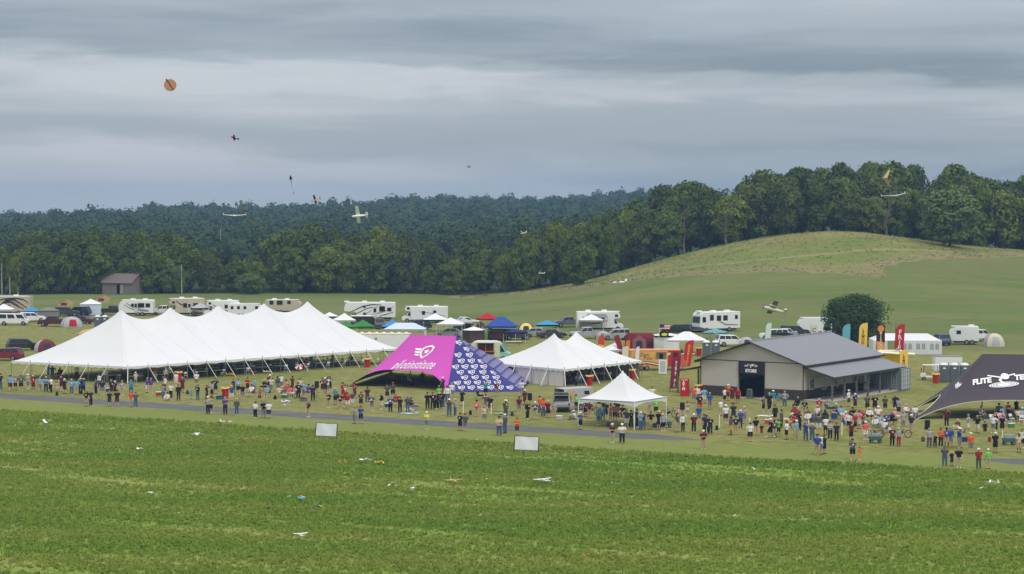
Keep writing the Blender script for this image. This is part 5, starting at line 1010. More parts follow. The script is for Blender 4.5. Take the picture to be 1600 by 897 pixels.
def food_trailer():
    P = GP(1024, 578); r = thing('food_trailer', 'yellow and red food trailer with striped side and serving window', 'trailer', P, R(4)); r.scale = (.88, .92, .95); OR = M('trailer_yellow', (226, 172, 84), .5, var=.06); RD = M('trailer_red', (176, 48, 42), .5, var=.08); L, H = 8.0, 2.75
    MB().box((-1.0, 0, 1.62), (5.4, 2.3, 2.2)).build('body', OR, r, False, 0, .05); MB().box((2.62, 0, 1.62), (1.83, 2.3, 2.2)).build('front_body', RD, r, False, 0, .05); MB().prof_x([(3.54, .55), (4.6, .55), (4.5, 1.0), (3.54, 2.4)], -.9, .9).build('nose', M('trailer_salmon', (206, 104, 84), .5), r); MB().box((-.2, 0, 2.76), (7.5, 2.4, .12)).build('roof', M('roof_peach', (232, 160, 120), .5), r)
    w = MB().box((.7, -1.17, 1.95), (1.5, .06, .75)).build('serving_window', STEEL, r); MB().box((.7, -1.205, 1.95), (.55, .02, .7)).build('opening', BLACK, w); MB().plate([(-.1, -1.2, 2.36), (1.5, -1.2, 2.36), (1.5, -1.75, 2.5), (-.1, -1.75, 2.5)], (0, 0, 1), .03).build('hatch', STEEL, w)
    MB().box((2.85, -1.165, 1.55), (.72, .05, 1.8)).build('door', M('door_dark', (66, 26, 26), .5), r)
    for k, c in enumerate(((70, 120, 54), (240, 232, 214), (160, 40, 36))): swoosh(r, -1.158 - .004 * k, [(-3.2, .85 - .13 * k), (-2.4, 1.12 - .13 * k), (-1.4, 1.20 - .13 * k), (-.2, 1.0 - .13 * k), (.9, .78 - .13 * k)], .22, M('band_%d' % k, c, .6), 'swoosh_band')
    swoosh(r, -1.16, [(1.0, 1.7), (1.3, 2.05), (1.75, 2.25), (2.1, 2.3)], .4, M('pale_swirl', (240, 206, 170), .6), 'swirl')
    mb = MB()
    for tx, x, z in (('Don', -1.75, 2.15), ('Polo', -1.25, 1.68)):
        vs, fs = text_mesh(tx, .72, 0, .012); mb.add([(a + x, -1.166, b + z) for a, b, _ in vs], fs)
    mb.build('lettering', M('grey_ink', (106, 100, 92), .7), r)
    for x in (-2.2, -1.4):
        for s in (-1, 1): wheel(r, x, s * 1.05, .36)
    P = GP(1036, 583); b = thing('menu_board', 'tall white menu board leaning by the food trailer', 'sign', P + V(-.2, -2.2, 0), R(-8)); MB().box((0, 0, 1.0), (1.0, .06, 1.75), 0, R(-6)).build('board', WHITE, b); MB().box((0, -.05, 1.05), (.7, .02, 1.35), 0, R(-6)).build('menu_print', M('menu_grey', (176, 184, 186), .8, var=.25, scale=9), b)
    for s in (-1, 1): MB().bar((s * .42, .1, 0), (s * .42, .02, .5), .03, 5).build('leg', WHITE, b)
food_trailer()
def coffee_van():
    P = GP(766, 563); r = thing('food_van', 'mint green food van with open wooden serving counter', 'van', P, R(-6)); MT_ = M('mint_paint', (150, 196, 184), .45, var=.06); LT_ = M('pale_cream_paint', (210, 214, 192), .5)
    MB().prof_x([(-2.5, .45), (1.4, .45), (1.4, 2.45), (1.2, 2.6), (-2.2, 2.6), (-2.5, 2.3)], -1.0, 1.0).build('body', LT_, r, False, 0, .06); MB().prof_x([(1.35, .45), (2.75, .45), (2.8, 1.0), (2.3, 1.25), (1.5, 2.35), (1.35, 2.4)], -1.0, 1.0, (1.1, .12, 2.4)).build('cab', MT_, r, False, 0, .05)
    MB().plate([(2.27, -.82, 1.32), (2.27, .82, 1.32), (1.62, .74, 2.22), (1.62, -.74, 2.22)], (1, 0, .7), .02).build('windscreen', M('sky_glass', (130, 176, 190), .1, spec=.7), r); MB().plate([(1.5, -1.005, 1.25), (2.15, -1.005, 1.25), (1.62, -.92, 2.1), (1.5, -.92, 2.1)], (0, -1, 0), .02).build('side_window', GLASS, r)
    c = MB().box((-.5, -1.01, 1.65), (2.3, .06, 1.45)).build('serving_hatch', M('warm_dark', (70, 50, 40), .8, var=.4, scale=7), r); MB().box((-.5, -1.25, 1.3), (2.5, .5, .08)).build('counter', M('orange_wood', (196, 122, 76), .7), r); MB().box((-.5, -1.06, 1.08), (2.2, .05, .38)).build('counter_front', M('brown_board', (110, 74, 56), .8, var=.3, scale=5), c)
    MB().plate([(-1.7, -1.0, 2.42), (.7, -1.0, 2.42), (.7, -1.7, 2.5), (-1.7, -1.7, 2.5)], (0, 0, 1), .05).build('awning', M('pale_awning', (226, 214, 204), .7), r); MB().box((-.5, 0, 2.64), (2.8, 1.9, .08)).build('roof', WHITE, r)
    for k in range(3): MB().bar((-1.6 + k * 1.1, -1.05, 1.34), (-1.6 + k * 1.1, -1.05, 2.4), .04, 4).build('post', WOODP, r)
    MB().add([(x, -1.035, z) for x, z in ell(-2.05, 1.1, .34, .34, 16)], [tuple(range(16))]).build('emblem', M('orange_emblem', (226, 150, 90), .7), r)
    for x in (-1.7, 1.9):
        for s in (-1, 1): wheel(r, x, s * .9, .34)
coffee_van()
def golf_cart():
    P = GP(1453, 594); r = thing('golf_cart', 'white golf cart with roof beside the portable toilets', 'cart', P, R(172)); MB().prof_x([(-1.15, .35), (1.1, .35), (1.2, .6), (1.0, .85), (.55, .9), (.4, .5), (-.3, .5), (-.35, .72), (-1.1, .75)], -.58, .58).build('body', WHITE, r, False, 0, .04); MB().box((-.55, 0, .82), (.5, 1.05, .12)).build('seat', M('cream_vinyl', (220, 210, 190), .6), r); MB().box((-.85, 0, 1.12), (.1, 1.05, .5)).build('backrest', M('cream_vinyl'), r); MB().box((-.1, 0, 1.86), (2.0, 1.2, .07)).build('roof', WHITE, r, False, 0, .03)
    for x in (.8, -1.0):
        for s in (-1, 1): MB().bar((x, s * .52, .7), (x * .85, s * .52, 1.84), .022, 5).build('roof_post', DARKMET, r)
    for x in (.75, -.75):
        for s in (-1, 1): wheel(r, x, s * .5, .24, .18)
    MB().lathe((.45, .25, 1.0), [(.17, 0), (.17, .03)], 12).build('steering_wheel', BLACK, r); MB().box((1.05, 0, 1.25), (.1, .5, .45)).build('front_box', REDP, r)
    P = GP(1490, 590); w = thing('cargo_trailer', 'white cargo trailer behind the row of portable toilets', 'trailer', P + V(.2, 5, 0)); MB().box((0, 0, 1.4), (3.4, 1.9, 1.8)).build('body', WHITE, w, False, 0, .04); MB().box((0, 0, 2.33), (3.44, 1.94, .06)).build('roof', STEEL, w)
    for s in (-1, 1): wheel(w, 0, s * .9, .34)
    P = GP(1391, 577); y = thing('food_trailer', 'yellow food trailer with cream awning behind the porch roof', 'trailer', P, R(-3)); MB().box((0, 0, 1.4), (3.0, 2.0, 1.9)).build('body', M('bright_yellow', (236, 196, 30), .5), y, False, 0, .04); MB().plate([(-1.9, -1.0, 2.4), (2.9, -1.4, 2.2), (2.9, -2.2, 2.05), (-1.9, -2.0, 2.25)], (0, 0, 1), .04).build('awning', M('cream_awning', (232, 222, 190), .8), y); MB().box((0, 0, 2.4), (3.1, 2.1, .1)).build('roof', M('cream_awning'), y); MB().box((1.515, 0, 1.4), (.03, 1.2, 1.6)).build('door', DARKMET, y); MB().lathe((.9, 0, 2.45), [(.3, 0), (.3, .2), (.1, .3)], 10).build('roof_vent', STEEL, y)
    for s in (-1, 1): wheel(y, -.2, s * .95, .34)
golf_cart()
def open_trailer():
    P = GP(897, 641); r = thing('cargo_trailer', 'grey cargo trailer open at the back with wooden side door', 'trailer', P + V(0, 1.0, 0), R(212)); m = M('trailer_grey', (176, 176, 178), .5, var=.06); L, W, H = 3.7, 1.9, 2.25
    MB().box((0, 0, H), (L, W, .06)).build('roof', m, r); MB().box((0, 0, .5), (L, W, .1)).build('floor', WOODP, r)
    for s in (-1, 1): MB().box((0, s * (W / 2 - .02), 1.38), (L, .04, 1.68)).build('side_wall', m, r)
    MB().box((-L / 2 + .02, 0, 1.38), (.04, W - .1, 1.68)).build('front_wall', m, r); MB().box((1.0, W / 2 + .03, 1.3), (.75, .05, 1.6)).build('side_door', WOODP, r); MB().box((-1.0, W / 2 + .02, 1.8), (.6, .03, .35)).build('window', GLASS, r); MB().box((.2, 0, .9), (1.6, 1.2, .6)).build('cargo', M('dark_cargo', (60, 52, 50), .9, var=.5, scale=5), r)
    for s in (-1, 1): wheel(r, -.2, s * (W / 2 + .04), .32, .2)
    MB().plate([(L / 2 + .05, -.9, .5), (L / 2 + .05, .9, .5), (L / 2 + 1.3, .9, .05), (L / 2 + 1.3, -.9, .05)], (0, 0, 1), .05).build('ramp', WOODP, r)
    car('suv', 'silver', GP(880, 641), R(84), 'silver SUV with open tailgate in front of the cargo trailer', open_hatch=True)
open_trailer()
def speaker(px, py, lab, h=1.9, stand=True):
    r = thing('loudspeaker', lab, 'speaker', GP(px, py)); z = h - .35 if stand else .55
    MB().prof_x([(-.22, z - .36), (.22, z - .36), (.22, z + .36), (-.22, z + .36)], -.2, .24).build('cabinet', BLACK, r, False, 0, .03); MB().box((0, -.215, z), (.38, .02, .64)).build('grille', M('grille', (36, 36, 38), .9, var=.3, scale=40), r)
    if stand:
        MB().bar((0, 0, .35), (0, 0, z - .36), .025, 6).build('pole', DARKMET, r)
        for k in range(3): a = R(120 * k + 30); MB().bar((0, 0, .75), (.55 * math.cos(a), .55 * math.sin(a), .02), .018, 5).build('leg', DARKMET, r)
    else: MB().box((0, .1, .1), (.5, .5, .2)).build('base', DARKMET, r)
speaker(495, 628, 'black loudspeaker on a tripod beside the long tent crowd', 2.25); speaker(828, 648, 'black loudspeaker on a tripod near the indigo tent corner', 2.2); speaker(1066, 665, 'black loudspeaker on a tripod beside the small peaked tent', 2.25); speaker(1449, 671, 'black loudspeaker cabinet beside the black star tent', 1.2, False)
def folding_table(P, rz, lab, group=None, L=1.83, mat=None):
    r = thing('folding_table', lab, 'table', P, rz, group); MB().box((0, 0, .73), (L, .76, .045)).build('tabletop', mat or WHITE, r, False, 0, .01)
    for sx in (-1, 1):
        for sy in (-1, 1): MB().bar((sx * L * .4, sy * .3, 0), (sx * L * .38, sy * .3, .71), .016, 5).build('leg', STEEL, r)
    return r
def folding_chair(P, rz, lab, group=None, col=None):
    r = thing('folding_chair', lab, 'chair', P, rz, group); m = col or WHITE
    MB().box((0, 0, .45), (.44, .42, .035)).build('seat', m, r); MB().box((0, .22, .78), (.44, .03, .26), 0, R(-8)).build('backrest', m, r)
    for s in (-1, 1): MB().bar((s * .21, -.24, 0), (s * .21, .24, .92), .014, 4).build('leg', m if col is None else STEEL, r); MB().bar((s * .19, .26, 0), (s * .19, -.14, .46), .014, 4).build('leg', m if col is None else STEEL, r)
    return r
def camp_chair(P, rz, lab, col):
    r = thing('camp_chair', lab, 'chair', P, rz, 'camp chairs of the spectators'); m = cloth(col, CL[col])
    MB().add([(-.27, -.22, .46), (.27, -.22, .46), (.25, .22, .38), (-.25, .22, .38)], [(0, 1, 2, 3)]).build('seat', m, r); MB().add([(-.27, .22, .40), (.27, .22, .40), (.29, .36, .95), (-.29, .36, .95)], [(0, 1, 2, 3)]).build('backrest', m, r)
    for s in (-1, 1):
        MB().bar((s * .3, -.26, 0), (-s * .26, -.22, .46), .012, 4).build('leg', DARKMET, r); MB().bar((s * .3, .28, 0), (s * .29, .34, .95), .012, 4).build('leg', DARKMET, r); MB().box((s * .3, 0, .62), (.06, .5, .03)).build('armrest', m, r)
    return r
# tables and chairs under the long tent and the two-peaked tent
ltO, mtO = long_tent.location, mid_tent.location; LROT = math.atan2((LT[1] - LT[0]).y, (LT[1] - LT[0]).x); MROT = math.atan2((MT[1] - MT[0]).y, (MT[1] - MT[0]).x)
rt = random.Random(5)
for v in (.09, .27, .5):
    for k in range(13):
        u = .06 + k * .073 + rt.uniform(-.008, .008); P = ltO + lt_xy(u, v); P.z = 0
        folding_table(P, LROT + rt.uniform(-.06, .06), 'white folding table in rows under the long tent', 'tables under the long tent')
        if v < .3:
            for s in (-1, 1):
                if rt.random() < .75: Q = ltO + lt_xy(u + rt.uniform(-.012, .012), v + s * .055); Q.z = 0; folding_chair(Q, LROT + (0 if s > 0 else math.pi) + rt.uniform(-.4, .4), 'white folding chair at a table under the long tent', 'chairs under the long tent')
for v in (.2, .5):
    for k in range(3):
        u = .25 + k * .22; P = mtO + mt_xy(u, v); P.z = 0; folding_table(P, MROT, 'white folding table under the two-peaked tent', 'tables under the two-peaked tent')
        for s in (-1, 1): Q = mtO + mt_xy(u, v + s * .08); Q.z = 0; folding_chair(Q, MROT + (0 if s > 0 else math.pi) + rt.uniform(-.3, .3), 'white folding chair under the two-peaked tent', 'chairs under the two-peaked tent')
for k in range(4): P = BP(-1.7, 3.0 + k * 3.6, .11); folding_table(P, BROT, 'dark folding table in the shade of the store porch', 'tables on the store porch', 2.2, DARKMET)
for px, py in ((1550, 662), (1563, 660), (1581, 661), (1596, 663), (1588, 655)): folding_chair(GP(px, py), R(random.uniform(-40, 40)), 'white folding chair under the black star tent', 'chairs under the black star tent')
for px, py, c, lab in ((1264, 658, 'red', 'empty red camp chair in front of the store'), (1243, 655, 'red', 'red camp chair below the speaker crowd at the store')): camp_chair(GP(px, py), R(150), lab, c)
def kiosk():
    P = GP(1070, 619); r = thing('cash_machine', 'red upright cash machine booth beside the store', 'kiosk', P, R(-10)); MB().box((0, 0, 1.0), (.95, .7, 2.0)).build('cabinet', REDP, r, False, 0, .03); mb = MB()
    for i, ch in enumerate('ATM'): vs, fs = text_mesh(ch, .42, 0, .02); mb.add([(x - .1, -.362, y + 1.55 - i * .36) for x, y, _ in vs], fs)
    mb.build('lettering', PRINTW, r); MB().box((.02, -.36, 1.85), (.7, .02, .14)).build('screen', M('screen_grey', (200, 180, 180), .5), r)
    P = BP(6.0, -1.1, .0); a = thing('sandwich_board', 'grey sandwich board standing in the store doorway', 'sign', P, BROT - math.pi / 2)
    for s in (-1, 1): MB().box((0, s * .16, .55), (.6, .04, 1.05), 0, R(14 * s)).build('panel', M('chalk_grey', (120, 124, 124), .8), a)
    MB().box((0, -.19, .56), (.48, .02, .85), 0, R(-14)).build('slate', M('slate', (70, 74, 76), .8), a)
    for px, py, lab in ((1171, 672, 'white marker stake beside the spectator line'), (1263.5, 676, 'white marker stake behind two jeans-clad spectators'), (1315.5, 680, 'white marker stake beside the navy-shirted spectator'), (724, 645, 'cream marker stake behind the runway crowd'), (767.5, 648, 'cream marker stake near the salmon-shirted spectator'), (1124, 668, 'white marker stake in the gap of the crowd'), (1566, 693, 'tall pale marker stake beside the wheeled cart')): s = thing('marker_stake', lab, 'stake', GP(px, py)); MB().box((0, 0, .55), (.10, .06, 1.15), .2, .05).build('post', M('stake_cream', (232, 228, 206), .8), s); MB().box((0, 0, 1.14), (.11, .07, .06), .2, .05).build('cap', WHITE, s)
kiosk()
t_b = NT('banner_cloth'); BANNER_W = t_b.done(t_b.mix(t_b.noise(1.5), (.86, .88, .91), (.88, .90, .93)), .6, thin=.25)
def field_banner(px, py, lab, deg):
    P = GP(px, py); r = thing('field_banner', lab, 'banner', P, R(deg)); r.rotation_euler = (R(-9), 0, R(deg)); w, h = (2.15, 1.16)
    MB().grid(lambda u, v: V((u - .5) * w, -.02 + .03 * math.sin(u * 9 + v * 3), .22 + v * h), 14, 6).build('sheet', BANNER_W, r, True)
    for s in (-1, 1): MB().box((s * (w / 2 + .04), 0, .70), (.05, .05, 1.4)).build('post', BLACK, r)
    for z in (.20, .24 + h): MB().box((0, 0, z), (w + .02, .04, .035)).build('rail', BLACK, r)
field_banner(509, 685, 'blank white banner in a dark frame in the crop', -24); field_banner(822, 707, 'blank white banner with black posts at the crop edge behind the orange-shirted person', -20)
# round tree beside the store
c, nm_, s_, tn_ = crown_verts(130, 130, .08, 2.3, (.24, .36), .05, 1.0, 77, .62); vs, q = quad_cloud(c * np.array([1, 1, 1.45]), nm_, s_, 1.1); vs = vs / np.array([1, 1, 1.45])
me = np_mesh('crown', vs, q); me.attributes.new('tone', 'FLOAT', 'POINT').data.foreach_set('value', np.repeat(tn_, 4).astype(np.float32)); RT = GP(1335, 540); rt_ = thing('round_tree', 'dense round dark green tree behind the store roof', 'tree', RT); rt_.scale = (5.0, 5.0, 7.5); link_mesh('crown', me, leaf_mat('round_tree_leaves', [(.034, .064, .018), (.056, .098, .026)]), rt_); MB().bar((0, 0, 0), (.01, 0, .5), .055, 8, .04).build('trunk', BARK, rt_)
# ================================================================== BARN, FENCE, UTILITY POLES
def shed():
    P = GP(194, 459); r = thing('wooden_shed', 'weathered grey wooden shed with dark doorway by the treeline', 'shed', P, R(-22)); WD = M('weathered_boards', (128, 118, 112), .95, var=.25, scale=2.5, wave=('X', 4.5), bump=.5); RF = M('brown_shed_roof', (112, 102, 98), .9, var=.2, scale=1.5); L, W, E, H = 7.9, 6.2, 2.7, 4.6
    for s in (-1, 1):
        if s < 0:
            for x0, x1 in ((-L / 2, -.05), (.85, L / 2)): MB().box(((x0 + x1) / 2, -W / 2, E / 2), (x1 - x0, .1, E)).build('wall', WD, r)
            MB().box((.4, -W / 2, E - .2), (.9, .1, .4)).build('lintel', WD, r)
        else: MB().box((0, W / 2, E / 2), (L, .1, E)).build('wall', WD, r)
    for s in (-1, 1): MB().add([(s * L / 2, -W / 2, 0), (s * L / 2, W / 2, 0), (s * L / 2, W / 2, E), (s * L / 2, 0, H), (s * L / 2, -W / 2, E)], [(0, 1, 2, 3, 4)]).build('gable', WD, r)
    for s in (-1, 1): MB().plate([(-L / 2 - .3, s * (W / 2 + .35), E - .15), (L / 2 + .3, s * (W / 2 + .35), E - .15), (L / 2 + .3, 0, H + .05), (-L / 2 - .3, 0, H + .05)], (0, 0, 1), .1).build('roof', RF, r)
    MB().box((0, 0, .02), (L - .3, W - .3, .04)).build('floor', BARK, r)
    MB().box((1.3, -W / 2 - .08, 1.2), (.85, .05, 2.2)).build('door', M('pale_boards', (152, 146, 140), .95, var=.2), r)
shed()
def fence():
    y0 = 456.5; A, B = GP(-30, y0), GP(162, y0 + 1); n = 34; r = thing('pasture_fence', 'grey wooden rail fence along the treeline pasture', 'fence', A); m = M('fence_wood', (136, 132, 126), .95, var=.2); d = (B - A)
    for i in range(n + 1): p = d * (i / n); MB().box(p + V(0, 0, .65), (.13, .13, 1.35)).build('post', m, r)
    for z in (.4, .8, 1.2):
        for i in range(0, n, 2): p, q = d * (i / n), d * ((i + 2) / n); MB().bar(p + V(0, -.08, z), q + V(0, -.08, z), .045, 4).build('rail', m, r)
fence()
for px, py, top, lab in ((3, 457, 412, 'grey utility pole at the end of the pasture fence'), (15.5, 455, 433, 'short grey pole behind the pasture fence'), (284, 461, 413, 'thin grey utility pole right of the weathered shed'), (345, 400, 357, 'pale utility pole rising above the far trees'), (28, 458, 449, 'short white post by the pasture fence')):
    P = at(px, py, 506 if py > 440 else 610); P.z = hz(P.x, P.y); h = at(px, top, P.y).z - P.z; r = thing('utility_pole', lab, 'pole', P); MB().bar((0, 0, 0), (0, 0, h), .14, 6, .09).build('shaft', M('pole_wood', (168, 166, 160), .9, var=.15), r); MB().box((0, -.12, h * .78), (.3, .25, .5)).build('bracket', STEEL, r)
# flags and small camp bits near the broad canopy
P = GP(1030, 548); r = thing('flagpole', 'white flagpole flying a striped flag above a yellow and black one', 'flag', P); MB().bar((0, 0, 0), (0, 0, 3.9), .03, 5).build('pole', WHITE, r); MB().grid(lambda u, v: V(.03 + u * 1.5, .05 * math.sin(u * 7), 3.1 + v * .75), 8, 7, lambda u, v: int(v * 7) % 2 == 0).build('white_stripes', PRINTW, r); MB().grid(lambda u, v: V(.03 + u * 1.5, .05 * math.sin(u * 7), 3.1 + v * .75), 8, 7, lambda u, v: int(v * 7) % 2 == 1).build('red_stripes', M('flag_red', (170, 60, 70), .8), r); MB().plate([(.03, -.07, 3.45), (.7, -.07, 3.45), (.7, -.07, 3.86), (.03, -.07, 3.86)], (0, -1, 0), .01).build('canton', M('flag_navy', (50, 52, 90), .8), r); MB().grid(lambda u, v: V(.03 + u * 1.35, .05 * math.sin(u * 6), 2.0 + v * .75), 8, 4).build('lower_flag', BLACK, r); MB().add([(x, -.09, z) for x, z in ell(.75, 2.38, .45, .22, 14)], [tuple(range(14))]).build('lower_emblem', M('lemon_print', (226, 226, 70), .8), r)
for k, (px, py) in enumerate(((1058, 556), (1066, 557), (1083, 556), (1046, 557))): camp_chair(GP(px, py), R(20 * k), 'black camp chair under the broad white canopy', 'dark')
folding_table(GP(802, 541), R(5), 'white folding table beside the navy canopy', None, 2.4); folding_table(GP(1075, 561), R(0), 'white folding table under the broad white canopy', None, 1.8)
# ================================================================== PEOPLE
SKINS = [M('skin_fair', (212, 168, 144), .6, var=.05), M('skin_tan', (188, 138, 112), .6, var=.05), M('skin_brown', (126, 84, 62), .6, var=.05)]
SHIRT = {'k': ('black', (28, 28, 30)), 'n': ('navy', (44, 48, 72)), 'w': ('white', (226, 226, 226)), 'g': ('light grey', (160, 160, 164)), 'r': ('red', (172, 34, 40)), 'o': ('orange', (226, 92, 46)), 'b': ('blue', (48, 82, 160)), 'l': ('light blue', (120, 172, 206)), 'p': ('purple', (92, 70, 140)), 'm': ('maroon', (96, 34, 44)), 'y': ('neon yellow', (222, 228, 66)), 'e': ('lime green', (112, 206, 84)), 't': ('teal', (36, 148, 166)), 'i': ('pink', (222, 150, 160)), 'c': ('cream', (206, 188, 158)), 'h': ('charcoal', (84, 86, 92)), 's': ('salmon', (222, 104, 96)), 'd': ('olive', (82, 84, 62))}
PANTS = {'k': ('black shorts', (30, 30, 33)), 'K': ('black trousers', (30, 31, 36)), 'n': ('navy shorts', (46, 52, 78)), 'J': ('blue jeans', (74, 98, 134)), 'c': ('khaki shorts', (180, 164, 132)), 'C': ('khaki trousers', (178, 162, 130)), 'g': ('grey shorts', (128, 130, 134)), 'G': ('grey trousers', (84, 86, 92)), 'r': ('red shorts', (178, 44, 44)), 'w': ('white shorts', (216, 214, 210)), 'm': ('maroon shorts', (100, 40, 46)), 'o': ('orange shorts', (220, 150, 56)), 'R': ('red trousers', (150, 36, 42)), 'l': ('blue shorts', (96, 136, 190))}
def shirt_mat(c): return M('shirt_' + SHIRT[c][0].replace(' ', '_'), SHIRT[c][1], .85, var=.12, scale=6)
def pants_mat(c): return M('wear_' + PANTS[c][0].replace(' ', '_'), PANTS[c][1], .9, var=.12, scale=6)
HAIRS = [M('hair_dark', (46, 36, 30), .8), M('hair_brown', (92, 66, 46), .8), M('hair_grey', (150, 146, 140), .8), M('hair_fair', (170, 134, 88), .8)]
HATS = {'white': M('hat_white', (230, 228, 222), .8), 'black': M('hat_black', (34, 34, 36), .8), 'red': M('hat_red', (160, 36, 40), .8), 'tan': M('hat_tan', (196, 176, 136), .8)}
SHOES = [M('shoe_dark', (42, 40, 42), .7), M('shoe_white', (216, 214, 210), .7)]
def joints(pose):
    j = dict(pelvis=V(0, 0, .96), waist=V(0, 0, 1.08), chest=V(0, 0, 1.27), neck=V(0, 0, 1.45), head=V(0, -.01, 1.62), top=V(0, .0, 1.74), hl=V(-.10, 0, .92), hr=V(.10, 0, .92), kl=V(-.11, -.02, .50), kr=V(.11, -.02, .50), al=V(-.12, .02, .08), ar=V(.12, .02, .08), sl=V(-.185, 0, 1.40), sr=V(.185, 0, 1.40), el=V(-.25, .03, 1.14), er=V(.25, .03, 1.14), wl=V(-.27, -.06, .91), wr=V(.27, -.06, .91))
    u = {}
    if pose == 'c': u = dict(el=V(-.27, -.06, 1.14), er=V(.27, -.06, 1.14), wl=V(.06, -.21, 1.17), wr=V(-.06, -.24, 1.13))
    if pose == 't': u = dict(el=V(-.24, -.02, 1.14), er=V(.24, -.02, 1.14), wl=V(-.10, -.29, 1.10), wr=V(.10, -.29, 1.10), head=V(0, .0, 1.62))
    if pose == 'h': u = dict(el=V(-.27, -.24, 1.33), er=V(.27, -.24, 1.33), wl=V(-.08, -.33, 1.55), wr=V(.08, -.33, 1.55))
    if pose == 'u': u = dict(er=V(.34, -.14, 1.44), wr=V(.11, -.17, 1.66))
    if pose == 'p': u = dict(el=V(-.40, .06, 1.16), er=V(.40, .06, 1.16), wl=V(-.19, -.03, 1.0), wr=V(.19, -.03, 1.0))
    if pose == 'w': u = dict(kl=V(-.10, -.16, .51), al=V(-.10, -.26, .09), kr=V(.10, .02, .50), ar=V(.10, .30, .14), el=V(-.25, .10, 1.15), wl=V(-.26, .12, .93), er=V(.25, -.08, 1.15), wr=V(.24, -.24, .98))
    if pose == 'i': u = dict(pelvis=V(0, .08, .54), waist=V(0, .11, .66), chest=V(0, .15, .86), neck=V(0, .16, 1.04), head=V(0, .13, 1.21), top=V(0, .14, 1.33), hl=V(-.10, .06, .53), hr=V(.10, .06, .53), kl=V(-.14, -.38, .52), kr=V(.14, -.38, .52), al=V(-.14, -.42, .08), ar=V(.14, -.36, .08), sl=V(-.185, .15, 1.0), sr=V(.185, .15, 1.0), el=V(-.27, .06, .76), er=V(.27, .06, .76), wl=V(-.14, -.18, .63), wr=V(.16, -.16, .62))
    if pose == 'k': u = dict(pelvis=V(0, .05, .17), waist=V(0, .05, .28), chest=V(0, .02, .48), neck=V(0, .0, .65), head=V(0, -.04, .81), top=V(0, -.04, .93), hl=V(-.1, .03, .16), hr=V(.1, .03, .16), kl=V(-.32, -.30, .30), kr=V(.32, -.30, .30), al=V(-.06, -.42, .08), ar=V(.10, -.46, .08), sl=V(-.18, .0, .61), sr=V(.18, .0, .61), el=V(-.28, -.15, .40), er=V(.28, -.15, .40), wl=V(-.10, -.34, .30), wr=V(.12, -.34, .28))
    j.update(u); return j
def skin_body(j):
    names = ['pelvis', 'waist', 'chest', 'neck', 'head', 'top', 'hl', 'kl', 'al', 'hr', 'kr', 'ar', 'sl', 'el', 'wl', 'sr', 'er', 'wr']; vs = [j[n] for n in names]; ix = {n: i for i, n in enumerate(names)}
    rad = dict(pelvis=(.125, .10), waist=(.12, .095), chest=(.135, .10), neck=(.055, .055), head=(.082, .095), top=(.055, .065), hl=(.085, .085), hr=(.085, .085), kl=(.055, .055), kr=(.055, .055), al=(.038, .038), ar=(.038, .038), sl=(.055, .055), sr=(.055, .055), el=(.040, .040), er=(.040, .040), wl=(.028, .028), wr=(.028, .028))
    ed = [('pelvis', 'waist'), ('waist', 'chest'), ('chest', 'neck'), ('neck', 'head'), ('head', 'top'), ('pelvis', 'hl'), ('hl', 'kl'), ('kl', 'al'), ('pelvis', 'hr'), ('hr', 'kr'), ('kr', 'ar'), ('chest', 'sl'), ('sl', 'el'), ('el', 'wl'), ('chest', 'sr'), ('sr', 'er'), ('er', 'wr')]
    E = [(ix[a], ix[b]) for a, b in ed]; rr = [rad[n] for n in names]
    vs.append(j['head'] + V(0, -.108, -.015)); rr.append((.016, .016)); E.append((ix['head'], len(vs) - 1))            # nose
    for s, w, e in ((-1, 'wl', 'el'), (1, 'wr', 'er')):
        d = (j[w] - j[e]).normalized(); sd = d.cross(V(0, -1, .2)).normalized(); palm = j[w] + d * .07; vs.append(palm); rr.append((.034, .020)); pi = len(vs) - 1; E.append((ix[w], pi))
        for k, ln in enumerate((.075, .085, .08, .06)):
            vs.append(palm + d * ln + sd * (k - 1.5) * .022); rr.append((.009, .009)); E.append((pi, len(vs) - 1))
        vs.append(j[w] + d * .06 + sd * -.06); rr.append((.010, .010)); E.append((pi, len(vs) - 1))                    # thumb
    for s, a in ((-1, 'al'), (1, 'ar')):
        vs.append(j[a] + V(0, -.17, -.045)); rr.append((.035, .03)); E.append((ix[a], len(vs) - 1))                    # foot
    me = bpy.data.meshes.new('body_cage'); me.from_pydata([tuple(v) for v in vs], E, []); o = bpy.data.objects.new('body_cage', me); COL.objects.link(o)
    o.modifiers.new('skin', 'SKIN')
    if not me.skin_vertices: me.skin_vertices.new() if hasattr(me.skin_vertices, 'new') else None
    for i, sv in enumerate(me.skin_vertices[0].data): sv.radius = rr[i]; sv.use_root = (i == 0)
    ss_ = o.modifiers.new('sub', 'SUBSURF'); ss_.levels = 1; ss_.render_levels = 1
    dg = bpy.context.evaluated_depsgraph_get(); m2 = bpy.data.meshes.new_from_object(o.evaluated_get(dg)); m2.name = 'body'
    bpy.data.objects.remove(o); bpy.data.meshes.remove(me)
    m2.polygons.foreach_set('use_smooth', np.ones(len(m2.polygons), bool)); return m2
def ering(c, d, rx, ry, n=8, front=V(0, -1, 0)):
    d = d.normalized(); a = front.cross(d)
    if a.length < .2: a = V(1, 0, 0).cross(d).cross(d) if abs(d.x) < .9 else V(0, 0, 1).cross(d)
    a.normalize(); b = d.cross(a); return [c + a * rx * math.cos(2 * math.pi * i / n) + b * ry * math.sin(2 * math.pi * i / n) for i in range(n)]
def tube(mb, pts, rads, n=8):
    rs = []
    for i, p in enumerate(pts):
        d = (pts[min(i + 1, len(pts) - 1)] - pts[max(i - 1, 0)]); rx, ry = rads[i] if isinstance(rads[i], tuple) else (rads[i], rads[i]); rs.append(ering(p, d, rx, ry, n))
    return mb.rings(rs)
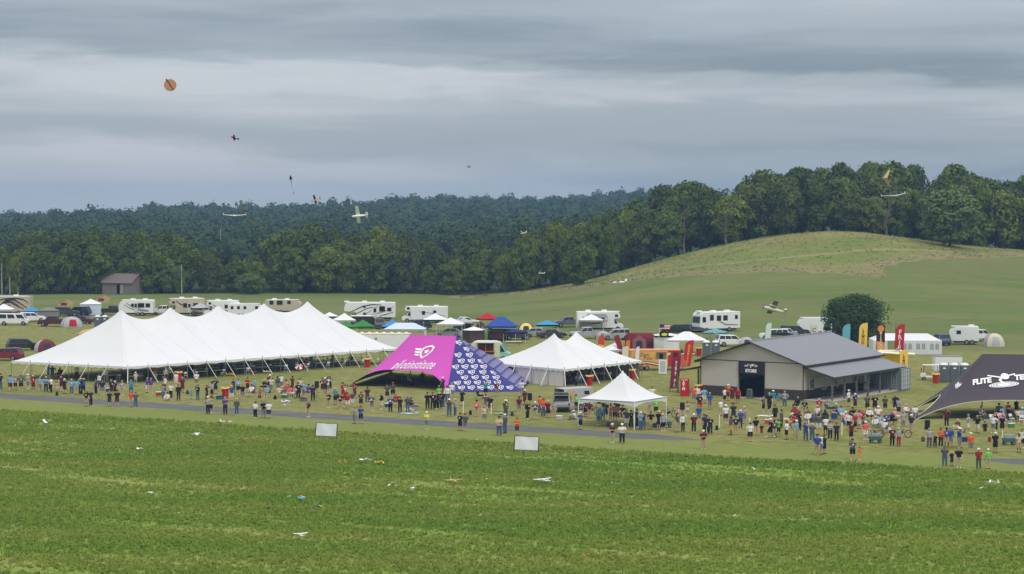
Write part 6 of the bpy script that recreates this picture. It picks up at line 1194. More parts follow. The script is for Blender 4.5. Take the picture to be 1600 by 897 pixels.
def dress(j, pose):
    out = {}
    lo = j['pelvis'] + (j['pelvis'] - j['waist']) * .35
    for nm, long_ in (('tee', False), ('long', True)):
        mb = MB(); tube(mb, [lo, j['pelvis'], j['waist'], j['chest'], j['chest'].lerp(j['neck'], .62), j['neck'] + (j['neck'] - j['chest']) * .02], [(.185, .135), (.182, .13), (.172, .125), (.205, .14), (.175, .115), (.07, .068)], 10)
        for s in 'lr':
            a, b, c = j['s' + s], j['e' + s], j['w' + s]; a2 = a.lerp(j['chest'], .25)
            if long_: tube(mb, [a2, a, a.lerp(b, .5), b, b.lerp(c, .95)], [.075, .078, .066, .058, .046])
            else: tube(mb, [a2, a, a.lerp(b, .45), a.lerp(b, .78)], [.075, .080, .075, .074])
        out[nm] = mb.mesh('shirt')
    for nm in ('shorts', 'trousers'):
        mb = MB(); tube(mb, [j['pelvis'] + (j['waist'] - j['pelvis']) * .3, j['pelvis'], lo if pose not in 'ik' else j['pelvis'] + V(0, -.05, -.05)], [(.172, .125), (.178, .13), (.150, .115)], 10)
        for s in 'lr':
            h, k, a = j['h' + s], j['k' + s], j['a' + s]
            if nm == 'shorts': tube(mb, [h, h.lerp(k, .4), h.lerp(k, .85), h.lerp(k, 1.05)], [.105, .102, .096, .096])
            else: tube(mb, [h, h.lerp(k, .5), k, k.lerp(a, .5), k.lerp(a, .96)], [.105, .095, .080, .074, .070])
        out[nm] = mb.mesh(nm)
    mb = MB()
    for s in 'lr':
        a = j['a' + s]; tube(mb, [a + V(0, .06, -.035), a + V(0, .0, -.03), a + V(0, -.10, -.045), a + V(0, -.20, -.055)], [(.042, .042), (.046, .050), (.050, .036), (.034, .022)])
    out['shoes'] = mb.mesh('shoes')
    hd = j['head']; mb = MB(); mb.lathe((hd.x, hd.y + .018, hd.z + .02), [(.104, -.03), (.108, .02), (.098, .07), (.070, .112), (.02, .128)], 10); mb.add([hd + V(x * .098, .10 - abs(x) * .05, z) for z in (-.08, .03) for x in (-1, -.5, 0, .5, 1)], [(i, i + 1, i + 6, i + 5) for i in range(4)]); out['hair'] = mb.mesh('hair')
    mb = MB(); mb.lathe((hd.x, hd.y + .012, hd.z + .02), [(.100, -.02), (.106, .02), (.095, .06), (.062, .096), (.01, .106)], 10); tube(mb, [hd + V(0, .05, -.12), hd + V(0, .07, -.02), hd + V(0, .05, .06)], [(.075, .05), (.098, .06), (.08, .05)]); tube(mb, [j['neck'] + V(0, .06, -.08), hd + V(0, .07, -.1)], [(.09, .03), (.09, .05)]); out['long_hair'] = mb.mesh('hair')
    mb = MB(); mb.lathe((hd.x, hd.y + .01, hd.z + .055), [(.112, -.03), (.114, .0), (.100, .055), (.06, .088), (.01, .094)], 10); mb.plate([hd + V(-.085, -.09, .04), hd + V(.085, -.09, .04), hd + V(.07, -.20, .025), hd + V(-.07, -.20, .025)], (0, 0, 1), .012); out['cap'] = mb.mesh('cap')
    mb = MB(); mb.lathe((hd.x, hd.y, hd.z + .05), [(.185, -.015), (.19, -.005), (.115, .012), (.110, .06), (.075, .095), (.01, .10)], 12); out['sunhat'] = mb.mesh('sun_hat')
    ch = j['chest']; f = .152; mb = MB(); mb.plate([ch + V(-.05, -f, -.07), ch + V(.05, -f, -.07), ch + V(.05, -f, .05), ch + V(-.05, -f, .05)], (0, -1, 0), .006); out['badge'] = mb.mesh('shirt_badge')
    if pose == 't':
        mb = MB(); c = (j['wl'] + j['wr']) / 2 + V(0, -.06, .02); mb.box(c, (.20, .14, .05)); mb.bar(c + V(0, -.05, .02), c + V(0, -.12, .14), .006, 4); out['radio'] = mb.mesh('radio_transmitter')
    if pose == 'h':
        mb = MB(); c = (j['wl'] + j['wr']) / 2 + V(0, -.05, .04); mb.box(c, (.16, .02, .09)); out['radio'] = mb.mesh('phone')
    return out
POSES = {}
for p_ in 'scthupwik':
    j_ = joints(p_); POSES[p_] = (skin_body(j_), dress(j_, p_))
PW = {'s': 'standing', 'c': 'arms-crossed', 't': 'transmitter-holding', 'h': 'phone-raising', 'u': 'eye-shading', 'p': 'hands-on-hips', 'w': 'walking', 'i': 'seated', 'k': 'ground-sitting'}
CROWD = """1,608,kJs 16,611,lms 24,610,gks 33,610,hkp 44,608,cgs 52,611,rmsW 62,612,lgs 72,612,lKs 80,613,wKp 78,612,kksx 88,612,iwsx 96,610,mks 101,615,kms 112,617,lJs 120,617,lCp 126,616,nKs 131,616,bKs 76,592,bns 82,593,nns 92,590,mki 120,593,wKs 150,615,hKs 155,606,wJs 160,617,ngs 135,635,kcc 142,635,nKs 171,635,kns 183,635,kms 174,618,kms 180,618,kks 165,597,wgs 191,619,gcs
205,617,tJs 212,604,cgs 205,636,ocs 212,637,hJs 230,614,pws 236,614,pcs 243,595,ows 259,596,gks 265,595,gKs 258,612,wGs 255,624,gJs 267,623,wKs 262,626,wck 275,604,wws 279,626,kKs 285,614,mms 299,623,llsx 307,604,wgsT 309,625,kJc 323,625,kKs 331,622,gks 337,615,nks 325,647,gKt 330,645,cks 352,648,pKt 370,649,hJs 362,627,bws 365,615,nks 372,616,lks 379,624,kgs 387,613,rksB 392,620,wgi 399,653,wKt 398,614,lgs
412,653,kgs 420,654,wns 406,627,rmsx 412,611,kki 422,609,kks 417,620,lgi 424,613,wgs 434,611,hgs 440,608,wgs 445,612,oci 447,617,sci 452,621,sci 436,621,cci 457,612,mms 460,622,iwi 466,622,kKs 469,615,cKs 475,622,lgs 481,620,pni 489,626,nKs 504,615,mms 508,615,mks 512,614,wgs 515,613,kks 514,638,kcc 524,632,tksT 532,640,kcs 536,622,rms 539,632,rms 543,639,rws 551,636,hws 554,623,rms 564,637,dks 574,630,mGs 581,642,hgc 554,662,ggt 564,662,bnt 482,652,mcs 596,640,kws
605,625,hks 614,622,dks 610,644,bKc 625,645,kKs 637,645,hJs 620,634,rki 642,634,kkk 668,640,kKs 676,640,kKp 682,639,kKs 687,638,hKs 692,638,kJs 686,628,eks 699,629,wJs 706,622,wgs 692,612,nns 702,651,hJs 711,651,gJs 722,634,kkp 667,671,ygtW 719,673,kks 727,674,hgt 759,620,tku 776,619,mgs 749,625,kki 745,651,sccz 757,661,cgs 766,644,kms 759,641,hgs 790,652,dGs 780,681,cJt 789,677,hJs
808,680,omc 811,645,mgs 820,634,mms 816,619,wgs 824,655,kKs 836,655,hcc 843,645,oJs 849,650,oJsz 856,653,mks 866,653,gcs 894,652,ggs 897,656,wgk 900,641,eks 907,671,bkcW 915,651,nks 921,654,mcs 939,637,dKi 935,664,lls 942,659,lls 946,655,kks 954,658,ics 961,659,ims 957,692,mccW 972,693,wKc 965,652,kKs 972,653,kKi
979,669,hws 986,668,kKs 995,668,bKs 1001,672,lJs 1005,671,nJs 1015,649,gcs 1017,671,kcp 1025,649,eks 1029,671,kks 1036,674,gks 1058,675,hcs 1067,675,wKs 1084,676,mKs 1099,702,mCcW 1100,675,nKs 1104,677,nKs 1110,679,kKs 1092,661,bgs 1109,640,bgs 1093,643,krs 1084,630,ogs 1089,629,wgs 1100,631,lwsz 1019,628,wks 1059,649,iwsx 1074,646,iwsx 1126,650,wcs 1134,661,wns 1132,630,wks 1138,626,oms 1144,630,mms 1153,630,rms 1146,657,nns 1142,680,hos 1150,679,ncs 1157,669,bKs
1181,680,kcs 1190,682,krsx 1204,684,kkw 1210,684,hcs 1216,682,eks 1229,687,wks 1244,687,lCsW 1259,689,bJs 1269,690,hJs 1249,672,kKs 1279,676,hws 1290,680,wks 1297,687,gKs 1307,689,nKs 1202,641,kKw 1208,635,tCs 1217,632,tgsx 1226,637,gJs 1193,645,hks 1211,659,kks 1245,641,kki 1257,645,kgi 1243,656,rki 1276,655,wJi 1280,642,rgi 1295,645,lni 1308,650,bki 1315,655,lwi 1326,672,wks 1326,635,wns 1336,674,rks 1277,711,bct 1283,710,wls 1288,709,kks 1332,718,hkt
1336,641,nns 1355,644,dks 1367,644,kks 1383,644,dksB 1399,643,kks 1404,650,gns 1417,652,wKi 1430,653,wJi 1479,667,mKs 1343,719,oosx 1352,687,swsz 1342,670,iws 1359,658,wki 1375,668,lwi 1385,666,pki 1395,664,nki 1400,658,iwi 1367,672,wgi 1381,677,wgi 1394,697,mKs 1404,698,gRs 1452,699,gGs 1461,699,kKsx 1470,699,oKs 1479,699,pcs 1485,699,bgs
1499,700,bgsz 1517,709,ogsW 1476,729,hJs 1487,728,knsx 1498,731,kcs 1529,732,rGtW 1544,733,ecs 1555,707,kks 1552,677,wgs 1557,673,kKs 1566,677,kks 1527,677,kws 1539,680,kksx 1497,671,mwk 1535,656,hGi 1560,651,gKi 1568,656,lJi 1575,656,mKs 1588,650,dKs 1592,659,cmi 1598,657,lJi 1592,708,ccs 1597,700,wks 1566,664,iwi
470,575,wgs 478,577,rgi 486,573,lgs 300,586,hKs 322,584,mKi 345,584,bKs 420,577,kKi 445,575,gKs 520,572,hKs 548,570,mKi 897,600,kKi 905,602,gKi 889,601,kKi 612,602,hKs 640,603,gKi 628,601,bKi 660,602,kKs 1300,616,kKi 1345,612,gKs 1415,552,gks
1163,662,ggs 1172,690,wks 1221,668,hKs 1236,668,rci 1262,664,wgi 1288,662,kki 1303,660,ggi 1322,664,iwi 1334,657,kJi 1346,662,rki 1372,656,wgi 1411,672,ggs 1424,676,ncs 1330,690,mks 1513,676,gws"""
LAND = [('near the long white tent', V(-38, 262, 0)), ('near the magenta star tent', V(-8, 250, 0)), ('near the two-peaked tent', V(5, 258, 0)), ('by the small peaked tent', V(10.8, 211, 0)), ('near the open cargo trailer', V(5, 226, 0)), ('in front of the store', V(26, 236, 0)), ('on the store porch side', V(38, 236, 0)), ('near the black star tent', V(46, 220, 0)), ('among the seated group', V(34, 215, 0))]
CEDGE = np.array(CROP_EDGE)
def anchor(P, py):
    ey = float(np.interp(P.x, CEDGE[:, 0], CEDGE[:, 1])); d = (P.y - ey) * math.cos(ROW_DIR)
    if d < 3.2: return 'at the crop edge'
    if d < 13: return 'beside the runway' if P.x < 17 else 'on the flight-line grass'
    return min(LAND, key=lambda a: (a[1] - P).length)[0]
rp = random.Random(21)
def put(nm, me, mat, parent):
    o = bpy.data.objects.new(nm, me); COL.objects.link(o); o.parent = parent
    if not me.materials: me.materials.append(mat)
    o.material_slots[0].link = 'OBJECT'; o.material_slots[0].material = mat; return o
def person(px, py, code):
    sh, pa, po = code[:3]; ex = code[3:]; P = GP(px, py)
    if po == 's': po = rp.choice('sssscpuhsw' if py < 640 else 'sssscpuhss')
    body, w = POSES[po]
    kid = 'x' in ex; rz = rp.gauss(0, .6) if rp.random() < .8 else rp.gauss(math.pi, .7)
    if po in 'tc': rz = rp.gauss(-.25, .35)
    hat = {'W': 'white', 'B': 'black', 'T': 'tan'}.get(next((c for c in ex if c in 'WBT'), ''), None); hk = 'cap'
    if hat is None and rp.random() < .36: hat = rp.choice(['white', 'black', 'red', 'tan', 'white'])
    if hat == 'tan': hk = 'sunhat'
    long_ = sh in 'kgwhb' and rp.random() < .18; lh = hat is None and rp.random() < .16
    a = anchor(P, py); who = 'child' if kid else 'person'
    lab = f"{PW[po]} {who} in {SHIRT[sh][0]} {'sweater' if long_ else 'shirt'} and {PANTS[pa][0]}" + (f" with {hat} {'sun hat' if hk == 'sunhat' else 'cap'}" if hat else '') + ' ' + a
    if len(lab.split()) > 16: lab = lab.replace(' and ' + PANTS[pa][0], '')
    o = thing('person', lab, 'person', P, rz, 'spectators and pilots ' + a); k = (rp.uniform(.62, .76) if kid else rp.uniform(.95, 1.06)); wd = k * (1.32 if 'z' in ex else rp.uniform(.98, 1.22)); o.scale = (wd, wd, k)
    put('body', body, SKINS[0 if rp.random() < .6 else (1 if rp.random() < .75 else 2)], o); put('shirt', w['long' if long_ else 'tee'], shirt_mat(sh), o); tr = pa in 'KJCGR'
    put('trousers' if tr else 'shorts', w['trousers' if tr else 'shorts'], pants_mat(pa), o); put('shoes', w['shoes'], SHOES[rp.random() < .4], o)
    if hat: put('hat', w[hk], HATS[hat], o)
    if lh: put('hair', w['long_hair'], rp.choice(HAIRS), o)
    else: put('hair', w['hair'], rp.choice(HAIRS), o) if not hat else None
    if rp.random() < .38: put('shirt_badge', w['badge'], PRINTW, o)
    if 'radio' in w: put('radio_transmitter' if po == 't' else 'phone', w['radio'], BLACK, o)
    if po == 'i':
        q = P + V(-math.sin(rz) * -.0, 0, 0); side = Matrix.Rotation(rz, 3, 'Z') @ V(0, .06, 0)
        if 'black star' in a or 'store' in a and rp.random() < .4: folding_chair(P + side, rz, f"white folding chair under a {who} in {SHIRT[sh][0]} {a}", 'occupied folding chairs', None)
        else: cc = rp.choice(['dark', 'navy', 'green', 'red', 'blue', 'grey', 'dark', 'maroon']); camp_chair(P + side, rz, f"{ {'dark': 'black'}.get(cc, cc) } camp chair under a {who} in {SHIRT[sh][0]} {a}", cc)
for tok in CROWD.split():
    a_, b_, c_ = tok.split(','); person(float(a_), float(b_), c_)
# ------------------------------------------------------------------ bicycles, umbrella, carts in the crowd
def bicycle(px, py, deg, lab, col):
    r = thing('bicycle', lab, 'bicycle', GP(px, py), R(deg)); m = paint('bike_' + col, {'dark': (40, 42, 46), 'silver': (180, 184, 188)}[col])
    for x in (-.55, .55):
        mb = MB(); pts = [V(x + .34 * math.cos(a), 0, .35 + .34 * math.sin(a)) for a in np.linspace(0, 2 * math.pi, 19)]
        for p, q in zip(pts, pts[1:]): mb.bar(p, q, .03, 5)
        w_ = mb.build('wheel', TYRE, r); sp = MB()
        for a in np.linspace(0, math.pi, 7)[:-1]: sp.bar((x - .32 * math.cos(a), 0, .35 - .32 * math.sin(a)), (x + .32 * math.cos(a), 0, .35 + .32 * math.sin(a)), .005, 3)
        sp.build('spokes', STEEL, w_)
    f = MB(); [f.bar(p, q, .022, 5) for p, q in (((-.55, 0, .35), (-.1, 0, .32)), ((-.1, 0, .32), (-.25, 0, .85)), ((-.55, 0, .35), (-.25, 0, .78)), ((-.25, 0, .78), (.38, 0, .85)), ((-.1, 0, .32), (.38, 0, .8)), ((.38, 0, .95), (.55, 0, .35)))]; f.build('frame', m, r)
    MB().box((-.27, 0, .92), (.26, .14, .06)).build('saddle', BLACK, r); MB().bar((.36, -.28, 1.0), (.36, .28, 1.0), .018, 5).build('handlebar', BLACK, r); MB().box((-.05, 0, .5), (.3, .1, .2), 0, 0, R(-20)).build('battery', BLACK, r)
bicycle(1046, 652, 8, 'dark bicycle standing beside the small peaked tent', 'dark'); bicycle(925, 648, 14, 'dark bicycle beside the open cargo trailer', 'dark'); bicycle(1410, 684, 10, 'silver bicycle behind the red-trousered person', 'silver'); bicycle(1366, 684, 190, 'silver bicycle behind the salmon-shirted person', 'silver')
def cart(px, py, lab):
    r = thing('hand_cart', lab, 'cart', GP(px, py)); m = M('cart_teal', (70, 100, 104), .7); MB().box((0, 0, .45), (1.1, .6, .35)).build('tub', m, r, False, 0, .03); MB().box((.05, 0, .75), (.8, .45, .28)).build('load', M('cart_load', (150, 156, 160), .8, var=.4, scale=5), r)
    for x in (-.38, .38):
        for s in (-1, 1): wheel(r, x, s * .3, .15, .08)
    MB().bar((.55, 0, .4), (1.0, 0, .9), .02, 5).build('handle', DARKMET, r)
cart(1576, 695, 'teal wheeled hand cart loaded with gear on the grass'); cart(1040, 668, 'teal wheeled hand cart beside the peaked tent leg'); cart(1368, 692, 'teal wheeled hand cart beside the silver bicycles')
P = GP(467, 580); r = thing('umbrella', 'red and white striped umbrella lying open beside the long tent', 'umbrella', P + V(0, 0, .55), R(40)); r.rotation_euler = (R(24), R(-30), R(60))
for k in range(8): a, b = R(45 * k), R(45 * k + 45); MB().add([(0, 0, .35), (.55 * math.cos(a), .55 * math.sin(a), 0), (.55 * math.cos(b), .55 * math.sin(b), 0)], [(0, 1, 2)]).build('panel', PRINTW if k % 2 else REDP, r)
MB().bar((0, 0, -.5), (0, 0, .4), .012, 5).build('shaft', STEEL, r)
def tarp(px, py, w, d, rgb, lab):
    r = thing('picnic_blanket', lab, 'blanket', GP(px, py), random.uniform(-.3, .3)); MB().grid(lambda u, v: V((u - .5) * w, (v - .5) * d, .03 + .02 * math.sin(u * 9 + v * 5)), 8, 5).build('cloth', M('blanket_%d' % px, rgb, .9), r); MB().box((w * .2, 0, .12), (.35, .25, .18)).build('bag', M('bag_%d' % px, tuple(int(v * .7) for v in rgb), .9), r)
tarp(1233, 655, 1.6, 1.4, (214, 200, 170), 'cream blanket on the grass before the store'); tarp(1197, 650, 1.8, 1.2, (216, 214, 206), 'white sheet and gear beside the store crowd'); tarp(640, 646, 1.8, 1.0, (190, 206, 216), 'pale blue sheet beside kneeling spectators'); tarp(446, 633, 0.9, .5, (226, 226, 226), 'small white sheet on grass beside the speaker crowd'); tarp(1300, 648, 1.2, .8, (150, 90, 50), 'brown mat among seated spectators')

def bag(px, py, kind, col, lab):
    r = thing({'b': 'backpack', 'c': 'cool_box', 't': 'storage_tote'}[kind], lab, {'b': 'bag', 'c': 'cool box', 't': 'box'}[kind], GP(px, py), rp.uniform(-.8, .8)); m = M('gear_' + lab.replace(' ', '_')[:24], col, .7, var=.15, scale=6)
    if kind == 'b': MB().box((0, 0, .22), (.32, .22, .44), taper=.8).build('pack', m, r, False, 0, .05); MB().box((0, -.13, .16), (.24, .07, .2)).build('pocket', m, r); MB().bar((-.05, 0, .44), (.05, 0, .46), .02, 4).build('handle', BLACK, r)
    elif kind == 'c': MB().box((0, 0, .19), (.6, .36, .36)).build('tub', m, r, False, 0, .03); MB().box((0, 0, .40), (.63, .39, .07)).build('lid', WHITE, r, False, 0, .02); MB().bar((-.34, 0, .3), (.34, 0, .3), .015, 4).build('handle', DARKMET, r)
    else: MB().box((0, 0, .18), (.7, .45, .36), taper=1.1).build('tub', m, r); MB().box((0, 0, .38), (.8, .54, .04)).build('lid', BLACK, r)
for a in ((89, 618, 'b', (40, 44, 60), 'dark backpack on the grass beside a pink-shirted child'), (170, 612, 'c', (40, 80, 150), 'blue cool box with white lid beside the long tent'), (248, 618, 'c', (170, 40, 40), 'red cool box with white lid beside two purple shirts'), (293, 616, 'b', (60, 60, 64), 'grey backpack beside the maroon-shirted person'), (344, 624, 't', (60, 90, 130), 'blue storage tote beside the red bin'), (430, 624, 'b', (30, 34, 40), 'black backpack beside seated spectators'), (444, 622, 'c', (60, 120, 90), 'green cool box between seated spectators'), (474, 627, 't', (120, 120, 124), 'grey storage tote beside the tripod speaker'), (528, 622, 'b', (120, 40, 40), 'maroon backpack among red shirts'), (606, 636, 'c', (50, 70, 120), 'navy cool box by the blue-shirted person'), (648, 640, 't', (150, 150, 150), 'light grey tote beside the pale sheet'), (735, 648, 'b', (24, 24, 28), 'black backpack beside the salmon shirt'), (800, 650, 'b', (60, 70, 60), 'olive backpack near the parked wide plane'), (874, 656, 'c', (190, 190, 194), 'white cool box behind the silver SUV'), (950, 666, 'b', (90, 60, 120), 'purple backpack under the small peaked tent'), (1026, 668, 't', (40, 90, 90), 'teal tote beside the peaked tent leg'), (1120, 672, 'b', (40, 40, 46), 'charcoal backpack in the spectator line'), (1200, 662, 'c', (200, 60, 50), 'bright red cool box before the store'), (1233, 666, 'b', (50, 60, 90), 'navy backpack beside the cream blanket'), (1270, 660, 't', (90, 90, 96), 'dark tote beside the empty red chair'), (1320, 662, 'c', (60, 110, 180), 'sky blue cool box in the seated group'), (1350, 664, 'b', (30, 30, 30), 'black rucksack in the seated group'), (1390, 676, 'c', (230, 230, 230), 'all-white cool box by the seated group'), (1442, 690, 'b', (100, 70, 40), 'brown backpack beside the grey-shirted person'), (1508, 690, 't', (40, 60, 120), 'dark blue tote behind the blue shirt'), (1546, 690, 'b', (140, 40, 50), 'red backpack near the tall pale stake'), (1580, 668, 'c', (70, 130, 70), 'green cool box under the black star tent')): bag(*a)
# ================================================================== MODEL AIRCRAFT IN THE AIR
FOAM = M('white_foam', (236, 237, 238), .7, var=.03); TANF = M('tan_foam', (196, 172, 140), .8, var=.08); ORF = M('orange_foam', (222, 96, 40), .7); RDF = M('red_foam', (176, 40, 44), .7); GYF = M('grey_foam', (116, 118, 118), .7, var=.1); DKF = M('dark_foam', (50, 40, 44), .7); YLF = M('yellow_foam', (232, 190, 50), .7); TLF = M('teal_foam', (70, 160, 170), .7); BLF = M('dark_blue_foam', (40, 52, 84), .7)
def wing(mb, span, root, tip, th, x0, z, sweep=0., dih=0.):
    for s in (-1, 1):
        a = [(x0 + root / 2, 0, z + th / 2), (x0 + root * .2, 0, z + th), (x0 - root / 2, 0, z), (x0 + root / 2, 0, z - th / 4)]; y = s * span / 2
        b = [(x0 - sweep + tip / 2, y, z + dih + th / 3), (x0 - sweep + tip * .2, y, z + dih + th * .6), (x0 - sweep - tip / 2, y, z + dih), (x0 - sweep + tip / 2, y, z + dih - th / 5)]
        mb.rings([a, b])
    return mb
def plane(loc, rot, span, length, mat, label, kind='trainer', tail=None, accent=None, parent_name='model_plane'):
    r = thing(parent_name, label, 'model plane', loc); r.rotation_euler = rot; L = length; tail = tail or mat; w = L * .055
    fus = MB(); st = [(L * .48, .25), (L * .42, .7), (L * .2, 1.0), (-L * .05, .9), (-L * .48, .30)]
    fus.rings([[(x, w * s * a, w * 1.25 * s * b) for a, b in ((-1, -1), (1, -1), (1, .6), (.5, 1), (-.5, 1), (-1, .6))] for x, s in st]); fus.build('fuselage', mat, r, True)
    wz = w * 1.2 if kind != 'low' else -w * .6
    wing(MB(), span, L * .24, L * .19, L * .03, L * .10, wz, 0, span * .03).build('wing', accent or mat, r)
    wing(MB(), span * .36, L * .16, L * .11, L * .015, -L * .42, w * .3).build('tailplane', tail, r)
    MB().plate([(-L * .50, 0, w * .3), (-L * .34, 0, w * .3), (-L * .42, 0, L * .19), (-L * .50, 0, L * .20)], (0, 1, 0), .012).build('fin', tail, r)
    if kind == 'twin':
        for s in (-1, 1): MB().lathe((L * .12, s * span * .17, wz), [(.005, -L * .14), (w * .7, -L * .08), (w * .75, L * .10), (w * .3, L * .15)], 8, 'x').build('engine_pod', mat, r)
    MB().box((L * .49, 0, 0), (.02, L * .24, .03), 0, R(35)).build('propeller', BLACK, r); MB().lathe((L * .48, 0, 0), [(w * .4, 0), (w * .2, .04), (.003, .07)], 8, 'x').build('spinner', accent or BLACK, r)
    if kind == 'bi': wing(MB(), span * .9, L * .22, L * .18, L * .025, L * .12, -w * 1.1).build('lower_wing', accent or mat, r)
    return r
plane(at(562, 337, 170), (R(48), R(6), R(182)), 1.75, 1.3, M('bright_white_foam', (246, 247, 250), .6, var=.01), 'white model plane banked on edge above the dark trees', 'trainer')
plane(at(1211, 484, 150), (R(40), R(-14), R(190)), 1.45, 1.75, M('pale_grey_foam', (206, 208, 200), .7), 'grey twin-engined model plane flying low over the green field', 'twin', accent=GYF)
plane(at(367, 216, 165), (R(30), R(-18), R(170)), .75, .62, DKF, 'small dark red model biplane high in the sky', 'bi', accent=RDF)
plane(at(968, 441, 165), (R(12), R(4), R(188)), 1.5, 1.15, FOAM, 'white model plane crossing in front of the grassy hill foot', 'trainer', accent=M('pale_yellow_foam', (236, 232, 200), .7))
plane(at(846, 427, 175), (R(10), R(0), R(170)), .8, .55, FOAM, 'tiny white model plane in front of the hill foot trees'); plane(at(818, 364, 172), (R(22), R(12), R(150)), .7, .6, FOAM, 'tiny white model plane in front of the middle trees'); plane(at(733, 261, 190), (R(30), R(-10), R(200)), .42, .36, GYF, 'tiny grey model plane alone in the middle sky'); plane(at(494, 312, 170), (R(58), R(22), R(195)), .85, .75, TANF, 'tan model plane with dark wing against the far hill skyline', accent=DKF)
plane(at(378, 327, 172), (R(70), R(30), R(100)), .6, .5, ORF, 'small orange model plane over the far wooded hill', accent=ORF)
def flying_wing(loc, rot, span, mat, label, root=.30, tip=.12, sweep=.1, dih=.1, fins=True):
    r = thing('flying_wing', label, 'model plane', loc); r.rotation_euler = rot; wing(MB(), span, root, tip, .04, 0, 0, sweep, dih).build('wing', mat, r); MB().lathe((0, 0, .01), [(.01, -.2), (.06, -.1), (.06, .15), (.01, .26)], 8, 'x').build('pod', mat, r)
    if fins:
        for s in (-1, 1): MB().plate([(-sweep - tip * .6, s * span / 2, dih - .02), (-sweep + tip * .5, s * span / 2, dih - .02), (-sweep - tip * .3, s * span / 2, dih + .16), (-sweep - tip * .7, s * span / 2, dih + .16)], (0, 1, 0), .015).build('winglet', mat, r)
flying_wing(at(366, 337, 168), (R(0), R(4), R(-93)), 1.75, FOAM, 'thin white flying wing with upturned tips over the far hill', .16, .10, .12, .06); flying_wing(at(1400, 306, 160), (R(6), R(-6), R(-70)), 2.0, M('bluish_foam', (214, 222, 240), .7), 'white swept model glider in front of the hill wood', .34, .10, .35, .12)
flying_wing(at(1383, 278, 165), (Matrix.Rotation(R(38), 3, 'Z') @ Matrix(((0, 0, 1), (1, 0, 0), (0, 1, 0)))).to_euler(), 1.25, TANF, 'tan bent flying wing in front of the hill wood', .46, .14, .12, .36, True)
# round flying disc
r = thing('flying_disc', 'round tan cardboard flying disc high in the sky', 'model plane', at(266, 133, 165)); r.rotation_euler = (R(78), R(8), R(10)); MB().lathe((0, 0, 0), [(.46, -.02), (.47, 0), (.46, .02)], 28).build('disc', CARDBOARD, r); MB().box((0, 0, .04), (.92, .05, .07), R(-50)).build('spar', M('dark_card', (110, 74, 54), .9), r); MB().box((-.32, .36, .05), (.14, .08, .08), R(-50)).build('motor', BLACK, r)
# streamer kite
r = thing('streamer_kite', 'dark streamer kite hanging in the sky over the far hill', 'kite', at(454, 280, 170)); MB().add([(0, 0, .32), (.13, .05, .1), (.05, .02, -.12), (-.12, -.03, .05), (0, .12, .08)], [(0, 1, 4), (1, 2, 4), (2, 3, 4), (3, 0, 4), (0, 3, 2, 1)]).build('sail', DKF, r); MB().bar((.03, 0, -.1), (.1, 0, -.5), .035, 4, .01).build('tail', M('brown_tail', (110, 70, 60), .8), r); MB().bar((.1, 0, -.5), (.22, 0, -1.05), .008, 4).build('string', GYF, r); MB().box((.22, 0, -1.08), (.05, .05, .08)).build('weight', DKF, r)
# ================================================================== CRASHED MODELS IN THE CROP
def wreck(px, py, mats, label, n=3, size=.7, seed=0, whole=False):
    P = GP(px, py); q = random.Random(seed or int(px * 7 + py)); size *= 1.35; r = thing('crashed_model', label, 'model plane', P + V(0, 0, .30), q.uniform(0, 6.28))
    if whole:
        L = size; MB().rings([[(x, .05 * s * a, .06 * s * b + .05) for a, b in ((-1, -1), (1, -1), (1, 1), (-1, 1))] for x, s in ((L * .5, .4), (L * .3, 1), (-L * .1, 1), (-L * .5, .4))]).build('fuselage', mats[0], r); wing(MB(), size * 1.15, .26, .2, .035, .08, .1, 0, .05).build('wing', mats[-1], r); MB().plate([(-L * .5, 0, .05), (-L * .3, 0, .05), (-L * .45, 0, .32)], (0, 1, 0), .015).build('fin', mats[min(1, len(mats) - 1)], r); wing(MB(), size * .4, .14, .1, .02, -L * .42, .06).build('tailplane', mats[0], r); return
    for k in range(n):
        c = V(q.uniform(-1, 1), q.uniform(-1, 1), 0) * size * .55 + V(0, 0, q.uniform(.02, .10)); m = mats[k % len(mats)]; rx, ry, rz_ = q.uniform(-.7, .7), q.uniform(-.7, .7), q.uniform(0, 3.1)
        pts = [(-.5, -.5), (.5, -.4), (.42, .5), (-.2, .55)]; sx, sy = size * q.uniform(.25, .6), size * q.uniform(.14, .3); e = Euler((rx, ry, rz_)).to_matrix()
        MB().plate([c + e @ V(a * sx, b * sy, 0) for a, b in pts], e @ V(0, 0, 1), .03).build(q.choice(['wing_piece', 'foam_piece', 'tail_piece']), m, r)
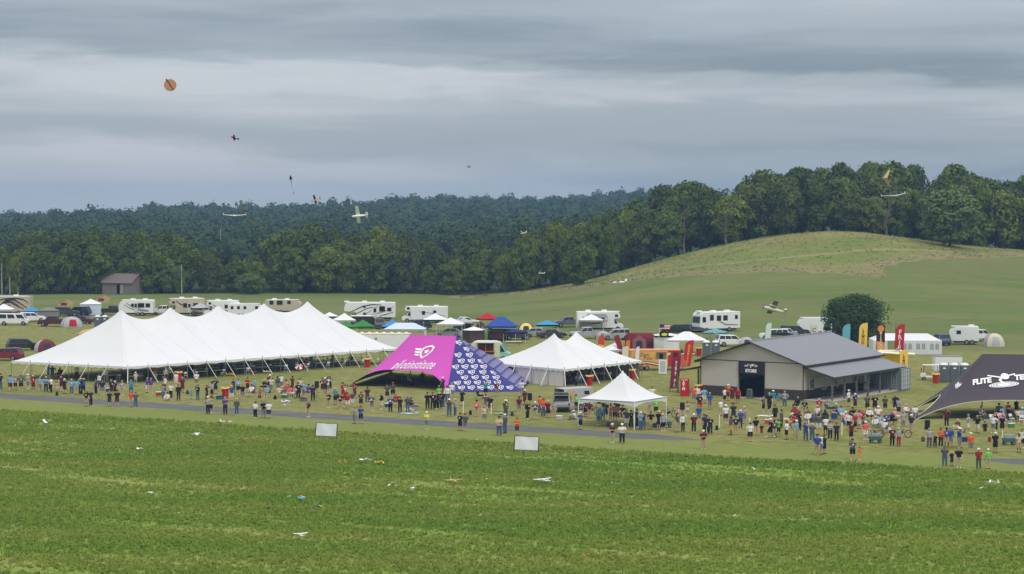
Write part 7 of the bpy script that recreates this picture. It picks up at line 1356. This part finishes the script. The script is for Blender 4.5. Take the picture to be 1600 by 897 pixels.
for a in ((353, 664, [FOAM, FOAM, RDF], 'white model plane with red nose sticking out of the crop', 3, .95, 0, True), (308, 684, [FOAM], 'scatter of white foam pieces left of the red-nosed plane', 6, .7), (66, 664, [FOAM, DKF], 'broken cream wing and dark part lying in the crop', 3, .9), (23, 671, [FOAM], 'small white foam scrap near the crop corner', 2, .3), (174, 676, [FOAM], 'single cream scrap in the crop', 1, .35), (87, 690, [FOAM], 'tiny white scrap in the left crop', 1, .3), (172, 741, [FOAM, GYF], 'upended white model nose in the crop', 3, .4), (217, 707, [FOAM], 'sprinkle of tiny foam bits in the crop', 4, .5), (345, 742, [TANF], 'tan foam scrap in the left crop', 1, .35), (232, 778, [FOAM], 'faint line of white foam bits', 3, .6), (277, 810, [FOAM], 'tiny cream scrap low in the crop', 1, .25),
          (465, 784, [TLF, FOAM, ORF], 'wrecked teal white and orange model', 5, .75), (492, 800, [GYF, FOAM], 'broken grey model plane lying flat', 3, .65), (470, 844, [FOAM, FOAM], 'broken white model glider in the front crop', 3, .6, 0, True), (533, 727, [YLF, ORF], 'yellow and orange foam scraps left of white upright pieces', 3, .5), (570, 725, [FOAM], 'white upright foam pieces in the middle crop', 5, .55), (595, 728, [YLF], 'pale yellow crumbs of foam', 4, .5), (614, 766, [FOAM], 'thin white broken wing in the middle crop', 2, .5), (565, 766, [GYF], 'single grey foam scrap beside the thin broken wing', 1, .4), (645, 771, [FOAM, GYF], 'jagged white foam pieces near the yellow-tailed plane', 4, .5), (708, 758, [YLF, FOAM, TANF], 'crashed yellow-tailed white model plane nose down', 5, 1.0, 0, True), (757, 755, [FOAM], 'tiny white scrap right of the yellow-tailed plane', 1, .25), (760, 812, [GYF, FOAM], 'crumpled grey and white model in the front crop', 3, .5), (744, 694, [ORF, YLF], 'orange scrap near the crop edge', 2, .4),
          (848, 757, [FOAM, FOAM], 'white foam jet with two fins lying in the crop', 4, 1.1, 0, True), (852, 747, [DKF], 'dark scrap behind the white foam jet', 1, .4), (900, 715, [FOAM], 'tiny white scrap below the crop edge', 1, .25), (953, 761, [FOAM], 'tiny white scrap in the middle crop', 1, .22), (917, 876, [TANF, ORF], 'tan scrap in the nearest crop', 2, .45), (1152, 814, [TANF, FOAM], 'small cream scraps in the right crop', 2, .3), (1176, 739, [FOAM], 'small cream stick-like scrap in the right crop', 1, .45), (1553, 760, [FOAM], 'row of white foam pieces in the right crop', 4, .5), (1541, 770, [TANF, FOAM], 'long pale broken wing in the right crop', 2, .7), (1177, 877, [FOAM], 'tiny white scrap in the nearest right crop', 1, .22)):
    wreck(*a)
# model planes parked beside people
def parked(px, py, mat, lab, span=1.4, L=1.1, acc=None, deg=0, z=.18): plane(GP(px, py) + V(0, 0, z), (0, 0, R(deg)), span, L, mat, lab, 'trainer', accent=acc)
parked(447, 630, FOAM, 'white model plane resting on the grass by the speaker crowd', 1.3, 1.1, None, 20); parked(783, 648, M('pale_teal_foam', (180, 206, 206), .7), 'wide dark-banded model plane on the grass right of the salmon shirt', 3.4, 1.4, BLF, 88); parked(418, 583, FOAM, 'white model plane lying beside the long tent', 1.4, 1.1, YLF, 30); parked(360, 587, YLF, 'yellow model plane lying beside the long tent', 1.6, 1.2, None, 30); parked(396, 584, ORF, 'orange model plane lying beside the long tent', 1.2, 1.0, None, 60); parked(640, 643, FOAM, 'pale model plane on the sheet beside kneeling spectators', 1.2, 1.0, YLF, 10); parked(1283, 621, FOAM, 'white model plane with upturned wing on the porch', 1.5, 1.2, RDF, 150, .95); parked(1303, 617, FOAM, 'white and green model plane on the porch', 1.4, 1.1, M('green_foam', (50, 110, 70), .7), 140, .95); parked(1352, 611, FOAM, 'white model plane on a porch table', 1.5, 1.2, GYF, 130, .95)
